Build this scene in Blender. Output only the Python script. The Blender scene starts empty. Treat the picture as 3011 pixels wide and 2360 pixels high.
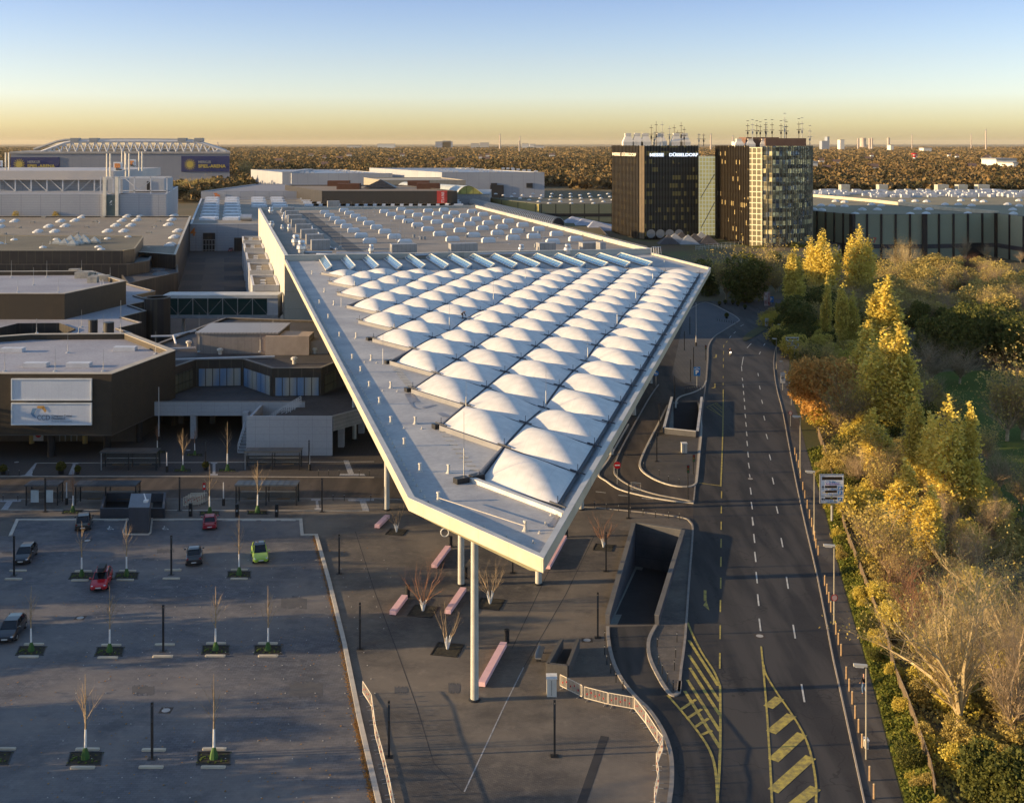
import bpy, bmesh, math, random
import numpy as np
from mathutils import Vector, Matrix
from mathutils.geometry import tessellate_polygon
random.seed(7)
R = math.radians
S = bpy.context.scene
COL = S.collection
# ---------------------------------------------------------------- camera
# photograph 3011x2360; horizon row 421, focal length 3370 px, drone height 46 m
FPX, CX, HY, HC = 3370.0, 1505.5, 421.0, 46.0
cam = bpy.data.cameras.new('camera'); co = bpy.data.objects.new('camera', cam); COL.objects.link(co)
co.location = (0, 0, HC); co.rotation_euler = (R(90), 0, 0)
cam.sensor_width = 36; cam.lens = FPX / 3011 * 36
cam.shift_y = -(1180 - HY) / 3011
cam.clip_start = 1; cam.clip_end = 60000
S.camera = co
# ---------------------------------------------------------------- light
SUN_EL, SUN_AZ = 9.5, 265.5          # azimuth clockwise from +Y: the sun stands to the left, a little behind the camera
w = bpy.data.worlds.new('World'); S.world = w; w.use_nodes = True
nt = w.node_tree; nt.nodes.clear()
sky = nt.nodes.new('ShaderNodeTexSky'); sky.sky_type = 'NISHITA'; sky.sun_disc = False
sky.sun_elevation = R(SUN_EL); sky.sun_rotation = R(SUN_AZ)
sky.altitude = 50; sky.air_density = 1.0; sky.dust_density = 0.6; sky.ozone_density = 2.8
bg = nt.nodes.new('ShaderNodeBackground'); bg.inputs[1].default_value = 0.13
wo = nt.nodes.new('ShaderNodeOutputWorld')
tint = nt.nodes.new('ShaderNodeMix'); tint.data_type = 'RGBA'; tint.blend_type = 'MULTIPLY'; tint.inputs[0].default_value = 1; 
tc = nt.nodes.new('ShaderNodeTexCoord'); sz = nt.nodes.new('ShaderNodeSeparateXYZ'); mr = nt.nodes.new('ShaderNodeMapRange'); mr.inputs[2].default_value = .25; rmp = nt.nodes.new('ShaderNodeValToRGB')   # tint by height above the horizon: dusty yellow low, blue above, raised overhead to lift the fill
for k_, (p_, c_) in enumerate(((0, (.80, .70, .64)), (.06, (.96, .87, .80)), (.16, (1.06, .98, 1.14)), (.28, (.97, .85, 1.0)), (.50, (.76, .68, .88)), (.95, (1.22, 1.06, .98)))):
    e_ = rmp.color_ramp.elements[k_] if k_ < 2 else rmp.color_ramp.elements.new(p_)
    e_.position = p_; e_.color = (*c_, 1)
nt.links.new(tc.outputs['Generated'], sz.inputs[0]); nt.links.new(sz.outputs[2], mr.inputs[0]); nt.links.new(mr.outputs[0], rmp.inputs[0]); nt.links.new(rmp.outputs[0], tint.inputs[7])
nt.links.new(sky.outputs[0], tint.inputs[6]); nt.links.new(tint.outputs[2], bg.inputs[0]); nt.links.new(bg.outputs[0], wo.inputs[0])
sl = bpy.data.lights.new('sun', 'SUN'); sl.energy = 4.6; sl.angle = R(0.5); sl.color = (1.0, 0.70, 0.36)
so = bpy.data.objects.new('sun', sl); COL.objects.link(so)
sd = Vector((math.sin(R(SUN_AZ)) * math.cos(R(SUN_EL)), math.cos(R(SUN_AZ)) * math.cos(R(SUN_EL)), math.sin(R(SUN_EL))))
so.rotation_euler = sd.to_track_quat('Z', 'Y').to_euler(); so.location = (-200, 0, 120)
S.view_settings.view_transform = 'Standard'; S.view_settings.look = 'None'
S.view_settings.exposure = 1.2; S.view_settings.gamma = 1
S.cycles.max_bounces = 5; S.cycles.diffuse_bounces = 2; S.cycles.glossy_bounces = 2
S.cycles.transmission_bounces = 3; S.cycles.volume_bounces = 0; S.cycles.transparent_max_bounces = 16
# ---------------------------------------------------------------- survey: photo rows and columns to points on the ground
CR = {'S': (0, 0, 1), 'D': (0, 0, 3011 / 2179), 'A': (0, 380, 760 / 2163), 'B': (560, 480, 900 / 2179), 'C': (1300, 380, 1000 / 2179),
      'E': (2200, 380, 811 / 2179), 'F': (0, 860, 1100 / 2179), 'G': (0, 1350, 1100 / 2179), 'H': (0, 1850, 1200 / 2179),
      'I': (1000, 1400, 1100 / 1957), 'J': (1700, 860, 800 / 1627), 'K': (1900, 1500, 800 / 1589), 'L': (2200, 650, 811 / 1630),
      'M': (2300, 1400, 711 / 1265), 'N': (900, 740, 700 / 2135), 'Q': (1500, 740, 620 / 2118), 'W': (1150, 1100, 700 / 1993)}
def sp(c, x, y):
    ox, oy, s = CR[c]; return ox + x * s, oy + y * s
def P(c, x, y, h=0.0):
    sx, sy = sp(c, x, y); Z = FPX * (HC - h) / (sy - HY)
    return Vector(((sx - CX) * Z / FPX, Z, h))
def XZ(c, x, Z):                      # X of column x at distance Z
    return (sp(c, x, 0)[0] - CX) * Z / FPX
def HT(c, y, Z):                      # height of row y at distance Z
    return HC - (sp(c, 0, y)[1] - HY) * Z / FPX
# ---------------------------------------------------------------- materials
def newmat(name):
    m = bpy.data.materials.new(name); m.use_nodes = True
    n = m.node_tree.nodes; b = n['Principled BSDF']; return m, m.node_tree, b
def N(t, typ, **kw):
    n = t.nodes.new(typ)
    for k, v in kw.items(): setattr(n, k, v)
    return n
def rgba(c): return (c[0], c[1], c[2], 1)
def math_n(t, op, a, b=None, c=None):
    n = N(t, 'ShaderNodeMath', operation=op)
    for i, v in enumerate((a, b, c)):
        if v is None: continue
        if isinstance(v, (int, float)): n.inputs[i].default_value = v
        else: t.links.new(v, n.inputs[i])
    return n.outputs[0]
def mixc(t, fac, a, b, mode='MIX'):
    n = N(t, 'ShaderNodeMix', data_type='RGBA', blend_type=mode)
    for i, v in ((0, fac), (6, a), (7, b)):
        if isinstance(v, (int, float)): n.inputs[i].default_value = v
        elif isinstance(v, tuple): n.inputs[i].default_value = rgba(v)
        else: t.links.new(v, n.inputs[i])
    return n.outputs[2]
def pos(t, obj=False):
    return N(t, 'ShaderNodeTexCoord').outputs['Object'] if obj else N(t, 'ShaderNodeNewGeometry').outputs['Position']
def noise(t, vec, scale, detail=4, rough=.55, ramp=(.35, .65)):
    n = N(t, 'ShaderNodeTexNoise'); n.inputs['Scale'].default_value = scale; n.inputs['Detail'].default_value = detail
    n.inputs['Roughness'].default_value = rough
    t.links.new(vec, n.inputs['Vector'])
    r = N(t, 'ShaderNodeMapRange'); r.inputs[1].default_value = ramp[0]; r.inputs[2].default_value = ramp[1]
    t.links.new(n.outputs[0], r.inputs[0]); return r.outputs[0]
def line(t, vec, d, period, width, off=0.0):
    v = N(t, 'ShaderNodeVectorMath', operation='DOT_PRODUCT'); v.inputs[1].default_value = d; t.links.new(vec, v.inputs[0])
    f = math_n(t, 'FRACT', math_n(t, 'DIVIDE', math_n(t, 'ADD', v.outputs['Value'], off + 5000.0 * period), period))
    return math_n(t, 'LESS_THAN', f, width / period)
def cell(t, vec, d, period):
    v = N(t, 'ShaderNodeVectorMath', operation='DOT_PRODUCT'); v.inputs[1].default_value = d; t.links.new(vec, v.inputs[0])
    return math_n(t, 'FLOOR', math_n(t, 'DIVIDE', v.outputs['Value'], period))
def bump(t, b, h, strength, dist=.02):
    n = N(t, 'ShaderNodeBump'); n.inputs['Strength'].default_value = strength; n.inputs['Distance'].default_value = dist
    t.links.new(h, n.inputs['Height']); t.links.new(n.outputs[0], b.inputs['Normal'])
def M(name, col, rough=.8, col2=None, scale=.5, metal=0.0, lines=(), linecol=None, fine=.12, obj=False, bmp=0.0, spec=.3):
    """col <-> col2 by a soft noise, a fine grain, thin joint lines: (direction, period, width)"""
    m, t, b = newmat(name); v = pos(t, obj)
    col2 = col2 or tuple(c * .82 for c in col)
    c = mixc(t, noise(t, v, scale), col, col2)
    g = noise(t, v, scale * 9 if scale * 9 > 2 else 2.5, 3, .6, (.2, .8))
    c = mixc(t, fine, c, mixc(t, g, (0, 0, 0), (1, 1, 1)), 'SOFT_LIGHT')
    for ln in lines:
        c = mixc(t, math_n(t, 'MULTIPLY', line(t, v, *ln), .8), c, linecol or tuple(x * .35 for x in col))
    t.links.new(c, b.inputs['Base Color']); b.inputs['Roughness'].default_value = rough; b.inputs['Metallic'].default_value = metal
    b.inputs['Specular IOR Level'].default_value = spec
    if bmp: bump(t, b, g, bmp, .05)
    return m
def pave(name, c1, c2, stain, rot, bw=.4, bh=.2, mortar=.02):
    m, t, b = newmat(name); v = pos(t)
    mp = N(t, 'ShaderNodeMapping'); mp.inputs['Rotation'].default_value = (0, 0, rot); t.links.new(v, mp.inputs[0])
    br = N(t, 'ShaderNodeTexBrick'); t.links.new(mp.outputs[0], br.inputs['Vector'])
    br.inputs['Color1'].default_value = rgba(c1); br.inputs['Color2'].default_value = rgba(c2)
    br.inputs['Mortar'].default_value = rgba(tuple(x * .45 for x in c1)); br.inputs['Scale'].default_value = 1
    br.inputs['Mortar Size'].default_value = mortar; br.inputs['Brick Width'].default_value = bw; br.inputs['Row Height'].default_value = bh
    big = N(t, 'ShaderNodeTexBrick'); t.links.new(mp.outputs[0], big.inputs['Vector'])   # laying fields: groups of stones differ a little
    big.inputs['Color1'].default_value = (1, 1, 1, 1); big.inputs['Color2'].default_value = (.60, .60, .62, 1); big.inputs['Mortar'].default_value = (.8, .8, .8, 1)
    big.inputs['Brick Width'].default_value = bw * 5; big.inputs['Row Height'].default_value = bh * 3; big.inputs['Scale'].default_value = 1; big.inputs['Mortar Size'].default_value = .01
    c = mixc(t, .6, br.outputs[0], big.outputs[0], 'MULTIPLY')
    c = mixc(t, math_n(t, 'MULTIPLY', noise(t, v, .07, 6, .65, (.40, .64)), .85), c, stain)
    c = mixc(t, math_n(t, 'MULTIPLY', noise(t, v, .55, 6, .7, (.55, .75)), .35), c, tuple(x * 1.7 for x in stain))
    c = mixc(t, math_n(t, 'MULTIPLY', noise(t, v, .17, 6, .7, (.54, .68)), .6), c, tuple(x * .4 for x in c1))
    t.links.new(c, b.inputs['Base Color']); b.inputs['Roughness'].default_value = .72; b.inputs['Specular IOR Level'].default_value = .35
    return m
def asphalt(name, c1, c2):
    m, t, b = newmat(name); v = pos(t)
    mp = N(t, 'ShaderNodeMapping'); mp.inputs['Scale'].default_value = (1, .12, 1); t.links.new(v, mp.inputs[0])
    c = mixc(t, noise(t, mp.outputs[0], .5, 4, .5, (.42, .58)), tuple(x * .8 for x in c1), tuple(x * 1.12 for x in c2))        # lengthwise wheel tracks
    c = mixc(t, math_n(t, 'MULTIPLY', noise(t, v, .05, 4, .6, (.45, .65)), .5), c, tuple(x * 1.25 for x in c2))
    c = mixc(t, math_n(t, 'MULTIPLY', noise(t, v, 6, 3, .8, (.4, .8)), .3), c, tuple(x * 1.6 for x in c2))
    vo = N(t, 'ShaderNodeTexVoronoi', feature='DISTANCE_TO_EDGE'); vo.inputs['Scale'].default_value = .11
    wn = N(t, 'ShaderNodeTexNoise'); wn.inputs['Scale'].default_value = .6; t.links.new(v, wn.inputs[0])
    va = N(t, 'ShaderNodeVectorMath', operation='MULTIPLY_ADD'); t.links.new(wn.outputs[1], va.inputs[0]); va.inputs[1].default_value = (3, 3, 3); t.links.new(v, va.inputs[2])
    t.links.new(va.outputs[0], vo.inputs['Vector'])
    crack = math_n(t, 'MULTIPLY', math_n(t, 'LESS_THAN', vo.outputs[0], .006), .45)
    c = mixc(t, crack, c, tuple(x * .35 for x in c1))
    t.links.new(c, b.inputs['Base Color']); b.inputs['Roughness'].default_value = .75; b.inputs['Specular IOR Level'].default_value = .3
    return m
def leafmat(name, c1, c2, c3, sc=.25):
    """foliage: every leaf cluster (mesh island) its own tint, broad patches over the crown"""
    m, t, b = newmat(name); g = N(t, 'ShaderNodeNewGeometry')
    rp = N(t, 'ShaderNodeValToRGB'); e = rp.color_ramp.elements
    e[0].color = rgba(c1); e[1].color = rgba(c3); x = e.new(.5); x.color = rgba(c2)
    t.links.new(g.outputs['Random Per Island'], rp.inputs[0])
    v = pos(t, False)
    c = mixc(t, math_n(t, 'MULTIPLY', noise(t, v, sc, 3), .6), rp.outputs[0], c2)
    b.inputs['Roughness'].default_value = .75; b.inputs['Specular IOR Level'].default_value = .2
    t.links.new(c, b.inputs['Base Color'])
    tr = N(t, 'ShaderNodeBsdfTranslucent'); t.links.new(c, tr.inputs[0])
    mx = N(t, 'ShaderNodeMixShader'); mx.inputs[0].default_value = .4
    t.links.new(b.outputs[0], mx.inputs[1]); t.links.new(tr.outputs[0], mx.inputs[2])
    t.links.new(mx.outputs[0], t.nodes['Material Output'].inputs[0])
    return m
def emis(name, col, st):
    m, t, b = newmat(name); b.inputs['Base Color'].default_value = rgba(col)
    b.inputs['Emission Color'].default_value = rgba(col); b.inputs['Emission Strength'].default_value = st; return m
def glass(name, col, rough=.08, alpha=1.0):
    m, t, b = newmat(name); b.inputs['Base Color'].default_value = rgba(col); b.inputs['Roughness'].default_value = rough
    b.inputs['Specular IOR Level'].default_value = .8; b.inputs['Metallic'].default_value = .3; b.inputs['Alpha'].default_value = alpha; return m
ZV, UV, VV = (0, 0, 1), (-.25, .968, 0), (.968, .25, 0)
XV = (1, 0, 0)
m_white = M('white paint', (.72, .72, .70), .5, obj=True, scale=2)
m_whitem = M('white metal', (.54, .54, .55), .45, obj=True, scale=.7)
m_dark = M('dark metal', (.022, .023, .026), .45, obj=True, scale=2)
m_black = M('black rubber', (.012, .012, .013), .8, obj=True)
m_steel = M('galvanised steel', (.42, .43, .44), .4, metal=.6, obj=True, scale=2)
m_grey = M('grey metal', (.28, .29, .30), .5, obj=True, scale=1)
m_conc = M('light concrete', (.42, .41, .39), .85, scale=1.2)
m_kerb = M('kerb stone', (.50, .46, .40), .85, scale=1.5)
m_dash = M('road paint white', (.62, .62, .58), .7, (.40, .40, .38), 1.2)
m_yel = M('road paint yellow', (.50, .40, .09), .8, (.24, .20, .08), 2.2, fine=.4)
m_tact = M('pale paving slabs', (.36, .36, .37), .8, scale=1.5, lines=((XV, .4, .03), ((0, 1, 0), .4, .03)))
m_pink = M('pink concrete', (.80, .50, .50), .6, (.74, .45, .46), 1.5)
m_soil = M('dark soil', (.022, .019, .015), .95, (.05, .045, .03), 3, obj=True)
m_bark = M('bark', (.16, .12, .08), .9, (.26, .21, .14), 3, obj=True)
m_twig = M('bare twigs', (.42, .32, .20), .85, (.20, .14, .08), 2, obj=True)
m_twigr = M('reddish twigs', (.30, .14, .08), .85, (.20, .12, .07), 2, obj=True)
m_limew = M('lime washed bark', (.74, .74, .72), .8, obj=True, scale=3)
m_glassd = glass('dark glass', (.02, .025, .03), .06)
m_red = M('red paint', (.42, .012, .02), .3, obj=True, fine=0, col2=(.42, .012, .02))
m_blue = M('blue sign', (.02, .16, .45), .4, obj=True, fine=0, col2=(.02, .16, .45))
# ---------------------------------------------------------------- meshes and objects
LOC = {}
class MB:
    def __init__(s): s.v = []; s.f = []; s.mi = []; s.cur = 0
    def quad(s, *p):
        n = len(s.v); s.v += [tuple(q) for q in p]; s.f.append(tuple(range(n, n + len(p)))); s.mi.append(s.cur); return s
    def ring(s, a, b):            # side faces between two equal loops
        n = len(a); k = len(s.v); s.v += [tuple(q) for q in a] + [tuple(q) for q in b]
        for i in range(n):
            j = (i + 1) % n; s.f.append((k + i, k + j, k + n + j, k + n + i)); s.mi.append(s.cur)
        return k
    def prism(s, poly, z0, z1, bottom=True, top=True):
        a = [(p[0], p[1], z0) for p in poly]; b = [(p[0], p[1], z1) for p in poly]
        ar = sum(poly[i][0] * poly[(i + 1) % len(poly)][1] - poly[(i + 1) % len(poly)][0] * poly[i][1] for i in range(len(poly)))
        if ar < 0: a.reverse(); b.reverse()
        k = s.ring(a, b); n = len(a)
        if top: s.f.append(tuple(range(k + n, k + 2 * n))); s.mi.append(s.cur)
        if bottom: s.f.append(tuple(range(k + n - 1, k - 1, -1))); s.mi.append(s.cur)
        return s
    def box(s, x0, x1, y0, y1, z0, z1): return s.prism([(x0, y0), (x1, y0), (x1, y1), (x0, y1)], z0, z1)
    def obox(s, p0, p1, w, z0, z1, side=0.0):   # box along p0-p1, width w, shifted sideways
        d = Vector((p1[0] - p0[0], p1[1] - p0[1])); d.normalize(); n = Vector((-d.y, d.x))
        a = n * (side - w / 2); b = n * (side + w / 2)
        return s.prism([(p0[0] + a.x, p0[1] + a.y), (p1[0] + a.x, p1[1] + a.y), (p1[0] + b.x, p1[1] + b.y), (p0[0] + b.x, p0[1] + b.y)], z0, z1)
    def tube(s, p0, p1, r0, r1=None, n=6, cap=True):
        p0 = Vector(p0); p1 = Vector(p1); r1 = r0 if r1 is None else r1; d = (p1 - p0)
        if d.length < 1e-6: return s
        d.normalize(); u = d.orthogonal().normalized(); v = d.cross(u)
        c = [(math.cos(2 * math.pi * i / n), math.sin(2 * math.pi * i / n)) for i in range(n)]
        k = s.ring([p0 + (u * a + v * b) * r0 for a, b in c], [p1 + (u * a + v * b) * r1 for a, b in c])
        if cap: s.f.append(tuple(range(k + n, k + 2 * n))); s.f.append(tuple(range(k + n - 1, k - 1, -1))); s.mi += [s.cur] * 2
        return s
    def path(s, pts, r, n=6):
        for a, b in zip(pts[:-1], pts[1:]): s.tube(a, b, r, r, n)
        return s
    def strip(s, pts, w, z0, z1, side=0.0):     # mitred band with thickness along a polyline
        a, b = offs(pts, side - w / 2), offs(pts, side + w / 2)
        for i in range(len(pts) - 1): s.prism([a[i], a[i + 1], b[i + 1], b[i]], z0, z1)
        return s
    def ball(s, c, r, sz=1.0, n=8, m=5):
        rows = []
        for j in range(1, m):
            t = math.pi * j / m
            rows.append([(c[0] + r * math.sin(t) * math.cos(2 * math.pi * i / n), c[1] + r * math.sin(t) * math.sin(2 * math.pi * i / n), c[2] - r * sz * math.cos(t)) for i in range(n)])
        for j in range(len(rows) - 1): s.ring(rows[j], rows[j + 1])
        k = len(s.v); s.v += rows[0] + rows[-1]
        s.f.append(tuple(range(k + n - 1, k - 1, -1))); s.f.append(tuple(range(k + n, k + 2 * n))); s.mi += [s.cur] * 2
        return s
    def lathe(s, c, prof, n=16):
        rings = [[(c[0] + r * math.cos(2 * math.pi * i / n), c[1] + r * math.sin(2 * math.pi * i / n), c[2] + z) for i in range(n)] for r, z in prof]
        for a, b in zip(rings[:-1], rings[1:]): s.ring(a, b)
        k = len(s.v); s.v += rings[0] + rings[-1]
        s.f.append(tuple(range(k + n - 1, k - 1, -1))); s.f.append(tuple(range(k + n, k + 2 * n))); s.mi += [s.cur] * 2
        return s
    def hpoly(s, outer, z, holes=()):           # flat sheet with holes
        loops = [[Vector((p[0], p[1], 0)) for p in outer]] + [[Vector((p[0], p[1], 0)) for p in h] for h in holes]
        flat = [q for l in loops for q in l]; k = len(s.v)
        s.v += [(q.x, q.y, z) for q in flat]
        for tri in tessellate_polygon(loops):
            a, b, c = [flat[i] for i in tri]
            if (b - a).cross(c - a).z < 0: tri = (tri[0], tri[2], tri[1])
            s.f.append(tuple(k + i for i in tri)); s.mi.append(s.cur)
        return s
    def build(s, name, mat, parent=None, smooth=False, loc=None, **tags):
        base = Vector(LOC.get(parent.name, (0, 0, 0))) if parent else Vector(loc) if loc is not None else None
        if base is None:
            a = np.array(s.v); base = Vector(((a[:, 0].min() + a[:, 0].max()) / 2, (a[:, 1].min() + a[:, 1].max()) / 2, a[:, 2].min()))
        me = bpy.data.meshes.new(name)
        me.from_pydata([(x - base.x, y - base.y, z - base.z) for x, y, z in s.v], [], s.f)
        for mm in (mat if isinstance(mat, (list, tuple)) else [mat]): me.materials.append(mm)
        if isinstance(mat, (list, tuple)): me.polygons.foreach_set('material_index', s.mi)
        if smooth: me.polygons.foreach_set('use_smooth', [True] * len(me.polygons))
        o = bpy.data.objects.new(name, me); COL.objects.link(o)
        if parent: o.parent = parent
        else: o.location = base
        LOC[o.name] = tuple(base)
        for k, v in tags.items():
            if v: o[k] = v
        return o
def offs(pts, d):
    out = []
    for i, p in enumerate(pts):
        p = Vector(p[:2]); a = Vector(pts[max(i - 1, 0)][:2]); b = Vector(pts[min(i + 1, len(pts) - 1)][:2])
        d1 = (p - a) if i else (b - p); d2 = (b - p) if i < len(pts) - 1 else d1
        d1.normalize(); d2.normalize(); n1 = Vector((-d1.y, d1.x)); n2 = Vector((-d2.y, d2.x)); n = n1 + n2
        if n.length < .2: n = n1
        n.normalize(); k = max(.5, n.dot(n1)); q = p + n * (d / k); out.append((q.x, q.y))
    return out
def smooth_pts(pts, k=6):
    """Catmull-Rom through the points"""
    out = []; q = [Vector(p[:2]) for p in pts]; n = len(q)
    for i in range(n - 1):
        p0, p1, p2, p3 = q[max(i - 1, 0)], q[i], q[i + 1], q[min(i + 2, n - 1)]
        for j in range(k):
            t = j / k
            out.append(.5 * ((2 * p1) + (-p0 + p2) * t + (2 * p0 - 5 * p1 + 4 * p2 - p3) * t * t + (-p0 + 3 * p1 - 3 * p2 + p3) * t ** 3))
    out.append(q[-1]); return out
def thing(name, label, cat, loc=(0, 0, 0), group=None):
    o = bpy.data.objects.new(name, None); COL.objects.link(o); o.location = loc; o.empty_display_size = .5
    o['label'] = label; o['category'] = cat
    if group: o['group'] = group
    LOC[o.name] = tuple(loc); return o
def tag(o, label, cat, group=None):
    o['label'] = label; o['category'] = cat
    if group: o['group'] = group
    return o
def kids(o): return [c for c in COL.objects if c.parent == o]
KIDS = {}
def copy_thing(src_o, loc, rz=0.0, label=None, scale=1.0, group=None):
    """copy of a thing with copies of its parts and sub-parts"""
    if src_o.name not in KIDS:
        KIDS[src_o.name] = [(c, kids(c)) for c in kids(src_o)]
    r = src_o.copy(); COL.objects.link(r); r.location = loc; r.rotation_euler = (0, 0, rz)
    r.scale = (scale,) * 3 if isinstance(scale, (int, float)) else scale
    for c, gs in KIDS[src_o.name]:
        d = c.copy(); COL.objects.link(d); d.parent = r
        for g in gs:
            e = g.copy(); COL.objects.link(e); e.parent = d
    if label: r['label'] = label
    if group: r['group'] = group
    LOC[r.name] = tuple(loc); return r
def place(proto, used, loc, rz=0.0, label=None, scale=1.0, group=None):
    """first use moves the prototype itself, later ones copy it"""
    if proto.name in used: return copy_thing(proto, loc, rz, label, scale, group)
    used.add(proto.name)
    if proto.name not in KIDS: KIDS[proto.name] = [(c, kids(c)) for c in kids(proto)]
    proto.location = loc; proto.rotation_euler = (0, 0, rz); proto.scale = (scale,) * 3 if isinstance(scale, (int, float)) else scale
    if label: proto['label'] = label
    if group: proto['group'] = group
    return proto
USED = set()
def structure(o): o['kind'] = 'structure'; return o
def text(txt, org, xdir, size, mat, parent, name='lettering', ydir=(0, 0, 1), depth=.03, bold=0.0, align='LEFT', wide=1.0, fit=None):
    cu = bpy.data.curves.new('t', 'FONT'); cu.body = txt; cu.size = size; cu.extrude = depth / 2; cu.offset = bold; cu.align_x = align
    to = bpy.data.objects.new('t', cu); COL.objects.link(to); bpy.context.view_layer.update()
    me = bpy.data.meshes.new_from_object(to.evaluated_get(bpy.context.evaluated_depsgraph_get()))
    bpy.data.objects.remove(to); bpy.data.curves.remove(cu)
    if fit: xs = [v.co.x for v in me.vertices]; wide = fit / (max(xs) - min(xs))
    x = Vector(xdir).normalized(); y = Vector(ydir).normalized(); z = x.cross(y)
    base = Vector(LOC[parent.name]) if parent else Vector((0, 0, 0))
    mt = Matrix(((x.x * wide, y.x, z.x, org[0] - base.x), (x.y * wide, y.y, z.y, org[1] - base.y), (x.z * wide, y.z, z.z, org[2] - base.z), (0, 0, 0, 1)))
    me.transform(mt); me.materials.clear(); me.materials.append(mat); me.name = name
    o = bpy.data.objects.new(name, me); COL.objects.link(o)
    if parent: o.parent = parent
    LOC[o.name] = tuple(base); return o
def block(name, label, poly, h, wall, roof, z0=0.0, par=.6, cop=None, pw=.5, holes=(), group=None, cat='building'):
    """building > wall, roof, coping: flat roof sunk behind a parapet"""
    c = sum((Vector(p[:2]) for p in poly), Vector((0, 0))) / len(poly)
    t = thing(name, label, cat, (c.x, c.y, z0), group)
    if sum(poly[i][0] * poly[(i + 1) % len(poly)][1] - poly[(i + 1) % len(poly)][0] * poly[i][1] for i in range(len(poly))) < 0: poly = poly[::-1]
    cl = list(poly) + [poly[0], poly[1]]
    o = [Vector(p[:2]) for p in poly]
    inn = offs([poly[-1]] + cl, pw)[1:len(poly) + 1]
    b = MB()
    b.ring([(p.x, p.y, z0) for p in o], [(p.x, p.y, h) for p in o])
    b.ring([(p[0], p[1], h) for p in inn], [(p[0], p[1], h - par) for p in inn])
    for hl in holes:
        if sum(hl[i][0] * hl[(i + 1) % len(hl)][1] - hl[(i + 1) % len(hl)][0] * hl[i][1] for i in range(len(hl))) > 0: hl = hl[::-1]
        b.ring([(p[0], p[1], z0) for p in hl], [(p[0], p[1], h - par + .3) for p in hl])
    b.build('wall', wall, t)
    MB().hpoly(inn, h - par, holes).build('roof', roof, t)
    ex = offs([poly[-1]] + cl, -.06)[1:len(poly) + 1]; inx = offs([poly[-1]] + cl, pw + .05)[1:len(poly) + 1]
    k = MB(); n = len(poly)
    for i in range(n):
        j = (i + 1) % n; k.prism([ex[i], ex[j], inx[j], inx[i]], h, h + .08)
    k.build('coping', cop or m_kerb, t)
    return t
# ================================================================ SETTING: ground, roads, paving
m_land = M('winter land', (.085, .072, .034), .95, (.12, .09, .048), .02, fine=.3)
m_asph = asphalt('road asphalt', (.028, .027, .028), (.050, .046, .043))
m_bus = asphalt('bus lane asphalt', (.050, .041, .034), (.072, .058, .047))
m_plaza = pave('plaza stones', (.125, .112, .100), (.080, .074, .072), (.195, .165, .132), R(8), .3, .15)
m_park = pave('parking stones', (.130, .133, .148), (.082, .086, .102), (.185, .168, .155), R(1), .5, .25)
m_walk = asphalt('pavement asphalt', (.055, .048, .043), (.085, .075, .065))
ramp1 = [P('I', 1545, 285), P('I', 1785, 322), P('I', 1646, 776), P('I', 1410, 776)]
ramp2 = [P('J', 566, 655), P('J', 733, 655), P('J', 707, 862), P('J', 520, 842)]
stair = [P('I', 1160, 905), P('I', 1245, 905), P('I', 1190, 1050), P('I', 1085, 1040)]
HOLES = [ramp1, ramp2, stair]
far = 42000
structure(MB().hpoly([(-far, -300), (far, -300), (far, far), (-far, far)], 0, HOLES).build('ground', m_land))
# main road: right kerb line, near to far
rk = [P('K', 1300, 1830), P('K', 1275, 1708), P('K', 1135, 1060), P('K', 1085, 830), P('K', 1000, 390), P('K', 910, 0), P('J', 1270, 965), P('J', 1225, 720), P('J', 1185, 560), P('J', 1170, 420), P('J', 1185, 320), P('J', 1230, 240), P('J', 1330, 170), P('J', 1500, 110)]
rk = smooth_pts(rk, 4)
lk = [P('I', 1712, 1850), P('I', 1722, 1708), P('I', 1735, 1600), P('I', 1730, 1460), P('I', 1690, 1340), P('I', 1620, 1230), P('I', 1540, 1150), P('I', 1470, 1060), P('I', 1425, 960), P('I', 1404, 860), P('I', 1400, 790)]
lk = smooth_pts(lk, 4)
isl = [P('I', 1652, 782), P('I', 1615, 860), P('I', 1620, 950), P('I', 1665, 1050), P('I', 1715, 1128), P('I', 1745, 1148), P('I', 1772, 1132), P('I', 1785, 1000), P('I', 1805, 850), P('I', 1825, 560), P('I', 1838, 400), P('I', 1845, 275), P('I', 1830, 240), P('I', 1790, 218), P('I', 1600, 192), P('I', 1330, 165)]
isl_s = smooth_pts(isl[:7], 4)[:-1] + smooth_pts(isl[6:11], 2)[:-1] + smooth_pts(isl[10:], 4)
busS = [P('F', 2179, 1200), P('F', 0, 1207), P('F', -1500, 1207)]
plz = lk[::-1][::-1]
outer = [tuple(p[:2]) for p in lk] + [tuple(p[:2]) for p in isl_s] + [tuple(p[:2]) for p in busS] + [(-170, 60)]
structure(MB().hpoly([(-170, 60)] + [tuple(p[:2]) for p in lk] + [tuple(p[:2]) for p in isl_s] + [tuple(p[:2]) for p in busS], .024, [stair, ramp1]).build('plaza', m_plaza))
# everything asphalt between plaza and right kerb (roads lie lower than the paving)
aw = [(-150, 40), (30, 40)] + [tuple(p[:2]) for p in rk] + [(190, 330), (110, 345), (40, 330), (20, 240), (-5, 175), (-170, 170)]
structure(MB().hpoly(aw, .010, [ramp1, ramp2]).build('main_road', m_asph))
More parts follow.
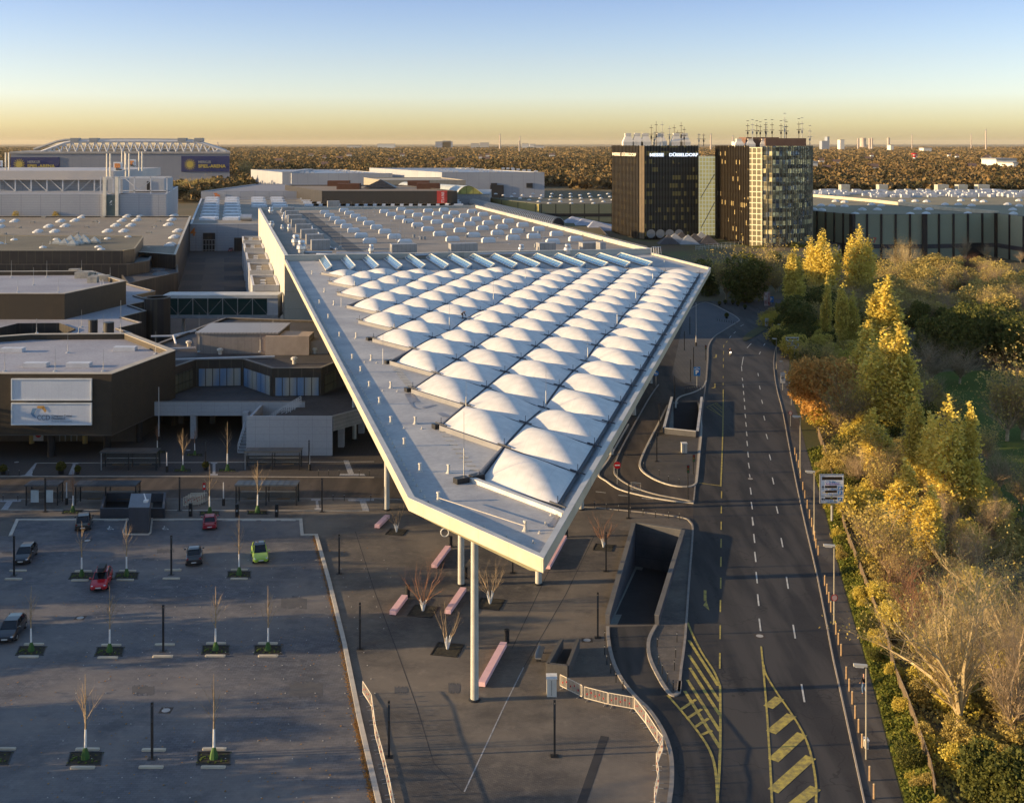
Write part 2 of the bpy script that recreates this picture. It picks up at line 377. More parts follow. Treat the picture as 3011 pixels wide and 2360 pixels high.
# bus lane between the two stops
bl = [P('F', -1500, 1072), P('F', 2179, 1078), P('J', -300, 1150), P('J', 60, 1100), P('J', 190, 980), P('J', 330, 740), P('J', 440, 540), P('J', 470, 500), P('J', 560, 500), P('J', 560, 640), P('J', 500, 780), P('J', 420, 900), P('J', 690, 1150), P('J', 690, 1290), P('I', 1845, 262)]
structure(MB().hpoly([tuple(p[:2]) for p in bl] + [tuple(p[:2]) for p in isl_s[-6:]] + [tuple(p[:2]) for p in busS], .017).build('bus_lane', m_bus))
# paving north of the bus lane up to and between the halls
np_ = [P('F', -1500, 1072), P('F', 2179, 1078), P('J', -300, 1150), P('J', 60, 1100), P('J', 190, 980), P('J', 330, 740), P('J', 440, 540), P('J', 470, 500), (31, 250), (60, 300), (20, 300), (-200, 700), (-420, 700)]
structure(MB().hpoly([tuple(p[:2]) for p in np_], .024).build('forecourt', M('forecourt stones', (.075, .066, .060), .85, (.055, .050, .050), .12, lines=((XV, .6, .03), ((0, 1, 0), .6, .03)))))
# right side paved area beyond the canopy
ck = smooth_pts([P('J', 765, 530), P('J', 775, 400), P('J', 780, 320), P('J', 815, 265), P('J', 880, 222), P('J', 950, 178), P('J', 960, 160), P('J', 900, 120), P('J', 760, 60), P('J', 640, 120)], 4)
structure(MB().hpoly([P('J', 640, 545), P('J', 735, 565)] + ck + [P('J', 560, 490)], .030).build('forecourt', M('blue grey paving', (.075, .080, .090), .8, (.10, .10, .105), .2, lines=((XV, .8, .04), ((0, 1, 0), .8, .04)))))
# teardrop island between the slip lanes with the second ramp
ti = smooth_pts([P('J', 718, 660), P('J', 738, 800), P('J', 725, 960), P('J', 712, 1100), P('J', 700, 1148), P('J', 650, 1163), P('J', 560, 1155), P('J', 470, 1125), P('J', 395, 1080), P('J', 368, 1035), P('J', 385, 975), P('J', 430, 880), P('J', 478, 790), P('J', 505, 735), P('J', 545, 655)], 3)
m_isl = pave('island stones', (.085, .080, .076), (.065, .062, .064), (.105, .095, .085), R(20), .3, .15)
isl2 = [tuple(p[:2]) for p in ti]
lower = [P('J', 712, 868), P('J', 735, 868)] + [Vector((x, y, 0)) for x, y in isl2 if y < P('J', 700, 870)[1]] + [P('J', 512, 848)]
structure(MB().hpoly(lower, .030).build('traffic_island', m_isl))
structure(MB().hpoly([P('J', 735, 655), P('J', 752, 655), P('J', 737, 866), P('J', 712, 866)], .030).build('traffic_island', m_isl))
structure(MB().hpoly([P('J', 512, 846), P('J', 455, 840), P('J', 500, 745), P('J', 545, 640), P('J', 566, 652)], .030).build('traffic_island', m_isl))
# thin median between the slip lanes
med = smooth_pts([P('J', 480, 552), P('J', 420, 640), P('J', 330, 800), P('J', 245, 960), P('J', 215, 1060), P('J', 240, 1110), P('J', 320, 1160), P('J', 450, 1205), P('J', 600, 1235), P('J', 690, 1252)], 4)
med2 = smooth_pts([P('J', 690, 1262), P('J', 560, 1248), P('J', 400, 1220), P('J', 250, 1180), P('J', 170, 1130), P('J', 120, 1085), P('J', 180, 1000), P('J', 300, 790)], 4)
structure(MB().hpoly([tuple(p[:2]) for p in med[12:]] + [tuple(p[:2]) for p in med2[:-1]], .028).build('traffic_island', m_isl))
# parking lot inside its pale kerb
pk = [P('D', -260, 1720), P('D', -150, 1141), P('D', 22, 1141), P('D', 37, 1107), P('D', 640, 1106), P('D', 643, 1139), P('D', 673, 1139), P('D', 700, 1235), P('D', 733, 1370), P('D', 765, 1530), P('D', 806, 1708), P('D', 835, 1840), P('D', -400, 1840)]
structure(MB().hpoly([tuple(p[:2]) for p in pk], .034).build('parking_lot', m_park))
# worn lighter lane across the plaza, dark joints
jl = MB()
for pts in ([P('I', 80, 290), P('I', 180, 600), P('I', 300, 920), P('I', 400, 1200), P('I', 490, 1500), P('I', 640, 1650)],
            [P('I', 1330, 310), P('I', 1180, 620), P('I', 960, 1000)], [P('I', 1170, 330), P('I', 900, 900)]):
    jl.strip(pts, .08, .026, .030)
structure(jl.build('plaza', M('channel stones', (.060, .056, .056), .9)))
structure(MB().strip([P('I', 960, 1000), P('I', 860, 1200), P('I', 650, 1650)], .10, .026, .033).build('plaza', m_tact))
structure(MB().strip([P('I', 1385, 1360), P('I', 1260, 1720)], .65, .026, .032).build('plaza', M('drain slab', (.040, .040, .044), .9)))
# pavement on the right of the road and the green verge
wr = [P('K', 1560, 1830), P('K', 1500, 1708), P('K', 1330, 1060), P('K', 1250, 780), P('K', 1140, 400), P('K', 1040, 0), P('J', 1370, 960), P('J', 1310, 720), P('J', 1270, 600), P('J', 1262, 420), P('J', 1280, 300)]
wr = smooth_pts(wr, 4)
nrk = [p for p in rk if p[1] < wr[-1][1]]
structure(MB().hpoly([tuple(p[:2]) for p in nrk] + [tuple(p[:2]) for p in wr[::-1]], .040).build('pavement', m_walk))
# kerbs
def kerb(pts, w=.3, h=.14, m=None, z=.0, name='kerb'):
    return structure(MB().strip(pts, w, z, h).build(name, m or m_kerb))
m_kg2 = M('sandy kerb', (.36, .32, .27), .85, scale=1.5)
m_kg = M('grey kerb', (.22, .21, .20), .85, (.30, .27, .24), 1.5)
kerb(rk[:-10], .13, .12, m_kg2); kerb(rk[-10:], .18, .12, m_kg)
kerb(lk, .32, .14, m_kg); kerb(isl_s[:14], .32, .14, m_kg); kerb(isl_s[13:26], .35, .12, m_kg); kerb(isl_s[24:], .22, .12, m_kg)
kerb(pk[2:-1], .38, .15)
kerb([P('F', -300, 1072), P('F', 1000, 1072), P('F', 2179, 1078)], .22, .10, m_kg2)
kerb([P('F', -300, 1207), P('F', 2179, 1200), P('I', 1330, 165)], .16, .10, m_kg)
kerb(ti[:-1], .28, .15); kerb(med, .22, .14, m_kg); kerb(med2, .22, .14)
kerb(ck, .3, .13, m_kg); kerb(smooth_pts([P('J', 765, 530), P('J', 745, 568), P('J', 690, 598), P('J', 615, 622), P('J', 588, 648), P('J', 583, 690)], 4), .3, .13)
kerb([P('J', 690, 1255), P('J', 700, 1150), P('J', 722, 900), P('J', 748, 660), P('J', 765, 530)], .18, .10, m_kg)
kerb([P('F', 210, 994), P('F', 2179, 985)], .14, .05); kerb([P('F', 0, 1265), P('F', 2150, 1272)], .16, .05)
# ramps into the ground
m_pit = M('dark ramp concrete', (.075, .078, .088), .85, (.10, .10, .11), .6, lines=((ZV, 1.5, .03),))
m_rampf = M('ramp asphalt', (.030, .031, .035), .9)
def pit(name, label, poly, depth, mouth, wt=.35, wh=1.0, coping=None, cat='ramp'):
    """poly: four ground corners; mouth = index of the edge that stays at ground level"""
    c = sum((Vector(p[:2]) for p in poly), Vector((0, 0))) / 4
    t = thing(name, label, cat, (c.x, c.y, 0))
    q = [poly[(mouth + i) % 4] for i in range(4)]      # q0,q1 mouth; q2,q3 deep end
    MB().quad((q[0][0], q[0][1], .012), (q[1][0], q[1][1], .012), (q[2][0], q[2][1], -depth), (q[3][0], q[3][1], -depth)).build('ramp_floor', m_rampf, t)
    b = MB()
    for a, d, da, db in ((q[1], q[2], 0, depth), (q[2], q[3], depth, depth), (q[3], q[0], depth, 0)):
        v = Vector((d[0] - a[0], d[1] - a[1])).normalized(); n = Vector((v.y, -v.x)) * wt
        if (Vector((a[0], a[1])) + n - c).length < (Vector((a[0], a[1])) - n - c).length: n = -n
        lo = [(a[0], a[1], -da), (d[0], d[1], -db)]; hi = [(a[0], a[1], wh), (d[0], d[1], wh)]
        b.quad(lo[0], lo[1], hi[1], hi[0]).quad((a[0] + n.x, a[1] + n.y, 0), (d[0] + n.x, d[1] + n.y, 0), (d[0] + n.x, d[1] + n.y, wh), (a[0] + n.x, a[1] + n.y, wh))
        for e in (a, d): b.quad((e[0], e[1], 0), (e[0] + n.x, e[1] + n.y, 0), (e[0] + n.x, e[1] + n.y, wh), (e[0], e[1], wh))
    b.build('retaining_wall', m_pit, t)
    k = MB()
    for a, d in ((q[1], q[2]), (q[2], q[3]), (q[3], q[0])):
        v = Vector((d[0] - a[0], d[1] - a[1])).normalized(); n = Vector((v.y, -v.x)) * wt
        if (Vector((a[0], a[1])) + n - c).length < (Vector((a[0], a[1])) - n - c).length: n = -n
        k.prism([(a[0] - n.x * .1, a[1] - n.y * .1), (d[0] - n.x * .1, d[1] - n.y * .1), (d[0] + n.x * 1.1, d[1] + n.y * 1.1), (a[0] + n.x * 1.1, a[1] + n.y * 1.1)], wh, wh + .06)
    k.build('wall_coping', coping or m_kg, t)
    return t
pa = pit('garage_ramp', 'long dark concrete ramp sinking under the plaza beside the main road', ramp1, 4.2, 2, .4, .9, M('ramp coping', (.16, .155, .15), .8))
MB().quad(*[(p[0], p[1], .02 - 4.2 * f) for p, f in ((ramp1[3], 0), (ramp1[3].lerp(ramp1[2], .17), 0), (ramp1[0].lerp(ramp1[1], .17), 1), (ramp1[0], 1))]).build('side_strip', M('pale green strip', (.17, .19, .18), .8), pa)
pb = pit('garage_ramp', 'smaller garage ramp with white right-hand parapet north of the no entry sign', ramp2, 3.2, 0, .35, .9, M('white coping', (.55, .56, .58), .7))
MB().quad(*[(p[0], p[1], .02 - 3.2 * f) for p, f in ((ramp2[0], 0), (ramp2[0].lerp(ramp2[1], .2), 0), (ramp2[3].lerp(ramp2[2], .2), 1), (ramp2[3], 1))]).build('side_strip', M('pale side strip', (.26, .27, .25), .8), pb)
# stairs down
st = thing('underground_stair', 'concrete stairway going down behind the grey cabinet on the plaza', 'stairs', tuple(stair[3][:2]) + (0,))
b = MB(); nst = 14
for i in range(nst):
    f0, f1 = i / nst, (i + 1) / nst; z = -.26 * i
    a = stair[0].lerp(stair[3], f0); d = stair[1].lerp(stair[2], f0); a2 = stair[0].lerp(stair[3], f1); d2 = stair[1].lerp(stair[2], f1)
    b.prism([a[:2], d[:2], d2[:2], a2[:2]], z - .6, z - .0)
b.build('steps', M('worn steps', (.12, .12, .10), .9), st)
b = MB()
for a, d in ((stair[1], stair[2]), (stair[2], stair[3]), (stair[3], stair[0])): b.obox(a, d, .3, -3.8, 1.05, 0)
b.build('parapet', M('parapet concrete', (.10, .095, .09), .85), st)
# ---- painted markings: white lane dashes, yellow works markings
def paint(name, quads, m, z=.024):
    b = MB()
    for k, q in enumerate(quads): b.hpoly(q, z + .0004 * (k % 40))
    return structure(b.build(name, m))
wl = []
def dashes(c, lst, w=.15):
    for x0, y0, x1, y1 in lst:
        a, d = P(c, x0, y0), P(c, x1, y1); o = offs([a, d], -w / 2); o2 = offs([a, d], w / 2); wl.append([o[0], o[1], o2[1], o2[0]])
dashes('K', [(623, 90, 620, 40), (634, 190, 628, 138), (641, 302, 634, 243), (649, 426, 642, 360), (658, 558, 651, 490), (669, 705, 660, 632), (798, 215, 788, 162), (830, 458, 819, 388), (871, 748, 858, 668), (925, 1120, 907, 1015)])
dashes('J', [(979, 470, 977, 440), (984, 528, 981, 510), (988, 568, 985, 548), (991, 612, 988, 590), (995, 652, 992, 632), (998, 700, 995, 676), (1002, 750, 998, 726), (1006, 802, 1002, 776), (1010, 858, 1006, 830), (1013, 918, 1009, 888), (1019, 985, 1014, 952), (1024, 1052, 1018, 1018), (1028, 1105, 1024, 1086), (1035, 1208, 1029, 1166), (1042, 1296, 1035, 1252), (1049, 1392, 1040, 1344),
             (1078, 500, 1075, 482), (1089, 580, 1084, 558), (1103, 665, 1097, 642), (1117, 765, 1110, 738), (1133, 876, 1124, 846), (1152, 1002, 1143, 968), (1170, 1146, 1161, 1106), (1195, 1321, 1185, 1278)])
dashes('J', [(979, 436, 988, 385), (1010, 332, 1035, 305), (1083, 370, 1090, 355), (1109, 318, 1118, 305), (1155, 268, 1168, 256), (930, 245, 942, 235), (970, 202, 990, 192), (905, 272, 914, 260), (1120, 182, 1145, 172), (1165, 168, 1185, 160), (1200, 150, 1225, 143), (1195, 200, 1215, 190), (1225, 170, 1245, 160), (1195, 226, 1215, 215)])
dashes('J', [(105, 1190, 165, 1197), (240, 1212, 296, 1216), (380, 1230, 450, 1236)])
paint('lane_marking', wl, m_dash)
wl = []
dashes('K', [(438, 15, 439, 0), (438, 112, 439, 66), (437, 218, 438, 166), (436, 330, 437, 272), (435, 458, 436, 394), (433, 594, 434, 525), (432, 752, 433, 670), (430, 924, 431, 834)])
dashes('J', [(857, 1230, 858, 1188), (856, 1320, 857, 1276), (855, 1418, 856, 1370), (869, 330, 872, 312), (869, 372, 870, 350), (868, 412, 869, 392), (868, 450, 868, 430), (867, 512, 867, 500), (867, 556, 867, 538), (885, 300, 892, 290)])
def yl(c, pts, w=.16):
    q = [P(c, x, y) for x, y in pts]
    if len(q) > 2: q = smooth_pts(q, 3)
    a, d = offs(q, -w / 2), offs(q, w / 2)
    for i in range(len(q) - 1): wl.append([a[i], a[i + 1], d[i + 1], d[i]])
yl('J', [(853, 1158), (862, 940), (867, 720), (868, 580)], .2); yl('J', [(853, 1156), (790, 1148), (722, 1138)], .22)
for x0, y0, x1, y1 in ((768, 686, 826, 660), (826, 660, 862, 690), (788, 680, 860, 742), (805, 672, 862, 718), (820, 666, 862, 700), (770, 688, 862, 742)): yl('J', [(x0, y0), (x1, y1)], .13)
yl('J', [(818, 545), (818, 568)], .25); yl('J', [(818, 568), (800, 572)], .4); yl('J', [(826, 370), (824, 388)], .3); yl('J', [(824, 388), (808, 390)], .4)
yl('K', [(243, 655), (268, 720), (330, 840), (390, 930), (425, 1010), (432, 1060), (432, 1400), (415, 1708)], .2)
yl('K', [(125, 1080), (200, 1165), (300, 1290), (370, 1400), (405, 1520), (418, 1708)], .2)
for q in (((250, 760), (420, 1025)), ((250, 845), (428, 1115)), ((255, 920), (430, 1195)), ((240, 990), (430, 1290)), ((225, 1055), (430, 1385)), ((200, 1165), (290, 1105)), ((245, 1212), (325, 1160)), ((285, 1265), (365, 1215)), ((325, 1310), (385, 1285))): yl('K', q, .28)
yl('K', [(672, 795), (686, 950), (705, 1180), (725, 1500), (735, 1708)], .17)
yl('K', [(686, 900), (700, 960), (770, 1075), (860, 1205), (930, 1330), (970, 1460), (992, 1600), (992, 1708)], .17)
for a, d in (((712, 1150), (780, 1095)), ((728, 1297), (850, 1195)), ((742, 1460), (912, 1305)), ((740, 1640), (962, 1440)), ((830, 1750), (990, 1620))): yl('K', [a, d], .85)
yl('K', [(344, 467), (344, 530)], .28)
wl.append([P('K', 333, 555), P('K', 352, 528), P('K', 370, 585)])
paint('road_marking', wl, m_yel, .027)
# parking bay lines, disabled symbols, pale tactile paving on the stops
wl = []
for x0, x1 in ((608, 692), (928, 1014), (1295, 1380), (1408, 1494), (1522, 1608), (1636, 1722)): yl('G', [(x0, 358), (x1, 358)], .22)
for cx in (642, 962):
    yl('G', [(cx - 4, 390), (cx - 6, 400), (cx - 8, 406), (cx + 12, 406), (cx + 18, 412)], .13)
    yl('G', [(cx - 18, 403), (cx - 8, 411), (cx + 6, 410)], .1); yl('G', [(cx - 6, 399), (cx + 10, 398)], .1)
paint('parking_marking', wl, m_dash, .046)
m_patch = M('darker relaid stones', (.080, .080, .086), .85, (.100, .098, .100), 1.0)
b = MB(); rp_ = random.Random(4)
for c, x, y, w_, h_ in (('G', 1712, 835, 150, 80), ('H', 1635, 325, 180, 100), ('H', 765, 325, 120, 60), ('G', 965, 535, 100, 30), ('G', 865, 583, 70, 18), ('G', 915, 845, 50, 24), ('I', 597, 1110, 60, 60), ('I', 320, 1118, 70, 40), ('G', 40, 545, 60, 20)):
    n_ = 14; up_ = [(x - w_ / 2 + w_ * k / n_, y - h_ / 2 * rp_.uniform(.5, 1)) for k in range(n_ + 1) for _ in (0,)]; dn = [(x + w_ / 2 - w_ * k / n_, y + h_ / 2 * rp_.uniform(.5, 1)) for k in range(n_ + 1)]
    st_ = []
    for row in (up_, dn):
        for (xa, ya), (xb, yb) in zip(row[:-1], row[1:]): st_ += [P(c, xa, ya), P(c, xb, ya)]
    b.hpoly(st_, .0385)
structure(b.build('dark_paving', m_patch))
tq = []
def slab(c, *p): tq.append([P(c, x, y) for x, y in p])
slab('F', (205, 994), (215, 994), (185, 1062), (145, 1062)); slab('F', (145, 1062), (92, 1073), (212, 1073), (185, 1062))
slab('F', (440, 1000), (425, 1000), (398, 1062), (430, 1062)); slab('F', (1238, 994), (1255, 994), (1255, 1056), (1238, 1056)); slab('F', (1224, 1056), (1270, 1056), (1268, 1066), (1222, 1066)); slab('F', (1228, 990), (1266, 990), (1266, 997), (1228, 997)); slab('F', (422, 992), (458, 992), (456, 999), (420, 999))
slab('F', (2000, 978), (2030, 978), (2062, 1056), (2028, 1056)); slab('F', (1980, 1056), (2120, 1056), (2130, 1068), (1976, 1068))
slab('F', (0, 1210), (125, 1208), (120, 1218), (0, 1220)); slab('F', (40, 1218), (75, 1218), (45, 1264), (5, 1266))
slab('F', (875, 1200), (925, 1200), (925, 1212), (875, 1212)); slab('F', (895, 1212), (908, 1212), (908, 1226), (893, 1226)); slab('F', (1812, 1200), (1866, 1200), (1868, 1212), (1812, 1212)); slab('F', (1838, 1212), (1852, 1212), (1860, 1256), (1842, 1256)); slab('F', (1832, 1256), (1872, 1256), (1874, 1266), (1832, 1266))
slab('F', (2025, 1204), (2179, 1202), (2179, 1214), (2030, 1215)); slab('F', (2095, 1215), (2130, 1215), (2152, 1272), (2112, 1272))
b = MB()
for q in tq: b.hpoly(q, .040)
structure(b.build('tactile_paving', m_tact))
# ================================================================ the triangular canopy
H0 = 19.0
m_mem = M('roof membrane', (.43, .42, .40), .78, (.31, .31, .315), .16, fine=.25, lines=(((-.25, .968, 0), 6.0, .05), ((.968, .25, 0), 2.4, .03)), linecol=(.36, .36, .36))
m_fab = M('dome fabric', (.64, .62, .59), .6, (.54, .53, .51), .9, fine=.12, spec=.25, lines=(((.974, -.227, 0), 1.35, .035),), linecol=(.50, .49, .48))
m_fasc = M('pale fascia', (.54, .48, .36), .5, scale=.3, lines=(((.92, -.39, 0), 3.0, .05),), linecol=(.3, .29, .25))
m_soff = M('yellowish soffit', (.50, .47, .30), .7, scale=.4)
m_gut = M('blue grey gutter sheet', (.30, .33, .36), .35, (.22, .25, .28), .35, lines=(((.234, .972, 0), 4.17, .09),), linecol=(.05, .05, .06))
TIP, CL, LB, RB = (2.0, 73.5), (-7.75, 86.0), (-52.0, 262.0), (42.45, 244.8)
RH = (34.0, 278.5)
cp = thing('entrance_canopy', 'huge white triangular entrance canopy with rows of fabric domes on slender columns', 'canopy', (2, 92, 0))
out = [TIP, RB, RH, LB, CL]
cw = [out[-1]] + out + [out[0]]
def inset(d): return offs(cw, d)[1:6]
# roof deck
MB().prism(inset(.35), H0 - .35, H0 - .02).build('roof_deck', m_mem, cp)
b = MB(); o_, i_, s_ = inset(-.0), inset(.38), inset(1.9); vis = [(3, 4), (4, 0), (0, 1), (1, 2)]
for i, j in vis:
    b.prism([o_[i], o_[j], i_[j], i_[i]], H0 - .55, H0 + .38)
b.build('fascia', m_fasc, cp)
b = MB()
for i, j in vis: b.prism([offs(cw, -.05)[1:6][i], offs(cw, -.05)[1:6][j], offs(cw, .45)[1:6][j], offs(cw, .45)[1:6][i]], H0 + .38, H0 + .44)
b.build('edge_capping', M('edge capping', (.48, .47, .44), .5), cp)
b = MB(); lo = inset(.06); 
for i, j in vis: b.quad((lo[i][0], lo[i][1], H0 - .55), (lo[j][0], lo[j][1], H0 - .55), (s_[j][0], s_[j][1], H0 - 1.75), (s_[i][0], s_[i][1], H0 - 1.75))
b.hpoly(s_, H0 - 1.75); b.build('soffit', m_soff, cp)
# the lattice of domes
R0, A_, B_ = Vector((3.37, 84.4)), Vector((1.95, 8.35)), Vector((-6.0, 7.64))
HN = 19.42
def node(i, j):
    p = R0 + A_ * i + B_ * j; z = HN - (.50 if (i % 3 == 0 and j % 3 == 1) else 0.0) - (.12 if j == 0 else 0)
    return Vector((p.x, p.y, z))
rd = random.Random(3)
NS = 14
def dome(i, j, tri=False):
    a, b_, c, d = node(i, j), node(i + 1, j), node(i + 1, j + 1), node(i, j + 1)
    hh = 1.05 + rd.uniform(-.10, .10)
    mb = MB(); g = .018
    if tri:      # last half cell against the back gutter
        n = NS; idx = {}
        for u in range(n + 1):
            for v in range(n + 1 - u):
                s, t = u / n, v / n; s_, t_ = g + s * (1 - 3 * g), g + t * (1 - 3 * g)
                p = a + (b_ - a) * s_ + (d - a) * t_; w3 = max(0, 1 - s - t)
                idx[u, v] = len(mb.v); z = (27 * s * t * w3) ** .8 * .8 + (4 * s * t) * .35
                mb.v.append((p.x, p.y, p.z + z))
        for u in range(n):
            for v in range(n - u):
                mb.f.append((idx[u, v], idx[u + 1, v], idx[u, v + 1])); mb.mi.append(0)
                if u + v < n - 1: mb.f.append((idx[u + 1, v], idx[u + 1, v + 1], idx[u, v + 1])); mb.mi.append(0)
    else:
        n = NS; px, py = .50 + rd.uniform(-.02, .02), .5
        for u in range(n + 1):
            for v in range(n + 1):
                s, t = g + (1 - 2 * g) * u / n, g + (1 - 2 * g) * v / n
                p = a * (1 - s) * (1 - t) + b_ * s * (1 - t) + c * s * t + d * (1 - s) * t
                us, vs = u / n, v / n
                e = (math.sin(math.pi * us) * math.sin(math.pi * vs))
                r = min(min(us, 1 - us), min(vs, 1 - vs)) * 2       # tent-like towards the edges, round at the top
                mb.v.append((p.x, p.y, p.z + hh * (.75 * e ** .75 + .25 * (1 - (1 - r) ** 1.6) * e ** .35 if e > 1e-6 else 0)))
        for u in range(n):
            for v in range(n):
                k = u * (n + 1) + v; mb.f.append((k, k + n + 1, k + n + 2, k + 1)); mb.mi.append(0)
    return mb.build('membrane_dome', m_fab, cp, smooth=True)
for j in range(0, 9):
    for i in range(j, 18 - j): dome(i, j)
for j in range(0, 10):
    if j == 0: continue
    dome(18 - j, j, True)
# channels between the domes: dark steel along the rows, thin cables across
m_chan = M('dark channel', (.028, .032, .045), .6)
ch = MB()
def tri_end(j): return 18 if j == 0 else 19 - j
for j in range(0, 11):
    i0 = max(0, j - 1); nodes = [node(i, j) for i in range(i0, tri_end(j) + 1)]
    for p, q in zip(nodes[:-1], nodes[1:]):
        n2 = Vector((-(q - p).y, (q - p).x, 0)).normalized() * (.22 if j else .14)
        ch.quad(p - n2 + Vector((0, 0, -.02)), q - n2 + Vector((0, 0, -.02)), q + n2 + Vector((0, 0, -.02)), p + n2 + Vector((0, 0, -.02)))
ch.build('dark_channel', m_chan, cp)
cb = MB()
for i in range(0, 19):
    js = [j for j in range(0, 11) if max(0, j - 1) <= i <= tri_end(j)]
    for j in js:
        if j + 1 in js:
            p, q = node(i, j), node(i, j + 1); n2 = Vector((-(q - p).y, (q - p).x, 0)).normalized() * .09; dz = Vector((0, 0, .0))
            cb.quad(p - n2, q - n2, q + n2, p + n2)
        p = node(i, j); d = B_.normalized()
        cb.tube((p.x - d.x * .9, p.y - d.y * .9, p.z + .12), (p.x + d.x * .9, p.y + d.y * .9, p.z + .12), .07, .07, 4)
        cb.tube((p.x, p.y, p.z), (p.x, p.y, p.z + .75), .035, .035, 4)
cb.build('cross_cable', m_chan, cp)
# raised edge around the dome field, gutter strip on the right
b = MB()
f0, f1 = node(0, 0), node(0, 1)
d = (f1 - f0).normalized()
b.strip([(TIP[0] + .2364 * (f0.y - 1.5 - TIP[1]) - .45, f0.y - 1.5), (f0.x - .2, f0.y - .55), (f1.x - .6, f1.y - .35)], .45, H0 - .02, H0 + .30)
b.build('front_upstand', M('upstand', (.62, .60, .55), .6), cp)
b = MB(); lefts = []
for j in range(1, 11): lefts += [node(j - 1, j), node(j, j)] if j < 10 else [node(j - 1, j)]
for p, q in zip(lefts[:-1], lefts[1:]): b.obox(p, q, .16, H0 - .02, H0 + .44, .12)
b.build('field_edge', M('field edge', (.20, .20, .21), .6), cp)
a0, a1 = node(0, 0), node(18, 0)
gut = [(a0.x + .05, a0.y), (a1.x + .05, a1.y), (RB[0] - .6, RB[1] - .9), (TIP[0] + .2364 * (a0.y - 1.2 - TIP[1]) - .42, a0.y - 1.2), (a0.x - .1, a0.y - .4)]
MB().hpoly(gut, H0 + .012).build('gutter_strip', m_gut, cp)
# columns
m_col = M('column concrete', (.46, .45, .40), .7, scale=.8, obj=True)
cols = [(-3.09, 94.7), (2.77, 119.6), (8.7, 144), (14.6, 169), (20.6, 193.5), (26.5, 219), (-5.3, 119.4), (-15.7, 143.8), (-24.5, 178), (-33, 212)]
for x, y in cols:
    MB().tube((x, y, 0), (x, y, H0 - 1.7), .34, .29, 24).build('column', m_col, cp, smooth=False)
    MB().lathe((x, y, 0), [(.5, .02), (.5, .1), (.36, .16)], 20).build('column_base', m_dark, cp)
# rods, vents, studs on the deck
for c, x, y, y2 in (('N', 790, 705, 560), ('N', 1285, 690, 450), ('N', 1435, 1410, 1150), ('N', 690, 1000, 690), ('N', 315, 490, 300), ('N', 435, 320, 180), ('N', 1680, 450, 250), ('N', 825, 300, 170), ('Q', 780, 1100, 780), ('Q', 1075, 740, 480), ('Q', 1262, 490, 290), ('Q', 1432, 300, 110), ('Q', 360, 1570, 1160), ('Q', 152, 310, 100), ('W', 610, 860, 300), ('Q', 1182, 1305, 1215), ('Q', 1440, 910, 840), ('Q', 1628, 620, 560), ('W', 1665, 560, 465), ('Q', 1766, 405, 350), ('Q', 1548, 120, 40), ('W', 147, 1000, 965), ('W', 822, 1370, 1310)):
    p = P(c, x, y, H0 + .1); h = (sp(c, 0, y)[1] - sp(c, 0, y2)[1]) * p.y / FPX
    rods = MB(); rods.tube((p.x, p.y, H0), (p.x, p.y, H0 + h * .45), .05, .045, 5); rods.tube((p.x, p.y, H0 + h * .45), (p.x, p.y, H0 + h), .028, .018, 4)
    rods.build('lightning_rod', m_steel, cp)
m_vent = M('vent cone', (.55, .52, .46), .6, obj=True)
for c, x, y in [('N', *q) for q in ((55, 200), (165, 362), (120, 468), (250, 476), (200, 600), (300, 766), (450, 770), (415, 968), (585, 972), (567, 1218), (760, 1220), (760, 1540), (980, 1542), (490, 1080), (658, 1365))] + [('W', 242, 815), ('W', 482, 825), ('W', 396, 1062), ('W', 1124, 1308), ('W', 110, 598)]:
    p = P(c, x, y, H0)
    MB().lathe((p.x, p.y, H0 - .02), [(.26, 0), (.16, .1), (.11, .3), (.11, .62), (.17, .64), (.14, .74)], 8).build('roof_vent', m_vent, cp)
sb = MB()
def studs(pts, step):
    for p, q in zip(pts[:-1], pts[1:]):
        p, q = Vector(p[:2]), Vector(q[:2]); n = max(1, int((q - p).length / step))
        for k in range(n):
            r = p.lerp(q, k / n); sb.lathe((r.x, r.y, H0 - .02), [(.12, 0), (.12, .05), (.04, .06), (.05, .2)], 6)
studs([P('W', 310, 1080, H0), P('W', 130, 800, H0), P('W', 10, 580, H0), P('N', 650, 1500, H0), P('N', 500, 1230, H0), P('N', 330, 960, H0), P('N', 130, 590, H0), P('N', 0, 340, H0)], 1.35)
studs([P('W', 310, 1080, H0), P('W', 460, 1145, H0), P('W', 780, 1290, H0), P('W', 1160, 1450, H0)], 2.4)
studs([P('W', 1190, 1410, H0), P('W', 1340, 1180, H0), P('W', 1520, 1110, H0)], 1.6)
for a, d in (((550, 788), (330, 780)), ((740, 1005), (420, 985)), ((950, 1255), (560, 1245)), ((1200, 1590), (720, 1580))): studs([P('N', *a, H0), P('N', *d, H0)], 1.5)
sb.build('safety_stud', m_vent, cp, kind='stuff')
b = MB(); p0, p1 = P('W', 400, 1040, H0 + .5), P('W', 1120, 1275, H0 + .5)
b.tube((p0.x, p0.y, H0 + .55), (p1.x, p1.y, H0 + .55), .035, .035, 5); b.build('safety_cable', m_kerb, cp)
b = MB()
for k in range(11):
    p = P('W', 405 + (690 - 405) * k / 10, 485 + (838 - 485) * k / 10, H0); b.box(p.x - .05, p.x + .75, p.y - .04, p.y + .04, H0, H0 + .08)
for k in range(14):
    p = P('N', 780 + (920 - 780) * k / 13, 1045 + (1230 - 1045) * k / 13, H0); b.box(p.x - .05, p.x + .8, p.y - .05, p.y + .05, H0, H0 + .08)
b.build('roof_ladder_rung', m_vent, cp)
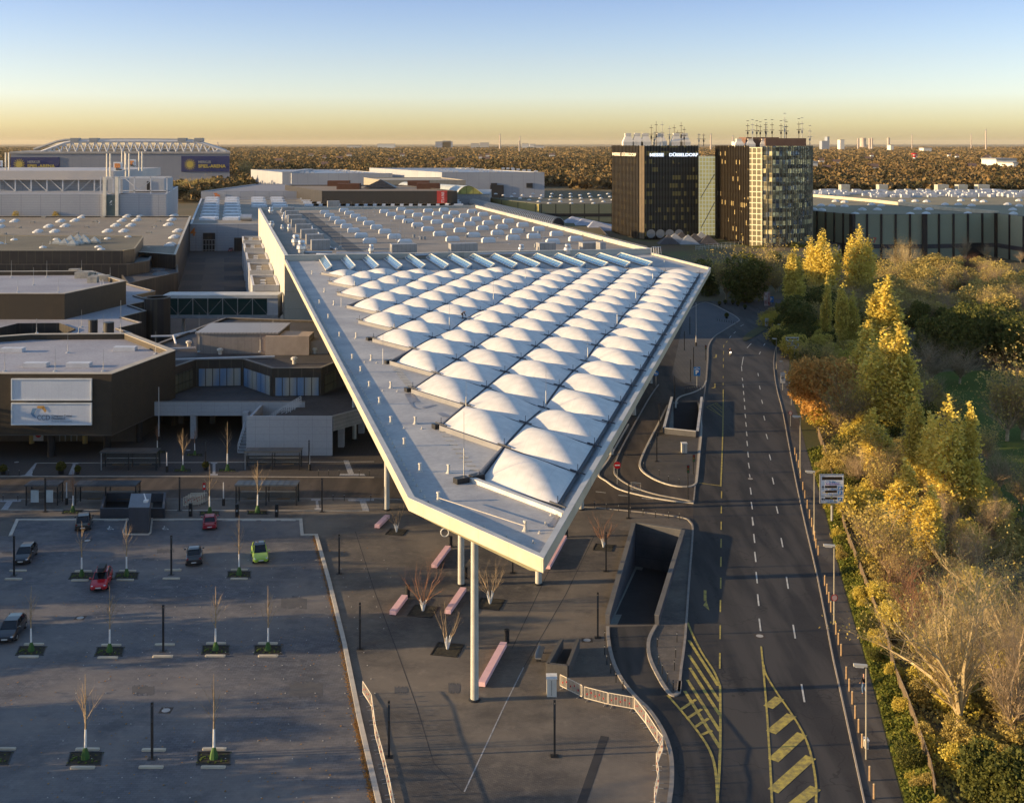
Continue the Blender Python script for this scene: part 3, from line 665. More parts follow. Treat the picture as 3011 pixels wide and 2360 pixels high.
for c, x, y in (('W', 590, 905), ('W', 720, 880), ('N', 1190, 1580), ('N', 935, 1250), ('N', 750, 1000), ('N', 580, 792)):
    p = P(c, x, y, H0); MB().obox((p.x - .5, p.y - .3), (p.x + .45, p.y + .3), .7, H0, H0 + .42).build('drain_box', m_dark, cp)
m_stain = M('wet stain', (.13, .125, .14), .35, (.22, .21, .22), .8); b = MB()
for c, pts in (('N', ((885, 1275), (950, 1270), (1000, 1330), (1020, 1345), (960, 1350), (975, 1390), (1025, 1412), (960, 1395), (915, 1330))), ('N', ((1040, 1395), (1110, 1375), (1170, 1372), (1110, 1392), (1060, 1402))), ('N', ((1170, 1445), (1215, 1440), (1290, 1470), (1280, 1482), (1225, 1478))), ('W', ((1385, 1165), (1412, 1170), (1395, 1215), (1360, 1275), (1322, 1280), (1312, 1262), (1345, 1225))), ('N', ((150, 185), (240, 215), (215, 225), (170, 205)))):
    b.hpoly(smooth_pts([P(c, x, y, H0) for x, y in pts], 3), H0 + .006)
b.build('puddle_stain', m_stain, cp)
# ring shaped lamp hanging under the front edge
rg = thing('ring_lamp', 'white ring shaped lamp hanging under the front edge of the canopy', 'lamp', (-5.9, 86.4, 16.4))
b = MB(); c0 = P('I', 548, 293, 16.4)
LOC[rg.name] = tuple(c0); rg.location = c0
b.path([(c0.x + .3 * math.cos(a * math.pi / 8), c0.y, c0.z + .3 * math.sin(a * math.pi / 8)) for a in range(17)], .05, 6)
b.build('ring', m_white, rg); MB().tube((c0.x, c0.y, c0.z + .3), (c0.x, c0.y, c0.z + .9), .02).build('hanger', m_dark, rg)
# ================================================================ the main hall behind it
BLc, BRc = (-100.0, 452.0), (-14.6, 474.0)
m_hwall = M('hall wall', (.48, .46, .40), .7, scale=.08, lines=((ZV, 4.0, .08), (UV, 8.0, .08)), linecol=(.28, .27, .23))
m_hroof = M('hall roof', (.27, .24, .205), .88, (.20, .18, .155), .08, fine=.25, lines=((VV, 1.2, .05),), linecol=(.24, .22, .20))
HH = 20.3
hall = block('exhibition_hall', 'long pale hall with rows of white rooflights and plant behind the canopy', [LB, RH, BRc, BLc], HH, m_hwall, m_hroof, par=.9, pw=.8, cop=M('hall coping', (.62, .60, .54), .6))
UN, VN = Vector((-.25, .968, 0)).normalized(), Vector((.968, .25, 0)).normalized()
hz = HH - .9
# end wall details below the roof: joints are in the material; glass front under the canopy
fr = MB(); a, d = Vector((*LB, 0)), Vector((*RH, 0))
p0 = a.lerp(d, .10); p1 = a.lerp(d, .985); nrm = Vector((VN.y, -VN.x, 0)) * .25
fr.obox(p0 + nrm, p1 + nrm, .2, .2, 16.5); fr.build('glass_front', m_glassd, hall)
fr = MB()
for k in range(28):
    q = p0.lerp(p1, k / 27) + nrm * 1.9; fr.box(q.x - .08, q.x + .08, q.y - .1, q.y + .1, .1, 16.6)
for z in (4, 8, 12, 16.5): fr.obox(p0 + nrm * 1.8, p1 + nrm * 1.8, .12, z, z + .12)
fr.build('mullion', m_steel, hall)
def hp(v_, u_, z=hz):     # hall coordinates: v across from the left wall, u back from the front
    q = Vector((*LB, 0)) + VN * v_ + UN * u_; return Vector((q.x, q.y, z))
def oblk(mb, c, lu, lv, h, ch=0.0):        # box aligned with the hall
    pts = [c + UN * su * lu / 2 + VN * sv * lv / 2 for su, sv in ((-1, -1), (-1, 1), (1, 1), (1, -1))]
    if ch:
        mb.prism(pts, c.z, c.z + h - ch, top=False)
        t2 = [c + UN * su * (lu / 2 - ch) + VN * sv * (lv / 2 - ch) for su, sv in ((-1, -1), (-1, 1), (1, 1), (1, -1))]
        mb.ring([(p.x, p.y, c.z + h - ch) for p in pts], [(p.x, p.y, c.z + h) for p in t2]); mb.quad(*[(p.x, p.y, c.z + h) for p in t2])
    else: mb.prism(pts, c.z, c.z + h)
    return mb
m_rl = M('rooflight acrylic', (.62, .62, .62), .35, (.52, .53, .54), .5, obj=True)
cols_v = [10.5, 24.5, 33.0, 47.0, 55.5, 64.0, 71.0, 79.5]
for ci, v_ in enumerate(cols_v):
    for r in range(8 if ci % 2 else 9):
        u_ = 32 + r * 18.6 + (6.5 if ci % 2 else 0) + rd.uniform(-.4, .4)
        if ci >= 6: u_ -= 8
        if u_ > 182: continue
        c = hp(v_, u_); mb = oblk(MB(), c, 1.7, 3.6, 1.35, .45); mb.build('rooflight', m_rl, hall)
# plant boxes
m_hv = M('plant casing', (.30, .30, .30), .5, metal=.2, obj=True, lines=((XV, 1.0, .04),))
for x, y in ((695, 360), (722, 388), (745, 420), (770, 455), (805, 493), (845, 533), (885, 572), (925, 615)):
    p = P('B', x, y, hz); oblk(MB(), p, 3.0, 4.6, 2.5).build('plant_box', m_hv, hall)
for c, x, y, wv, hh in (('B', 1523, 655, 7.5, 2.6), ('B', 1950, 650, 8.2, 2.6), ('C', 676, 790, 5.2, 2.3), ('C', 950, 785, 5.0, 2.2), ('C', 1030, 795, 1.8, 2.6), ('B', 1020, 322, 6, 3)):
    p = P(c, x, y, hz); oblk(MB(), p + UN * 1.5, 3.2, wv * .8, hh).build('plant_box', m_hv, hall)
m_alu = M('bright duct metal', (.55, .55, .55), .3, metal=.7, obj=True)
for c, x, y, r, h in (('B', 750, 598, 1.15, 3.2), ('B', 790, 650, 1.15, 3.4), ('B', 572, 362, 1.0, 2.6), ('B', 660, 410, .6, 2.0), ('B', 652, 480, .5, 1.8), ('B', 702, 490, .6, 2.3), ('B', 578, 457, .9, 2.0), ('B', 1288, 655, .7, 2.6), ('C', 805, 800, 1.0, 2.4), ('C', 508, 790, .8, 2.0)):
    p = P(c, x, y, hz); MB().lathe(p, [(r * .7, 0), (r * .7, h * .35), (r, h * .4), (r * .95, h * .62), (r * .5, h * .8), (r * .75, h * .85), (r * .6, h)], 14).build('exhaust_cowl', m_alu, hall, smooth=False)
b = MB()
for a, d in (((815, 635), (1010, 635)), ((900, 648), (1030, 655)), ((1040, 640), (1440, 640)), ((1600, 655), (1870, 645))):
    p, q = P('B', *a, hz + .5), P('B', *d, hz + .5); b.tube(p, q, .3, .3, 8)
p, q = P('C', 220, 800, hz + .5), P('C', 600, 795, hz + .5); b.tube(p, q, .25, .25, 8)
b.build('roof_duct', m_alu, hall)
b = MB()
pts = [P('B', x, y, hz + .25) for x, y in ((735, 352), (785, 395), (830, 440), (865, 450), (870, 470), (905, 492), (925, 510), (940, 545), (975, 575), (1000, 605), (1040, 612))]
b.path(pts, .28, 6); b.build('white_pipe', m_whitem, hall)
MB().hpoly([tuple(hp(20, 175)[:2]), tuple(hp(16, 175)[:2]), tuple(hp(16, 8)[:2]), tuple(hp(20, 8)[:2])], hz + .01).build('roof_walkway', M('dark walkway', (.10, .10, .10), .9), hall)
for k in range(46):
    c = hp(rd.uniform(4, 84), rd.uniform(14, 182)); h = rd.uniform(3.2, 5)
    rods = MB().tube(c, c + Vector((0, 0, h)), .06, .03, 4); rods.lathe(c, [(.4, 0), (.3, .12)], 6); rods.build('lightning_rod', m_steel, hall)
for k in range(16):
    c = hp(rd.uniform(26, 82), rd.uniform(14, 180)); oblk(MB(), c, .6, .6, .9).build('small_vent', m_grey, hall)
# railing along the right parapet
b = MB(); a, d = Vector((*RH, HH)), Vector((*BRc, HH)); off = VN * -1.2
for k in range(60):
    q = a.lerp(d, (k + .5) / 60) + off; b.tube(q - Vector((0, 0, .8)), q + Vector((0, 0, .6)), .03, .03, 4)
b.tube(a + off + Vector((0, 0, .6)), d + off + Vector((0, 0, .6)), .035, .035, 4); b.build('railing', m_steel, hall)
b = MB()
for k in (0, 1):
    for s in (0, 1): q = P('C', 1340 + 30 * k + 14 * s, 815, HH); b.path([q, q + Vector((0, 0, 2)), q + Vector((.7, 1.2, 2.1)), q + Vector((.9, 1.5, .4))], .06, 5)
b.build('access_ladder', m_whitem, hall)
# sawtooth rooflights between hall and domes
m_sky = glass('rooflight glass', (.10, .22, .36), .12)
frs = M('rooflight frame', (.60, .58, .52), .5)
q0, q1 = Vector((-43.6, 266.0)), Vector((25.8, 270.5)); e0, e1 = Vector((-37.9, 241.5)), Vector((30.6, 249.0))
for k in range(15):
    t = k / 14; s = q0.lerp(q1, t); e = e0.lerp(e1, t); d = (e - s).normalized(); n = Vector((d.y, -d.x)); n = n if n.x < 0 else -n
    z = H0 + .05; w_ = 1.25
    A1, A2 = s + n * w_, e + n * w_
    g = MB(); g.quad((A1.x, A1.y, z + .2), (A2.x, A2.y, z + .2), (e.x, e.y, z + 1.05), (s.x, s.y, z + 1.05))
    g.quad((s.x, s.y, z), (s.x, s.y, z + 1.05), (e.x, e.y, z + 1.05), (e.x, e.y, z)).quad((A1.x, A1.y, z), (A1.x, A1.y, z + .2), (s.x, s.y, z + 1.05), (s.x, s.y, z)).quad((A2.x, A2.y, z), (A2.x, A2.y, z + .2), (e.x, e.y, z + 1.05), (e.x, e.y, z))
    r = g.build('sawtooth_rooflight', m_sky, hall)
    f = MB()
    f.tube((s.x, s.y, z + 1.1), (e.x, e.y, z + 1.1), .14, .14, 4); f.tube((A1.x, A1.y, z + .2), (A2.x, A2.y, z + .2), .12, .12, 4)
    for u in [0, 1] : 
        p = s.lerp(e, u); f.tube((p.x + n.x * w_, p.y + n.y * w_, z + .25), (p.x, p.y, z + 1.1), .2, .2, 4)
    for u in range(1, 9):
        p = s.lerp(e, u / 9); f.tube((p.x + n.x * w_, p.y + n.y * w_, z + .22), (p.x, p.y, z + 1.08), .04, .04, 4)
    f.build('rooflight_frame', frs, hall)
# worker on the roof, bending over the cables
# ================================================================ buildings left of the canopy
m_brown = M('brown ribbed cladding', (.048, .036, .024), .65, (.036, .028, .019), .8, lines=((XV, .9, .12), ((0, 1, 0), .9, .12)), linecol=(.038, .030, .022))
m_drib = M('dark ribbed facade', (.020, .020, .022), .4, (.030, .028, .028), .3, lines=((XV, 2.4, .22), ((0, 1, 0), 2.4, .22)), linecol=(.055, .048, .040))
m_broof = M('blue grey roof sheet', (.33, .325, .345), .75, (.26, .255, .28), .12, fine=.3)
m_droof = M('dark bitumen roof', (.050, .048, .050), .8, (.075, .070, .072), .2, fine=.3)
m_tanroof = M('tan gravel roof', (.25, .215, .165), .9, (.20, .17, .135), .05, fine=.35, lines=(((.24, .97, 0), 6, .25), ((.97, -.24, 0), 6, .25)), linecol=(.18, .155, .125))
m_olroof = M('olive gravel roof', (.16, .14, .095), .9, (.12, .105, .075), .06, fine=.35)
m_clad = M('light metal cladding', (.33, .345, .375), .55, (.29, .305, .34), .05, metal=.1, lines=((ZV, 1.1, .10), (XV, 9.0, .25)), linecol=(.20, .21, .24))
m_clad2 = M('large grey panels', (.38, .39, .41), .6, (.34, .35, .375), .15, lines=((ZV, 1.05, .035), (XV, 2.1, .04), ((0, 1, 0), 2.1, .04)), linecol=(.22, .23, .25))
m_copd = M('dark coping', (.10, .09, .08), .6)
def xy(c, x, y, h): p = P(c, x, y, h); return (p.x, p.y)
# congress building in front: brown box on posts
h = 12.6
poly = [xy('F', 650, 475, h), xy('F', 1022, 338, h), xy('F', 755, 236, h), xy('F', 185, 240, h), (-118, 184), (-112, 166)]
poly[5] = (-108, poly[0][1] + .6)
ccd = block('congress_building', 'brown box-shaped congress building on posts with two white banners', poly, h, m_brown, m_broof, z0=3.8, par=.9, pw=1.1, cop=M('congress coping', (.46, .40, .31), .7))
MB().prism(poly, 3.7, 3.8).build('underside', m_copd, ccd)
zf = poly[0][1]
for x, y in (('F', 300), ('F', 625)), : pass
for x, y in ((300, 955), (625, 925), (810, 870)):
    p = P('F', x, y); MB().tube((p.x, p.y, 0), (p.x, p.y, 3.8), .55, .55, 14).build('post', m_dark, ccd)
for x in (185, 495):
    p = P('F', x, 878); MB().tube((p.x, p.y, 0), (p.x, p.y, 3.75), .38, .38, 14).build('post', M('ochre post', (.40, .30, .12), .6), ccd)
# recessed ground floor
gz = P('F', 300, 882)[1] + 1.5
b = MB().box(-115, XZ('F', 800, gz), gz, gz + 14, 0, 3.7); b.build('ground_floor', m_copd, ccd)
b = MB().box(XZ('F', 350, gz), XZ('F', 485, gz), gz - .12, gz - .02, .1, 3.2); b.build('entrance_glass', glass('warm glass', (.20, .17, .11), .2), ccd)
b = MB()
for x in (350, 383, 417, 450, 485): X = XZ('F', x, gz); b.box(X - .08, X + .08, gz - .2, gz - .1, .1, 3.2)
b.box(XZ('F', 350, gz), XZ('F', 485, gz), gz - .2, gz - .1, 3.1, 3.25); b.build('door_frame', m_steel, ccd)
# banners on the front
m_ban = M('banner cloth', (.56, .59, .64), .6, (.52, .55, .60), .4, lines=((XV, .95, .03),), linecol=(.44, .47, .54))
m_bfr = M('banner frame', (.75, .75, .72), .5)
bf = zf + .05
for i, (y0, y1) in enumerate(((507, 622), (648, 765))):
    Zb = bf - .3; x0, x1 = XZ('F', 72, Zb), XZ('F', 528, Zb); z1, z0 = HT('F', y0, Zb), HT('F', y1, Zb)
    bo = MB().box(x0, x1, Zb, Zb + .2, z0, z1).build('banner', m_ban, ccd)
    f = MB(); e = .16
    for q in ((x0 - e, x1 + e, z0 - e, z0), (x0 - e, x1 + e, z1, z1 + e), (x0 - e, x0, z0, z1), (x1, x1 + e, z0, z1)): f.box(q[0], q[1], Zb - .1, Zb + .22, q[2], q[3])
    f.build('banner_frame', m_bfr, ccd)
    if i == 1:
        Zt = Zb - .04; g1 = M('logo grey', (.22, .25, .30), .6); o1 = M('logo orange', (.62, .34, .10), .6); b1 = M('logo blue', (.16, .28, .42), .6)
        text('CCD', (XZ('F', 215, Zt), Zt, HT('F', 741, Zt)), XV, 1.0, g1, ccd, bold=.012, fit=1.85)
        text('Congress Center', (XZ('F', 300, Zt), Zt, HT('F', 723, Zt)), XV, .46, g1, ccd, bold=.005, fit=3.0)
        text('Düsseldorf', (XZ('F', 300, Zt), Zt, HT('F', 739, Zt)), XV, .46, g1, ccd, bold=.005, fit=1.95)
        text('Events for communication', (XZ('F', 300, Zt), Zt, HT('F', 752, Zt)), XV, .22, b1, ccd, fit=2.9)
        def lg(pts, m, n):
            b = MB(); b.quad(*[(XZ('F', x, Zt), Zt - .01, HT('F', y, Zt)) for x, y in pts]); return b.build(n, m, ccd)
        lg([(190, 673), (216, 673), (198, 706), (178, 706)], b1, 'logo_piece'); lg([(178, 706), (198, 706), (211, 730), (192, 722)], b1, 'logo_piece')
        lg([(219, 659), (255, 659), (252, 678), (214, 672)], o1, 'logo_piece'); lg([(255, 659), (271, 686), (263, 699), (246, 677)], o1, 'logo_piece')
m_box = m_whitem
for x0, y0 in ((35, 345), (690, 338), (172, 432), (422, 432)):
    p = P('F', x0 + 38, y0, h - .9); MB().box(p.x - 1.8, p.x + 1.8, p.y - .6, p.y + .9, h - .9, h - .25).build('roof_hatch', m_box, ccd)
def rod(c, x, y, h_, top, parent, r=.05):
    p = P(c, x, y, h_); L = (sp(c, 0, y)[1] - sp(c, 0, top)[1]) * p.y / FPX
    MB().lathe((p.x, p.y, h_), [(.35, 0), (.28, .15), (.06, .2)], 6).tube((p.x, p.y, h_), (p.x, p.y, h_ + L * .4), r, r * .9, 5).tube((p.x, p.y, h_ + L * .4), (p.x, p.y, h_ + L), r * .6, r * .4, 4).build('lightning_rod', m_steel, parent)
for x, y, t in ((28, 460, 325), (322, 460, 325), (602, 458, 325), (395, 352, 225), (212, 268, 152), (458, 270, 152), (703, 270, 45), (907, 358, 225)): rod('F', x, y, h - .9, t, ccd)
# second brown box and the low roof plate with stepped edge
h = 15.0
p2 = [xy('A', 540, 1378, h), xy('A', 1055, 1270, h), xy('A', 770, 1185, h), xy('A', 0, 1188, h), (-150, 280), (-140, xy('A', 540, 1378, h)[1] + .8)]
cc2 = block('congress_building', 'second brown box-shaped building with a white ladder down its side, behind the bannered one', p2, h, m_brown, m_broof, z0=9.3, par=.9, pw=1.1, cop=M('second coping', (.42, .37, .30), .7))
for x, y, t in ((95, 1240, 1098), (392, 1238, 1098), (683, 1200, 1095), (281, 1305, 1155), (150, 1365, 1240), (488, 1365, 1240), (922, 1235, 1155)): rod('A', x, y, h - .9, t, cc2, .06)
m_plant = M('rooftop plant', (.22, .21, .20), .6, (.40, .36, .28), .8, obj=True)
for x, y, w_ in ((690, 1245, 3.2), (745, 1240, 2.8), (840, 1270, 4.0), (780, 1282, 2.2), (625, 1215, 2.4)):
    p = P('A', x, y, h - .9); MB().box(p.x - w_ / 2, p.x + w_ / 2, p.y - .8, p.y + .8, h - .9, h + .5).build('plant_box', m_plant, cc2)
l = thing('roof_ladder', 'white ladder leaning on the brown side wall of the second congress building', 'ladder', tuple(P('A', 908, 1500, 9.5)))
a, d = P('A', 900, 1505, 9.5), P('A', 846, 1258, 15.4); a.y = d.y - 1.2 if a.y > d.y - 1.2 else a.y
b = MB(); o_ = Vector((.35, 0, 0)); b.tube(a - o_, d - o_, .06, .06, 4).tube(a + o_, d + o_, .06, .06, 4); b.build('rail', m_whitem, l)
b = MB()
for k in range(1, 22): q = a.lerp(d, k / 22); b.tube(q - o_, q + o_, .04, .04, 4)
b.build('rungs', m_whitem, l)
h = 10.0
zz = [('A', 1300, 1355), ('A', 1125, 1390), ('A', 1265, 1432), ('A', 1080, 1470), ('A', 1225, 1520), ('A', 1020, 1570), ('A', 1185, 1618), ('A', 985, 1665), ('A', 1100, 1706)]
pl = [xy(*q, h) for q in zz] + [xy('F', 1000, 300, h), (-70, 197), (-150, 197), (-160, 300), xy('A', 1060, 1290, h)]
pl[9] = (-62, 198)
hole = [xy('F', 105, 180, h), xy('F', 345, 178, h), xy('F', 440, 212, h), xy('F', 330, 262, h), xy('F', -40, 262, h), xy('F', -40, 215, h)]
plate = block('congress_roof_wing', 'low stepped building wing with zigzag dark walls and a bluish flat roof', pl, h, m_drib, m_broof, par=.25, pw=.4, holes=[hole], cop=M('plate coping', (.34, .30, .26), .7))
for x, y, r, hh in ((542, 232, .85, 2.6), (634, 234, .95, 2.2)):
    p = P('F', x, y, h); MB().lathe((p.x, p.y, h - .2), [(r, 0), (r, hh), (r * .9, hh)], 16).build('black_flue', m_dark, plate)
for x, y, t in ((308, 1706, 1585), (658, 1706, 1582), (936, 1690, 1535), (1012, 1690, 1432), (865, 1700, 1540), (683, 1655, 1510)): rod('A', x, y, h - .2, t, plate, .06)
# dark tiered building behind
h = 12.0
p3 = [xy('A', 1060, 1132, h), xy('A', 1250, 1100, h), xy('A', 1315, 978, h), (-200, 400), (-215, 320.5)]
t3 = block('tiered_dark_building', 'dark glazed two-tier building with a row of small pyramid skylights on its olive roof', p3, h, m_drib, M('dark blue roof', (.060, .075, .080), .6), par=.4, cop=m_copd)
h = 15.7
p3b = [xy('A', 1030, 1017, h), xy('A', 1125, 1000, h), xy('A', 1200, 897, h), (-200, 376), (-215, 323)]
b = MB(); b.prism(p3b, 11.6, h, top=False); b.build('upper_wall', m_drib, t3); MB().hpoly(p3b, h - .002).build('upper_roof', m_olroof, t3)
k = MB(); ex = offs([p3b[-1]] + p3b + [p3b[0]], 0)
for i in range(3): k.obox(p3b[i], p3b[i + 1], .5, h, h + .18)
k.build('upper_coping', M('olive coping', (.30, .26, .18), .8), t3)
m_pyr = M('pyramid glazing', (.42, .42, .38), .3, (.30, .31, .30), .8, obj=True)
for x, y in ((480, 960), (540, 965), (610, 972), (660, 962), (720, 955), (790, 948), (590, 935), (650, 925), (700, 930)):
    p = P('A', x, y, h); s = 1.25
    b = MB(); b.box(p.x - s, p.x + s, p.y - s, p.y + s, h, h + .5)
    for a, d in (((-s, -s), (s, -s)), ((s, -s), (s, s)), ((s, s), (-s, s)), ((-s, s), (-s, -s))): b.quad((p.x + a[0], p.y + a[1], h + .5), (p.x + d[0], p.y + d[1], h + .5), (p.x, p.y, h + 1.9))
    b.build('pyramid_skylight', m_pyr, t3)
m_dl = M('domed skylight', (.62, .62, .60), .4, (.5, .5, .5), .8, obj=True)
def dl(c, x, y, h_, parent, w_=2.2, d=2.2, hh=.9):
    p = P(c, x, y, h_); p.z = h_ - .05
    b = MB().lathe((0, 0, 0), [(1, 0), (1, .3), (.82, .62), (.45, .92), (.05, 1)], 10)
    b.v = [(p.x + v[0] * w_, p.y + v[1] * d, p.z + v[2] * hh) for v in b.v]; b.build('domed_skylight', m_dl, parent)
for x, y in ((118, 928), (472, 925), (900, 918), (1072, 903), (822, 988), (848, 1008), (360, 992), (0, 958), (1243, 1000)): dl('A', x, y, h if x < 1200 else 12, t3, 1.15, .9, .6)
for x, y, t in ((45, 960, 895), (420, 960, 895), (710, 930, 880), (837, 950, 890), (355, 992, 950), (115, 920, 885), (895, 925, 885)): rod('A', x, y, h, t, t3, .08)
# big tan-roofed hall
h = 13.0
p4 = [xy('A', 1470, 1050, h), xy('A', 1600, 728, h), (-300, 520), (-300, 378), xy('A', 1200, 1030, h)]
h5 = block('exhibition_hall', 'broad low hall with a tan gravel roof dotted with pairs of domed skylights', p4, h, m_drib, m_tanroof, par=.5, pw=.8, cop=M('pale hall coping', (.50, .46, .38), .7))
for x, y in ((130, 770), (10, 772), (515, 770), (635, 765), (1028, 765), (1150, 762), (1445, 758), (10, 817), (415, 815), (553, 810), (975, 806), (1103, 806), (1417, 800), (325, 858), (465, 857), (908, 855), (1043, 854), (1495, 853), (1467, 905), (1432, 970), (695, 735), (1072, 730), (1182, 728), (1463, 724)):
    dl('A', x, y, h - .5, h5, 1.8, .9, 1.1); dl('A', x - 16, y + 9, h - .5, h5, 1.8, .9, 1.0)
for x, y in ((366, 742), (862, 738), (1358, 735), (273, 783), (795, 779), (1327, 775), (157, 828), (725, 824), (1290, 819), (33, 882), (638, 875), (1245, 870)):
    p = P('A', x, y, h - .5); MB().box(p.x - .9, p.x + .9, p.y - .6, p.y + .6, h - .5, h + .15).build('roof_vent', m_plant, h5)
for x, y, t in ((830, 785, 735), (1290, 830, 790), (710, 925, 880)): rod('A', x, y, h - .5, t, h5, .08)
# low roofs with puddles between, dark octagonal shaft
h = 9.0
q = [xy('A', 1075, 1290, h), xy('A', 1255, 1250, h), xy('A', 1490, 1200, h), xy('A', 1478, 1060, h), xy('A', 1250, 1090, h), xy('A', 1000, 1200, h)]
lowr = block('link_building', 'low dark building with bright puddles on its roof beside the hall passage', q, h, m_drib, m_droof, par=.3, pw=.4, cop=m_copd)
m_pud = glass('puddle', (.50, .53, .56), .03)
for i, pts in enumerate((((1262, 1165), (1300, 1158), (1380, 1160), (1370, 1180), (1310, 1182), (1262, 1178)), ((1285, 1200), (1350, 1185), (1420, 1200), (1390, 1218), (1300, 1228), (1272, 1216)))):
    MB().hpoly(smooth_pts([xy('A', *p, h - .3) for p in pts], 3), h - .285).build('puddle', m_pud, lowr)
p = Vector((XZ('A', 1315, 250), 250, 0)); sh = thing('octagonal_shaft', 'dark octagonal stair shaft at the left end of the glazed bridge', 'tower', tuple(p))
MB().lathe(p, [(2.9, 0), (2.9, 12.3), (2.5, 12.3), (2.5, 12.0)], 8).build('wall', m_drib, sh); MB().lathe((p.x, p.y, 12.3), [(3.05, 0), (3.05, .15), (2.4, .15), (2.4, 0)], 8).build('coping', m_copd, sh)
# glazed bridge into the hall
zb = 262.0; x0, x1 = XZ('A', 1365, zb), -53.5
br = thing('glazed_bridge', 'long glazed footbridge with green glass and diagonal bracing joining the pale hall', 'bridge', ((x0 + x1) / 2, zb, 0))
zt, zg1, zg0, zl = HT('F', 14, zb), HT('F', 33, zb), HT('F', 130, zb), HT('F', 136, zb)
MB().box(x0, x1, zb - .4, zb + 5.5, zg1, zt).build('roof', M('bridge roof', (.50, .50, .48), .6), br)
MB().box(x0, x1, zb - .4, zb + 5.5, zl - .5, zg0).build('deck', m_grey, br)
MB().box(x0 + .1, x1 - 2.4, zb, zb + 5, zg0, zg1).build('glazing', glass('green glass', (.015, .055, .055), .08), br)
MB().box(x1 - 2.4, x1, zb - .1, zb + 5.2, zg0, zg1).build('end_panel', m_clad2, br)
b = MB(); n = 7
for k in range(n + 1): X = x0 + (x1 - 2.4 - x0) * k / n; b.box(X - .07, X + .07, zb - .12, zb - .0, zg0, zg1)
b.build('mullion', m_steel, br); b = MB()
for k in range(n):
    Xa, Xb = x0 + (x1 - 2.4 - x0) * k / n, x0 + (x1 - 2.4 - x0) * (k + 1) / n; za, zc = (zg0, zg1) if k % 2 else (zg1, zg0); b.tube((Xa, zb + .06, za), (Xb, zb + .06, zc), .09, .09, 4)
b.build('bracing', m_grey, br)
for X in (x0 + 4, x0 + 14): MB().box(X - .3, X + .3, zb + 2, zb + 2.6, 0, zl - .5).build('pier', m_conc, br)
# annex boxes along the hall's left wall
for k, (za, ln) in enumerate(((282, 22), (314.5, 21), (345, 22), (381.7, 19), (412, 18))):
    wx = -52 - .2526 * (za - 262) - .2; hh = 11.0
    q = [(wx - 6.6, za), (wx, za), (wx - .2526 * ln, za + ln), (wx - 6.6 - .2526 * ln, za + ln)]
    where = ('nearest to the glazed bridge', 'second from the glazed bridge', 'middle of the five', 'second from the far end', 'farthest from the glazed bridge')[k]
    t = block('hall_annex', 'pale-edged annex box on the left wall of the hall, ' + where, q, hh, m_clad2, m_tanroof, par=.5, pw=.45, cop=m_whitem, group='annex boxes along the hall wall', cat='annex')
    MB().box(q[0][0] + .6, q[1][0] - .4, za - .08, za + .02, 5.2, 9.6).build('louvre', m_copd, t)
    for dx, dy in ((2.0, 6), (2.2, 12)): MB().box(q[0][0] + dx - dy * .25, q[0][0] + dx + 1.3 - dy * .25, za + dy, za + dy + 1.2, hh - .5, hh - .1).build('roof_hatch', m_whitem, t)
# hall 4 with striped roof
h = 11.5; zf4 = 489.0
p5 = [(XZ('A', 1590, zf4), zf4), (XZ('B', 480, zf4) + 6, zf4), (-60, 500), (XZ('B', 1340, 707), 707), (XZ('A', 1680, 707), 707)]
p5[3] = (XZ('B', 1890, 640), 640); p5.insert(4, (XZ('B', 1650, 715), 715)); p5[5] = (XZ('A', 1680, 712), 712)
h4 = block('exhibition_hall', 'grey clad hall marked 4 with bands of white strip rooflights', p5, h, m_clad, M('greyish tan roof', (.27, .24, .20), .9, (.22, .20, .17), .05), par=.4, pw=.8, cop=m_whitem)
Zt = zf4 - .2
text('4', (XZ('A', 1592, Zt), Zt, HT('A', 890, Zt)), XV, 4.6, M('orange number', (.62, .18, .04), .6), h4, depth=.2, bold=.1)
MB().box(XZ('A', 1700, Zt), XZ('A', 1800, Zt), zf4 - .35, zf4 + .1, 0, HT('A', 868, Zt)).build('gate', m_drib, h4)
b = MB()
for k in range(5): X = XZ('A', 1700 + 25 * k, Zt); b.box(X - .12, X + .12, zf4 - .5, zf4 - .36, 0, HT('A', 925, Zt))
for y in (925, 965, 1010): b.box(XZ('A', 1700, Zt), XZ('A', 1800, Zt), zf4 - .5, zf4 - .36, HT('A', y, Zt) - .12, HT('A', y, Zt) + .12)
b.build('gate_frame', m_steel, h4)
MB().box(XZ('A', 1960, Zt), XZ('A', 2040, Zt), zf4 - .3, zf4 + .1, 0, HT('A', 908, Zt)).build('gate', m_drib, h4)
m_str = M('strip rooflight', (.66, .68, .72), .4, obj=True)
for band in ((150, 165, 120, 140), (290, 305, 290, 315), (475, 492, 500, 520), (610, 630, 670, 690)):
    for k in range(9):
        t_ = k / 9; y = 255 + (430 - 255) * (t_ ** 1.35); x = band[0] + (band[2] - band[0]) * ((y - 255) / 175); 
        if band[0] > 400 and y > 318: continue
        p = P('B', x + 4, y, h - .4); MB().box(p.x - 3.6, p.x + 3.6, p.y - 2.5, p.y + 4.5, h - .4, h + .9).build('rooflight', m_str, h4)
for x in range(830, 1860, 64):
    for y in (258, 272, 287, 303):
        p = P('B', x + (y - 258) * .8, y, h - .4); MB().box(p.x - 4, p.x + 4, p.y - 1.5, p.y + 1.5, h - .4, h + .6).build('rooflight', m_str, h4)
pp = P('B', 400, 412, h - .4); MB().tube((pp.x - 2.5, pp.y, h + 1.2), (pp.x + 2.5, pp.y, h + 1.2), 1.5, 1.5, 12).build('roof_tank', m_alu, h4)
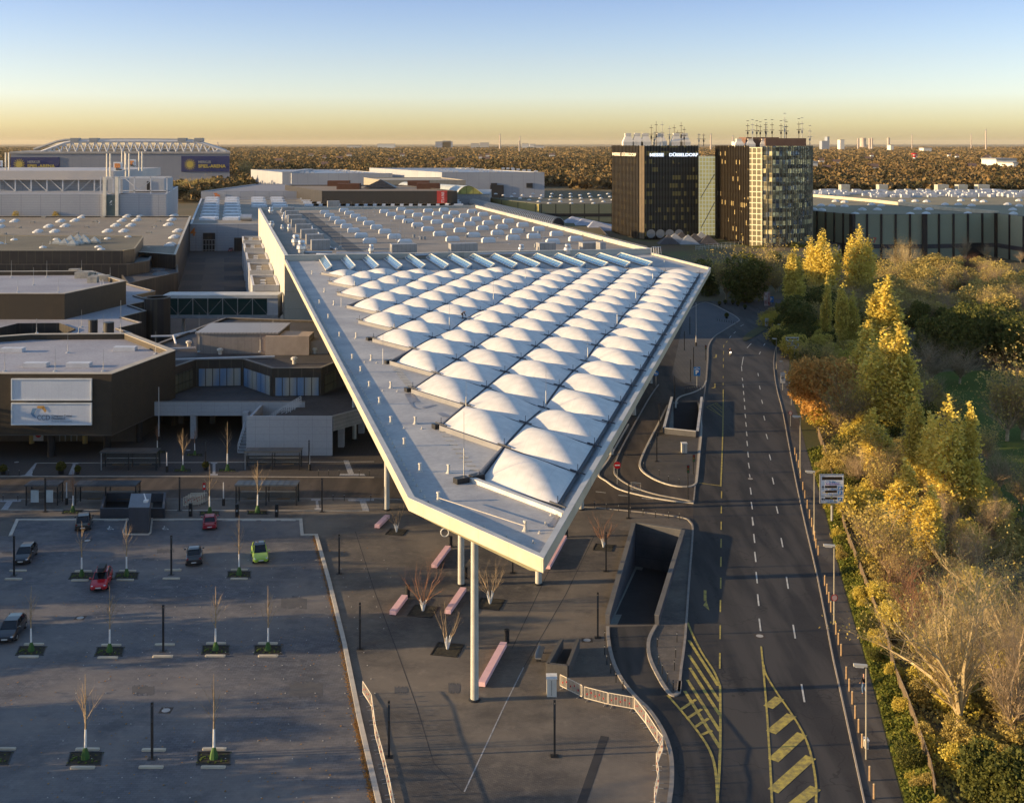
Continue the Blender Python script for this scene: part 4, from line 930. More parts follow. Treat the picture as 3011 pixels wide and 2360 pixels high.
# passage floor patches
b = MB()
for q in (((1585, 1078), (1725, 1078), (1715, 1115), (1575, 1115)), ((1565, 1132), (1718, 1132), (1705, 1182), (1550, 1182)), ((1545, 1215), (1705, 1215), (1690, 1268), (1520, 1268)), ((1520, 1308), (1690, 1308), (1680, 1340), (1500, 1340)), ((1875, 1078), (2035, 1078), (2040, 1115), (1875, 1115)), ((1875, 1132), (2045, 1132), (2048, 1190), (1875, 1190)), ((1875, 1228), (2050, 1228), (2055, 1262), (1875, 1262)), ((1875, 1318), (2070, 1318), (2072, 1345), (1875, 1345)), ((1910, 1045), (2035, 1045), (2035, 1060), (1910, 1060))):
    b.hpoly([P('A', *p) for p in q], .036)
structure(b.build('dark_paving', M('dark paving panels', (.045, .045, .050), .9)))
# ---- foyer, terrace and stairs towards the plaza
h = 9.5
q = [xy('F', 1000, 440, h), xy('F', 1140, 392, h), xy('F', 1415, 388, h), xy('F', 1585, 442, h), xy('F', 1870, 440, h), xy('F', 1960, 404, h), xy('F', 2080, 360, h), (-24, 232), (-60, 240), (-66, 200)]
foy = block('foyer_building', 'dark folded foyer front with bluish curtained windows above the terrace', q, h, M('bronze facade', (.050, .042, .034), .5, (.035, .030, .026), .5, lines=((XV, 1.9, .15),), linecol=(.09, .075, .055)), m_droof, z0=0, par=.35, pw=.5, cop=M('foyer coping', (.20, .18, .16), .7))
# windows with blue grey curtains
def curtmat():
    m, t, b = newmat('curtains'); v = pos(t); w_ = N(t, 'ShaderNodeTexWave'); w_.bands_direction = 'X'; w_.inputs['Scale'].default_value = .09; w_.inputs['Distortion'].default_value = 5; w_.inputs['Detail'].default_value = 1
    t.links.new(v, w_.inputs[0]); t.links.new(mixc(t, w_.outputs[1], (.13, .22, .36), (.34, .33, .29)), b.inputs['Base Color']); b.inputs['Roughness'].default_value = .35; return m
m_curt = curtmat(); m_olive = M('olive panes', (.07, .07, .045), .3, (.12, .11, .07), .4, lines=((ZV, 1.6, .2),))
def seg_windows(a, d, f0, f1, n, z0, z1, m):
    a, d = Vector((*a, 0)), Vector((*d, 0)); dr = (d - a).normalized(); nn = Vector((dr.y, -dr.x, 0))
    if nn.y > 0: nn = -nn
    for k in range(n):
        s = a.lerp(d, f0 + (f1 - f0) * (k + .06) / n) + nn * .08; e = a.lerp(d, f0 + (f1 - f0) * (k + .94) / n) + nn * .08
        MB().obox(s, e, .12, z0, z1).build('window', m, foy)
seg_windows(q[1], q[2], .06, .96, 6, 5.1, 8.0, m_curt); seg_windows(q[2], q[3], .05, .95, 6, 5.1, 8.1, m_curt); seg_windows(q[3], q[4], .06, .96, 6, 5.1, 8.0, m_curt)
seg_windows(q[4], q[5], .2, .95, 4, 5.3, 8.2, m_olive); seg_windows(q[0], q[1], .1, .85, 5, 5.3, 8.2, m_olive)
for x, y, s in ((1282, 350, .55), (1835, 345, .55), (1715, 405, .6), (1100, 305, .55)):
    p = P('F', x, y, h); MB().lathe((p.x, p.y, h - .3), [(s * .6, 0), (s * .6, s * 1.1), (s, s * 1.2), (s, s * 1.7), (s * .5, s * 2)], 10).build('exhaust_cowl', m_vent, foy)
zh = P('F', 1300, 345, h)[1]; xa, xb = XZ('F', 1140, zh), XZ('F', 1628, zh)
mh = thing('rooftop_plant_house', 'brownish plant house with ribbed metal roof on the dark foyer roof', 'plant house', ((xa + xb) / 2, zh + 5, h - .35))
MB().box(xa + .15, xb - .15, zh, zh + 10, h - .35, 12.7).build('wall', M('plant house wall', (.25, .22, .20), .8, (.21, .185, .17), .3, lines=((XV, 1.2, .03),)), mh)
MB().box(xa, xb, zh - .3, zh + 10.4, 12.7, 12.95).build('roof', M('ribbed roof', (.34, .33, .33), .5, lines=((XV, .62, .16),), linecol=(.12, .12, .13)), mh)
for x, y, t in ((1160, 345, 115), (1516, 345, 165), (1270, 285, 140), (1590, 200, 115)): rod('F', x, y, h, t, foy, .05)
zq = P('F', 1680, 352, h)[1]
MB().prism([(XZ('F', 1545, zq), zq), (XZ('F', 1800, zq), zq), (XZ('F', 1800, zq), zq + 5), (XZ('F', 1620, zq), zq + 6), (XZ('F', 1545, zq), zq + 3)], h - .35, 12.4).build('duct_housing', M('duct housing', (.42, .33, .26), .8), foy)
MB().box(XZ('F', 1800, zq), XZ('F', 1905, zq), zq + 1, zq + 5, h - .35, 11.4).build('duct_housing', M('duct housing', (.34, .28, .23), .8), foy)
b = MB()
for a, d in (((905, 330), (1140, 322)), ((1010, 250), (1140, 222)), ((1025, 300), (1010, 250)), ((1740, 270), (1880, 310)), ((880, 255), (1040, 252)), ((1020, 390), (1600, 372))):
    p, r_ = P('F', *a, h), P('F', *d, h); b.tube((p.x, p.y, h), (r_.x, r_.y, h), .22, .22, 6)
b.build('roof_duct', m_whitem, foy)
# terrace
zt_ = 178.0; hT = 5.8
ter = thing('terrace', 'raised terrace with white panelled parapet, pillars and outer stair under the foyer', 'terrace', (-38, 182, 0))
xL, xR = XZ('F', 890, zt_), XZ('F', 1775, zt_)
zB = P('F', 1680, 950)[1]; bx0, bx1 = XZ('F', 1435, zB), XZ('F', 1935, zB)
tf = [(xL, zt_ + .3), (bx0 + 3.5, zt_ + .3), (bx0 + 3.5, zB + .5), (bx1, zB + .5), (-22, 176), (-17, 190), (-18, 200), (-62, 206), (-60, 190)]
MB().prism(tf, 4.6, 5.0).build('deck', m_droof, ter)
MB().box(xL, xR, zt_, zt_ + .35, 3.7, hT).build('parapet', m_clad2, ter)
MB().box(xL, xR, zt_ - .05, zt_ + .4, hT, hT + .07).build('coping', m_kg, ter)
b = MB(); b.box(bx0, bx1, zB, zB + .4, 0, hT).box(bx0, bx0 + .4, zB + .4, zt_, 0, hT - .4)
b.build('stair_wall', m_clad2, ter)
q0 = (bx1, zB + .2); q1 = (-17.8, 181); MB().obox(q0, q1, .4, 3.6, hT + .02).build('parapet', M('side parapet', (.30, .29, .27), .8, lines=((ZV, .55, .05),)), ter)
for x, y in ((1125, 852), (1430, 870), (1985, 902), (2103, 822)):
    p = P('F', x, y); MB().box(p.x - .45, p.x + .45, p.y, p.y + .9, 0, 4.6).build('pillar', m_clad2, ter)
for k in range(7): MB().box(-60 + k * 5.2, -59.2 + k * 5.2, 188, 188.8, 0, 4.6).build('pillar', m_copd, ter)
b = MB()
for dy in (0, 1.6):
    for j in range(4): b.tube((XZ('F', 1600, zt_), zt_ - 2.4 - dy, 3.6 + .35 * j), (XZ('F', 1770, zt_), zt_ - 2.4 - dy, 6.2 + .35 * j), .05, .05, 4)
    for j in range(8):
        f = j / 7; X = XZ('F', 1600, zt_) * (1 - f) + XZ('F', 1770, zt_) * f; b.tube((X, zt_ - 2.4 - dy, 3.3 + 2.6 * f), (X, zt_ - 2.4 - dy, 4.6 + 2.6 * f), .05, .05, 4)
b.build('stair_rail', m_whitem, ter)
b = MB()
for j in range(9): b.box(bx0 - 1.5, bx0 - .05, zB + 1 + j * .55, zB + 1.6 + j * .55, .1 + j * .3, .3 + j * .3)
b.build('stair_flight', m_grey, ter); b = MB()
for j in range(8): y_ = zB + 1 + j * .6; b.tube((bx0 - 1.5, y_, .2 + j * .3), (bx0 - 1.5, y_, 1.4 + j * .33), .04, .04, 4)
for g in (0, .4, .8): b.tube((bx0 - 1.5, zB + 1, .6 + g), (bx0 - 1.5, zB + 5.2, 2.9 + g), .04, .04, 4)
b.build('stair_rail', m_whitem, ter)
# ================================================================ far halls, arena, towers
# hall 6 with roof frames
z6 = 525.0; x6 = XZ('A', 1390, z6)
t6 = HT('A', 545, z6)
hall6 = block('exhibition_hall', 'large grey clad hall marked 6 with an open steel truss on top', [(XZ('A', -500, z6), z6), (x6, z6), (XZ('A', 1490, 620), 620), (XZ('A', -500, 620), 620)], t6, m_clad, M('hall six roof', (.30, .31, .33), .7), par=.4, cop=m_whitem)
for X in (XZ('A', 880, z6), XZ('A', 984, z6)): MB().box(X - .7, X + .7, z6 - 1.2, z6 - .05, 0, t6 + 8).build('corner_mast', M('ivory mast', (.78, .70, .56), .5), hall6)
MB().box(XZ('A', 886, z6), XZ('A', 978, z6), z6 - .35, z6 - .06, 12.6, HT('A', 550, z6)).build('number_board', M('grey green board', (.10, .14, .14), .6), hall6)
text('6', (XZ('A', 917, z6), z6 - .5, HT('A', 642, z6)), XV, 3.5, m_white, hall6, depth=.2, bold=.1)
zu = 566.0; u0, u1 = HT('A', 520, zu), HT('A', 398, zu)
MB().box(XZ('A', -500, zu), XZ('A', 900, zu), zu + 3, 618, t6 - .5, u1 - 1.5).build('upper_wall', m_clad, hall6)
MB().box(XZ('A', -500, zu), XZ('A', 960, zu), zu - 2, 640, u1 - 1.5, u1 + 3.0).build('upper_roof', M('upper roof', (.36, .35, .36), .6, (.52, .46, .40), .03), hall6)
b = MB()
for k in range(-4, 14):
    X = XZ('A', 5 + 66 * k * 2, zu)
    if X > XZ('A', 1440, zu): break
for k in range(-3, 11):
    xa = 5 + 132 * k; xb = xa + 132
    if xb > 1445: break
    Xa, Xb = XZ('A', xa, zu), XZ('A', xb, zu); b.tube((Xa, zu - 1, u0), (Xa, zu - 1, u1), .45, .45, 4)
    za, zc = (u0, u1) if k > 3 else (u1, u0); b.tube((Xa, zu - 1, za), (Xb, zu - 1, zc), .22, .22, 4)
b.tube((XZ('A', -400, zu), zu - 1, u0), (XZ('A', 1400, zu), zu - 1, u0), .3, .3, 4).tube((XZ('A', -400, zu), zu - 1, u1), (XZ('A', 1440, zu), zu - 1, u1), .35, .35, 4)
b.build('roof_truss', m_whitem, hall6)
MB().box(XZ('A', 895, 535), XZ('A', 1020, 535), 536, 545, t6, HT('A', 418, 535)).build('roof_house', m_clad2, hall6)
MB().box(XZ('A', 1045, 555), XZ('A', 1370, 555), 556, 570, t6, HT('A', 412, 555)).build('roof_house', m_clad2, hall6)
MB().box(XZ('A', 1225, 555), XZ('A', 1257, 555), 555.7, 556, t6, HT('A', 437, 555)).build('roof_door', m_dark, hall6)
b = MB()
for xa in (880, 985, 1040, 1160, 1295, 1430):
    X = XZ('A', xa, 540); b.tube((X, 534, t6), (X, 534, HT('A', 400, 534)), .35, .35, 4)
b.tube((XZ('A', 880, 534), 534, HT('A', 402, 534)), (XZ('A', 1430, 534), 534, HT('A', 402, 534)), .35, .35, 4).tube((XZ('A', 1030, 534), 534, HT('A', 515, 534)), (XZ('A', 1400, 534), 534, HT('A', 515, 534)), .35, .35, 4)
b.tube((XZ('A', 1040, 534), 534, HT('A', 405, 534)), (XZ('A', 1160, 534), 534, HT('A', 510, 534)), .2, .2, 4).tube((XZ('A', 1295, 534), 534, HT('A', 405, 534)), (XZ('A', 1160, 534), 534, HT('A', 510, 534)), .2, .2, 4)
b.build('roof_frame', m_whitem, hall6)
# square emblem signs on masts above hall 6
m_org = M('emblem orange', (.75, .28, .08), .6)
for x0, x1, y0, y1, yb, Zs, lab in ((948, 1022, 275, 350, 398, 545, 'white square sign with orange m on masts, nearer one over hall 6'), (1070, 1135, 253, 320, 350, 590, 'white square sign with orange m on masts, farther one over hall 6'), (-62, 18, 262, 328, 345, 585, 'white square sign with orange m cut by the left edge of the view')):
    X0, X1 = XZ('A', x0, Zs), XZ('A', x1, Zs); zt1, zt0 = HT('A', y0, Zs), HT('A', y1, Zs)
    s = thing('mast_sign', lab, 'sign', ((X0 + X1) / 2, Zs, HT('A', yb, Zs)), 'emblem signs on the hall roofs')
    MB().box(X0, X1, Zs, Zs + .8, zt0, zt1).build('sign_board', m_white, s)
    for q in (X0 - 3.2, X0 - 1.6, X1 + 1.6, X1 + 3.2): MB().tube((q, Zs + .4, HT('A', yb, Zs)), (q, Zs + .4, zt1 + 4), .45, .4, 6).build('mast', M('ivory mast', (.78, .70, .56), .5), s)
    w_ = X1 - X0; text('m', (X0 + w_ * .16, Zs - .1, zt0 + (zt1 - zt0) * .42), XV, w_ * .82, m_org, s, depth=.15, bold=.25)
    for j, (tx, l_) in enumerate((('Messe', .28), ('Düsseldorf', .12))): text(tx, (X0 + w_ * .3, Zs - .1, zt0 + (zt1 - zt0) * (.26 - .15 * j)), XV, w_ * .16, m_dark, s, depth=.1, bold=.05)
# small sheds under them
# 7a hall, low halls behind
def shed(label, c, x0, x1, ytop, Z, depth, wall, roof, shear=0.0, z0=0, cop=None, slope=0.0):
    h = HT(c, ytop, Z); X0, X1 = XZ(c, x0, Z), XZ(c, x1, Z)
    return block('exhibition_hall', label, [(X0, Z), (X1, Z + slope), (X1 + shear, Z + slope + depth), (X0 + shear, Z + depth)], h, wall, roof, z0=z0, par=.5, pw=.9, cop=cop or m_grey), h
m_pvroof = M('roof with solar panels', (.20, .24, .32), .4, (.10, .14, .22), .02, lines=((XV, 9, 3.0), ((0, 1, 0), 14, 6.0)), linecol=(.27, .27, .28))
s7, h7 = shed('low grey hall marked 7a beyond the striped roof', 'B', 75, 832, 200, 722, 130, m_clad, M('shed roof', (.24, .24, .26), .8), 5)
text('7a', (XZ('B', 168, 721.6), 721.4, HT('B', 246, 721.5)), XV, 4.0, M('orange number', (.62, .18, .04), .6), s7, depth=.2, bold=.2)
sA, _ = shed('long pale hall with solar panels on its roof near the arena', 'B', 720, 1438, 72, 1010, 150, m_clad, m_pvroof, -70)
MB().box(XZ('B', 652, 1011), XZ('B', 722, 1011), 1012, 1120, 0, HT('B', 60, 1010)).build('side_wing', m_clad, sA)
sB, _ = shed('long pale hall with many roof vents right of the solar roofed hall', 'B', 1790, 2520, 65, 930, 170, m_clad, m_pvroof, -80)
hB = HT('B', 65, 930)
for k in range(26):
    X = XZ('B', 1800 + k * 27, 930) - (k % 3) * 8; MB().box(X, X + 3, 940 + (k % 4) * 38, 946 + (k % 4) * 38, hB - .5, hB + 1.0).build('roof_vent', m_whitem, sB)
MB().box(XZ('B', 2135, 930), XZ('B', 2230, 930), 929, 930.2, 0, 12).build('gate', m_dark, sB)
for x in (312, 540): MB().box(XZ('C', x, 930), XZ('C', x + 40, 930), 929.2, 930.2, HT('C', 375, 930), HT('C', 345, 930)).build('window', m_dark, sB)
for k in range(22):
    X = XZ('B', 760 + k * 30, 1010) - (k % 3) * 10; MB().box(X, X + 3, 1022 + (k % 4) * 32, 1028 + (k % 4) * 32, HT('B', 72, 1010) - .5, HT('B', 72, 1010) + .8).build('roof_vent', m_whitem, sA)
sC, hC = shed('dark brown hall with a red banner at its right corner', 'B', 935, 1900, 198, 660, 95, m_drib, M('brown roof', (.24, .19, .14), .9), -40, cop=m_copd)
MB().box(XZ('B', 1755, 659), XZ('B', 1828, 659), 658.4, 659.3, HT('B', 285, 659), HT('B', 196, 659)).build('red_banner', M('red banner', (.60, .06, .05), .7), sC)
text("IT'S A FAIR", (XZ('B', 1806, 658), 658.2, HT('B', 282, 658)), (0, 0, 1), 2.2, m_white, sC, ydir=(-1, 0, 0), depth=.1, bold=.03, fit=6.2)
for x, y in ((1040, 158), (1110, 180), (1610, 158), (1680, 178)):
    p = P('B', x, y, hC); MB().box(p.x - 6, p.x + 8, p.y, p.y + 8, hC - .5, hC + 3).build('roof_house', M('red brown casing', (.12, .05, .03), .8), sC)
p = P('B', 1355, 172, hC); b = MB()
for a, d in (((-10, -8), (10, -8)), ((10, -8), (10, 8)), ((10, 8), (-10, 8)), ((-10, 8), (-10, -8))): b.quad((p.x + a[0], p.y + a[1], hC), (p.x + d[0], p.y + d[1], hC), (p.x, p.y, hC + 5))
b.build('pyramid_roof', m_drib, sC)
sD, hD = shed('flat cream roofed entrance building behind the brown hall', 'B', 1360, 1960, 120, 790, 60, M('tan wall', (.30, .27, .22), .8), M('cream roof', (.42, .37, .29), .8), -20)
# vaulted glass entrance with yellow green end
ve = thing('vaulted_hall', 'low vaulted entrance with yellow green glazed end beside the red banner', 'building', (XZ('C', 160, 700), 700, 0))
Zv = 700; x0, x1 = XZ('C', 95, Zv), XZ('C', 262, Zv); zt1 = HT('C', 362, Zv); zb1 = HT('C', 415, Zv)
prof = [(x0 + (x1 - x0) * k / 12, zb1 + (zt1 - zb1) * math.sin(math.pi * (k / 12) ** .8 if k < 12 else math.pi)) for k in range(13)]
b = MB()
for (xa, za), (xb, zc) in zip(prof[:-1], prof[1:]): b.quad((xa, Zv, za), (xb, Zv, zc), (xb - 45, Zv + 70, zc), (xa - 45, Zv + 70, za))
b.build('vault_roof', M('vault glazing', (.50, .52, .48), .3, metal=.2), ve)
MB().quad(*[(x, Zv + .5, z) for x, z in prof]).build('end_glazing', M('yellow green glazing', (.42, .38, .10), .5, lines=((XV, 4, .5),)), ve)
MB().box(x0, x1 + 4, Zv + 1, Zv + 70, 0, zb1).build('wall', m_grey, ve)
# ribbed tube walkway running beside the hall
tb = thing('tube_walkway', 'long dark ribbed tube walkway running past the right side of the hall', 'walkway', (-5, 620, 0))
a, d = P('C', 135, 452, 10), P('C', 745, 592, 10); b = MB(); b.tube((a.x, a.y, 9), (d.x, d.y, 9), 2.7, 2.7, 14).build('tube', M('dark tube glazing', (.045, .05, .06), .2), tb)
n = 64; dr = (d - a).normalized(); u_ = Vector((dr.y, -dr.x, 0))
for k in range(n):
    c = a.lerp(d, (k + .5) / n); c.z = 9
    MB().path([c + u_ * 2.85 * math.cos(math.pi * j / 8) + Vector((0, 0, 2.85 * math.sin(math.pi * j / 8))) for j in range(9)], .34, 4).build('tube_rib', m_steel, tb)
for k in range(14):
    c = a.lerp(d, (k + .5) / 14); MB().box(c.x - .4, c.x + .4, c.y - .4, c.y + .4, 0, 6.6).build('tube_leg', m_dark, tb)
# green-gold panelled hall left of the towers
gh = [xy('C', 622, 478, 11), xy('C', 925, 476, 11), (80, 690), xy('C', 300, 420, 11)]
gh = [xy('C', 622, 478, 11), (xy('C', 1080, 470, 11)[0], xy('C', 622, 478, 11)[1]), (92, 735), (xy('C', 300, 420, 11)[0], 735)]
m_gold = M('green panels tinted sunlit gold', (.30, .26, .09), .55, (.26, .22, .08), .1, lines=(((.7, .7, 0), 9.5, .5),), linecol=(.02, .02, .02))  # sunlight on the left wall is put into this gold tint
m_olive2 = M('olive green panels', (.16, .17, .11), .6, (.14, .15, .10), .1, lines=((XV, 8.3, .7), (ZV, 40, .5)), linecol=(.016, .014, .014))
hg = block('exhibition_hall', 'green panelled low hall with many small skylights just left of the office towers', gh, 11, m_olive2, m_olroof, par=.5, cop=m_copd)
b = MB().obox(gh[0], gh[3], .3, 2.0, 10.6, 0.2); b.build('panels_tinted_sunlit', m_gold, hg)
MB().box(gh[0][0] + 1, gh[1][0], gh[0][1] - .12, gh[0][1] - .01, 3.6, 5.4).build('dark_band', M('dark band', (.02, .02, .022), .5), hg)
for i in range(7):
    for k in range(7):
        X = gh[0][0] + 6 + k * 13 - i * 5.5; Y = gh[0][1] + 10 + i * 21; dlp = MB().lathe((0, 0, 0), [(1, 0), (1, .3), (.6, .8), (.1, 1)], 8); dlp.v = [(X + v[0] * 1.3, Y + v[1] * 1.2, 10.5 + v[2] * .8) for v in dlp.v]
        if X < 98: dlp.build('domed_skylight', m_dl, hg)
# ---- office towers
def towermat(name, base, ribs, pane, per, ribw, fl, lit=(.62, .48, .14), seed=0.0, rot=0.0, th=.62, lam=.5):
    """storeys of glass behind close vertical ribs; some panes painted warm as if lit inside"""
    m, t, b = newmat(name); v = pos(t)
    mp = N(t, 'ShaderNodeMapping'); mp.inputs['Rotation'].default_value = (0, 0, rot); t.links.new(v, mp.inputs[0]); v2 = mp.outputs[0]
    sx = N(t, 'ShaderNodeSeparateXYZ'); t.links.new(v2, sx.inputs[0])
    fz = math_n(t, 'FRACT', math_n(t, 'DIVIDE', math_n(t, 'ADD', sx.outputs[2], .2), fl)); glassband = math_n(t, 'GREATER_THAN', fz, .45)
    cb_ = N(t, 'ShaderNodeCombineXYZ'); t.links.new(math_n(t, 'FLOOR', math_n(t, 'DIVIDE', sx.outputs[0], per)), cb_.inputs[0]); t.links.new(math_n(t, 'FLOOR', math_n(t, 'DIVIDE', math_n(t, 'ADD', sx.outputs[2], .2), fl)), cb_.inputs[1]); cb_.inputs[2].default_value = seed
    wn = N(t, 'ShaderNodeTexWhiteNoise'); t.links.new(cb_.outputs[0], wn.inputs[0])
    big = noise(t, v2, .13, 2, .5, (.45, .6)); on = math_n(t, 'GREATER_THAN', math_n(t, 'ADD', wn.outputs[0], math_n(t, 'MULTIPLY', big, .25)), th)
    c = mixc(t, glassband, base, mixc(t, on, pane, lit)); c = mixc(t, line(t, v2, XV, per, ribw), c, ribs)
    t.links.new(c, b.inputs['Base Color']); b.inputs['Roughness'].default_value = .35
    return m
TH = 44.9
def tower_face(t, a, d, m, z0, z1, name='facade'):
    b = MB(); b.quad((a[0], a[1], z0), (d[0], d[1], z0), (d[0], d[1], z1), (a[0], a[1], z1)); return b.build(name, m, t)
pod = 6.8
# left tower: blunt-cornered plan
TA = [(44.3, 507), (51.9, 470), (54.2, 468.6), (76.4, 472), (77.2, 474), (79.0, 492), (74, 520), (58, 525)]
tw = thing('office_tower', 'black ribbed office tower with lettering along its top, left of the pair', 'tower', (63, 490, pod), 'pair of office towers')
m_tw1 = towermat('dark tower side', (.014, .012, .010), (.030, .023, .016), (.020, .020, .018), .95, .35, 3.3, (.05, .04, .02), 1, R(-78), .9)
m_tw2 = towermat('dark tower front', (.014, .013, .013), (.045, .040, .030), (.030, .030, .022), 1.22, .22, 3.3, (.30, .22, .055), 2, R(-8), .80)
b = MB(); 
tower_face(tw, TA[0], TA[1], m_tw1, pod, TH); tower_face(tw, TA[2], TA[3], m_tw2, pod, TH)
m_edge = M('corner strip', (.16, .12, .075), .5, lines=(((1, 0, 0), 1.0, .3),))
tower_face(tw, TA[1], TA[2], m_edge, pod, TH, 'corner_strip')
for i in (3, 4, 5, 6, 7): tower_face(tw, TA[i], TA[(i + 1) % 8], m_tw1, pod, TH)
MB().hpoly(TA, TH - .4).build('roof', m_droof, tw)
rb = MB(); 
for (a, d, per) in ((TA[0], TA[1], 1.9), (TA[2], TA[3], 1.22)):
    a, d = Vector((*a, 0)), Vector((*d, 0)); n = int((d - a).length / per); dr = (d - a).normalized(); nn = Vector((dr.y, -dr.x, 0))
    for k in range(n + 1): q = a.lerp(d, k / n) + nn * .12; rb.box(q.x - .1, q.x + .1, q.y - .14, q.y + .1, pod, TH + .2)
rb.build('facade_rib', M('bronze rib', (.020, .016, .012), .85, spec=.1), tw)
d1 = (Vector((*TA[3], 0)) - Vector((*TA[2], 0))).normalized(); o1 = Vector((*TA[2], 0)).lerp(Vector((*TA[3], 0)), .09); nn = Vector((d1.y, -d1.x, 0)) * .45
m_let = emis('lit letters', (.80, .86, .95), .55)
text('MESSE', (o1.x + nn.x, o1.y + nn.y, 40.6), d1, 1.75, m_let, tw, depth=.2, bold=.06, fit=5.9)
o2 = Vector((*TA[2], 0)).lerp(Vector((*TA[3], 0)), .455); text('DÜSSELDORF', (o2.x + nn.x, o2.y + nn.y, 40.6), d1, 1.75, m_let, tw, depth=.2, bold=.06, fit=12.2)
d2 = (Vector((*TA[1], 0)) - Vector((*TA[0], 0))).normalized(); nn2 = Vector((d2.y, -d2.x, 0)) * .45; o3 = Vector((*TA[0], 0)).lerp(Vector((*TA[1], 0)), .05)
m_let2 = M('cream letters', (.72, .66, .54), .5)
text('MESSE', (o3.x + nn2.x, o3.y + nn2.y, 40.6), d2, 1.75, m_let2, tw, depth=.2, bold=.06, fit=12)
o4 = Vector((*TA[0], 0)).lerp(Vector((*TA[1], 0)), .42); text('DÜSSELDORF', (o4.x + nn2.x, o4.y + nn2.y, 40.6), d2, 1.75, m_let2, tw, depth=.2, bold=.06, fit=20)
m_cream = M('cream cooling tower', (.72, .66, .56), .6, (.66, .60, .50), .5)
def cone(x, y, z, w, d, hh):
    b = MB(); b.box(x - w / 2, x + w / 2, y - d / 2, y + d / 2, z, z + hh * .35)
    lo_ = [(x - w / 2, y - d / 2), (x + w / 2, y - d / 2), (x + w / 2, y + d / 2), (x - w / 2, y + d / 2)]; hi_ = [(x - w / 4, y - d / 4), (x + w / 4, y - d / 4), (x + w / 4, y + d / 4), (x - w / 4, y + d / 4)]
    b.ring([(p[0], p[1], z + hh * .35) for p in lo_], [(p[0], p[1], z + hh * .8) for p in hi_]); b.box(x - w * .28, x + w * .28, y - d * .28, y + d * .28, z + hh * .8, z + hh); return b
for x, w_ in ((53.5, 4.6), (57.6, 4.4), (61.2, 4.4), (67.6, 5.2), (74.6, 4.6), (78.2, 4.6)): cone(x - 3, 500, TH - .4, w_, 6, 5.8).build('cooling_unit', m_cream, tw)
def antenna(t, x, y, z, h_, bars=2):
    b = MB().tube((x, y, z), (x, y, z + h_), .16, .10, 5)
    for j in range(bars): b.box(x - .9 + j * .2, x + .9 - j * .2, y - .08, y + .08, z + h_ * (.55 + .3 * j), z + h_ * (.55 + .3 * j) + .2)
    b.box(x - .3, x + .3, y - .15, y + .15, z + h_ * .35, z + h_ * .5); b.build('antenna', m_grey if rd.random() < .5 else m_dark, t)
for x, h_ in ((60.5, 10), (62.5, 11.5), (64.8, 11.5), (68.5, 9.5), (70.8, 10), (73.0, 11), (74.6, 9), (62, 7), (72, 7.4), (81.5, 6.2), (83.5, 6.0)): antenna(tw, x, 498 + rd.uniform(-4, 3), TH - .4, h_ * .95)
for x in (56.5, 60.3, 64.1, 67.9):
    b = MB().lathe((0, 0, 0), [(.2, -.5), (1.0, -.3), (1.75, 0), (1.8, .1)], 14); c = (x, 466, pod + 2.4); b.v = [(c[0] + v[0], c[1] - v[2] - .2 * v[1], c[2] + v[1]) for v in b.v]
    dsh = thing('satellite_dish', 'satellite dish at the foot of the left tower, ' + {56.5: 'leftmost', 60.3: 'second from the left', 64.1: 'third from the left', 67.9: 'rightmost'}[x], 'satellite dish', (x, 466, pod), 'satellite dishes at the tower foot')
    b.build('dish', m_grey, dsh); MB().tube((x, 466.6, pod), (x, 466.4, pod + 2.4), .2, .15, 6).build('stand', m_dark, dsh)
# glazed link
lk2 = thing('glazed_link', 'narrow glazed stair link with golden grid between the two towers', 'building', (84, 492, pod))
gx0, gx1 = XZ('C', 1642, 488), XZ('C', 1760, 488)
def gridmat(name, bg_, ln_, px, pz, w1, w2, rough=.3):
    m, t, b = newmat(name); v = pos(t); cc = mixc(t, noise(t, v, .35, 3), bg_, tuple(x * .8 for x in bg_))
    f = math_n(t, 'MAXIMUM', line(t, v, XV, px, w1), line(t, v, ZV, pz, w2)); t.links.new(mixc(t, f, cc, ln_), b.inputs['Base Color']); b.inputs['Roughness'].default_value = rough; return m
m_gg = gridmat('golden grid', (.66, .54, .20), (.74, .70, .52), 1.35, 1.65, .28, .28); bs_ = m_gg.node_tree.nodes['Principled BSDF']; m_gg.node_tree.links.new(bs_.inputs['Base Color'].links[0].from_socket, bs_.inputs['Emission Color']); bs_.inputs['Emission Strength'].default_value = .22      # gold colour and added glow stand in for reflected sun, no lamp inside
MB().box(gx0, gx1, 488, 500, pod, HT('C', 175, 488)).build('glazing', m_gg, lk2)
b = MB(); b.tube((gx0 + 1, 487.7, pod + 3), (gx1 - 1, 487.7, pod + 14), .2, .2, 4).tube((gx0 + 1, 487.7, pod + 16), (gx1 - 1, 487.7, pod + 26), .2, .2, 4); b.build('stair_stringer', m_grey, lk2)
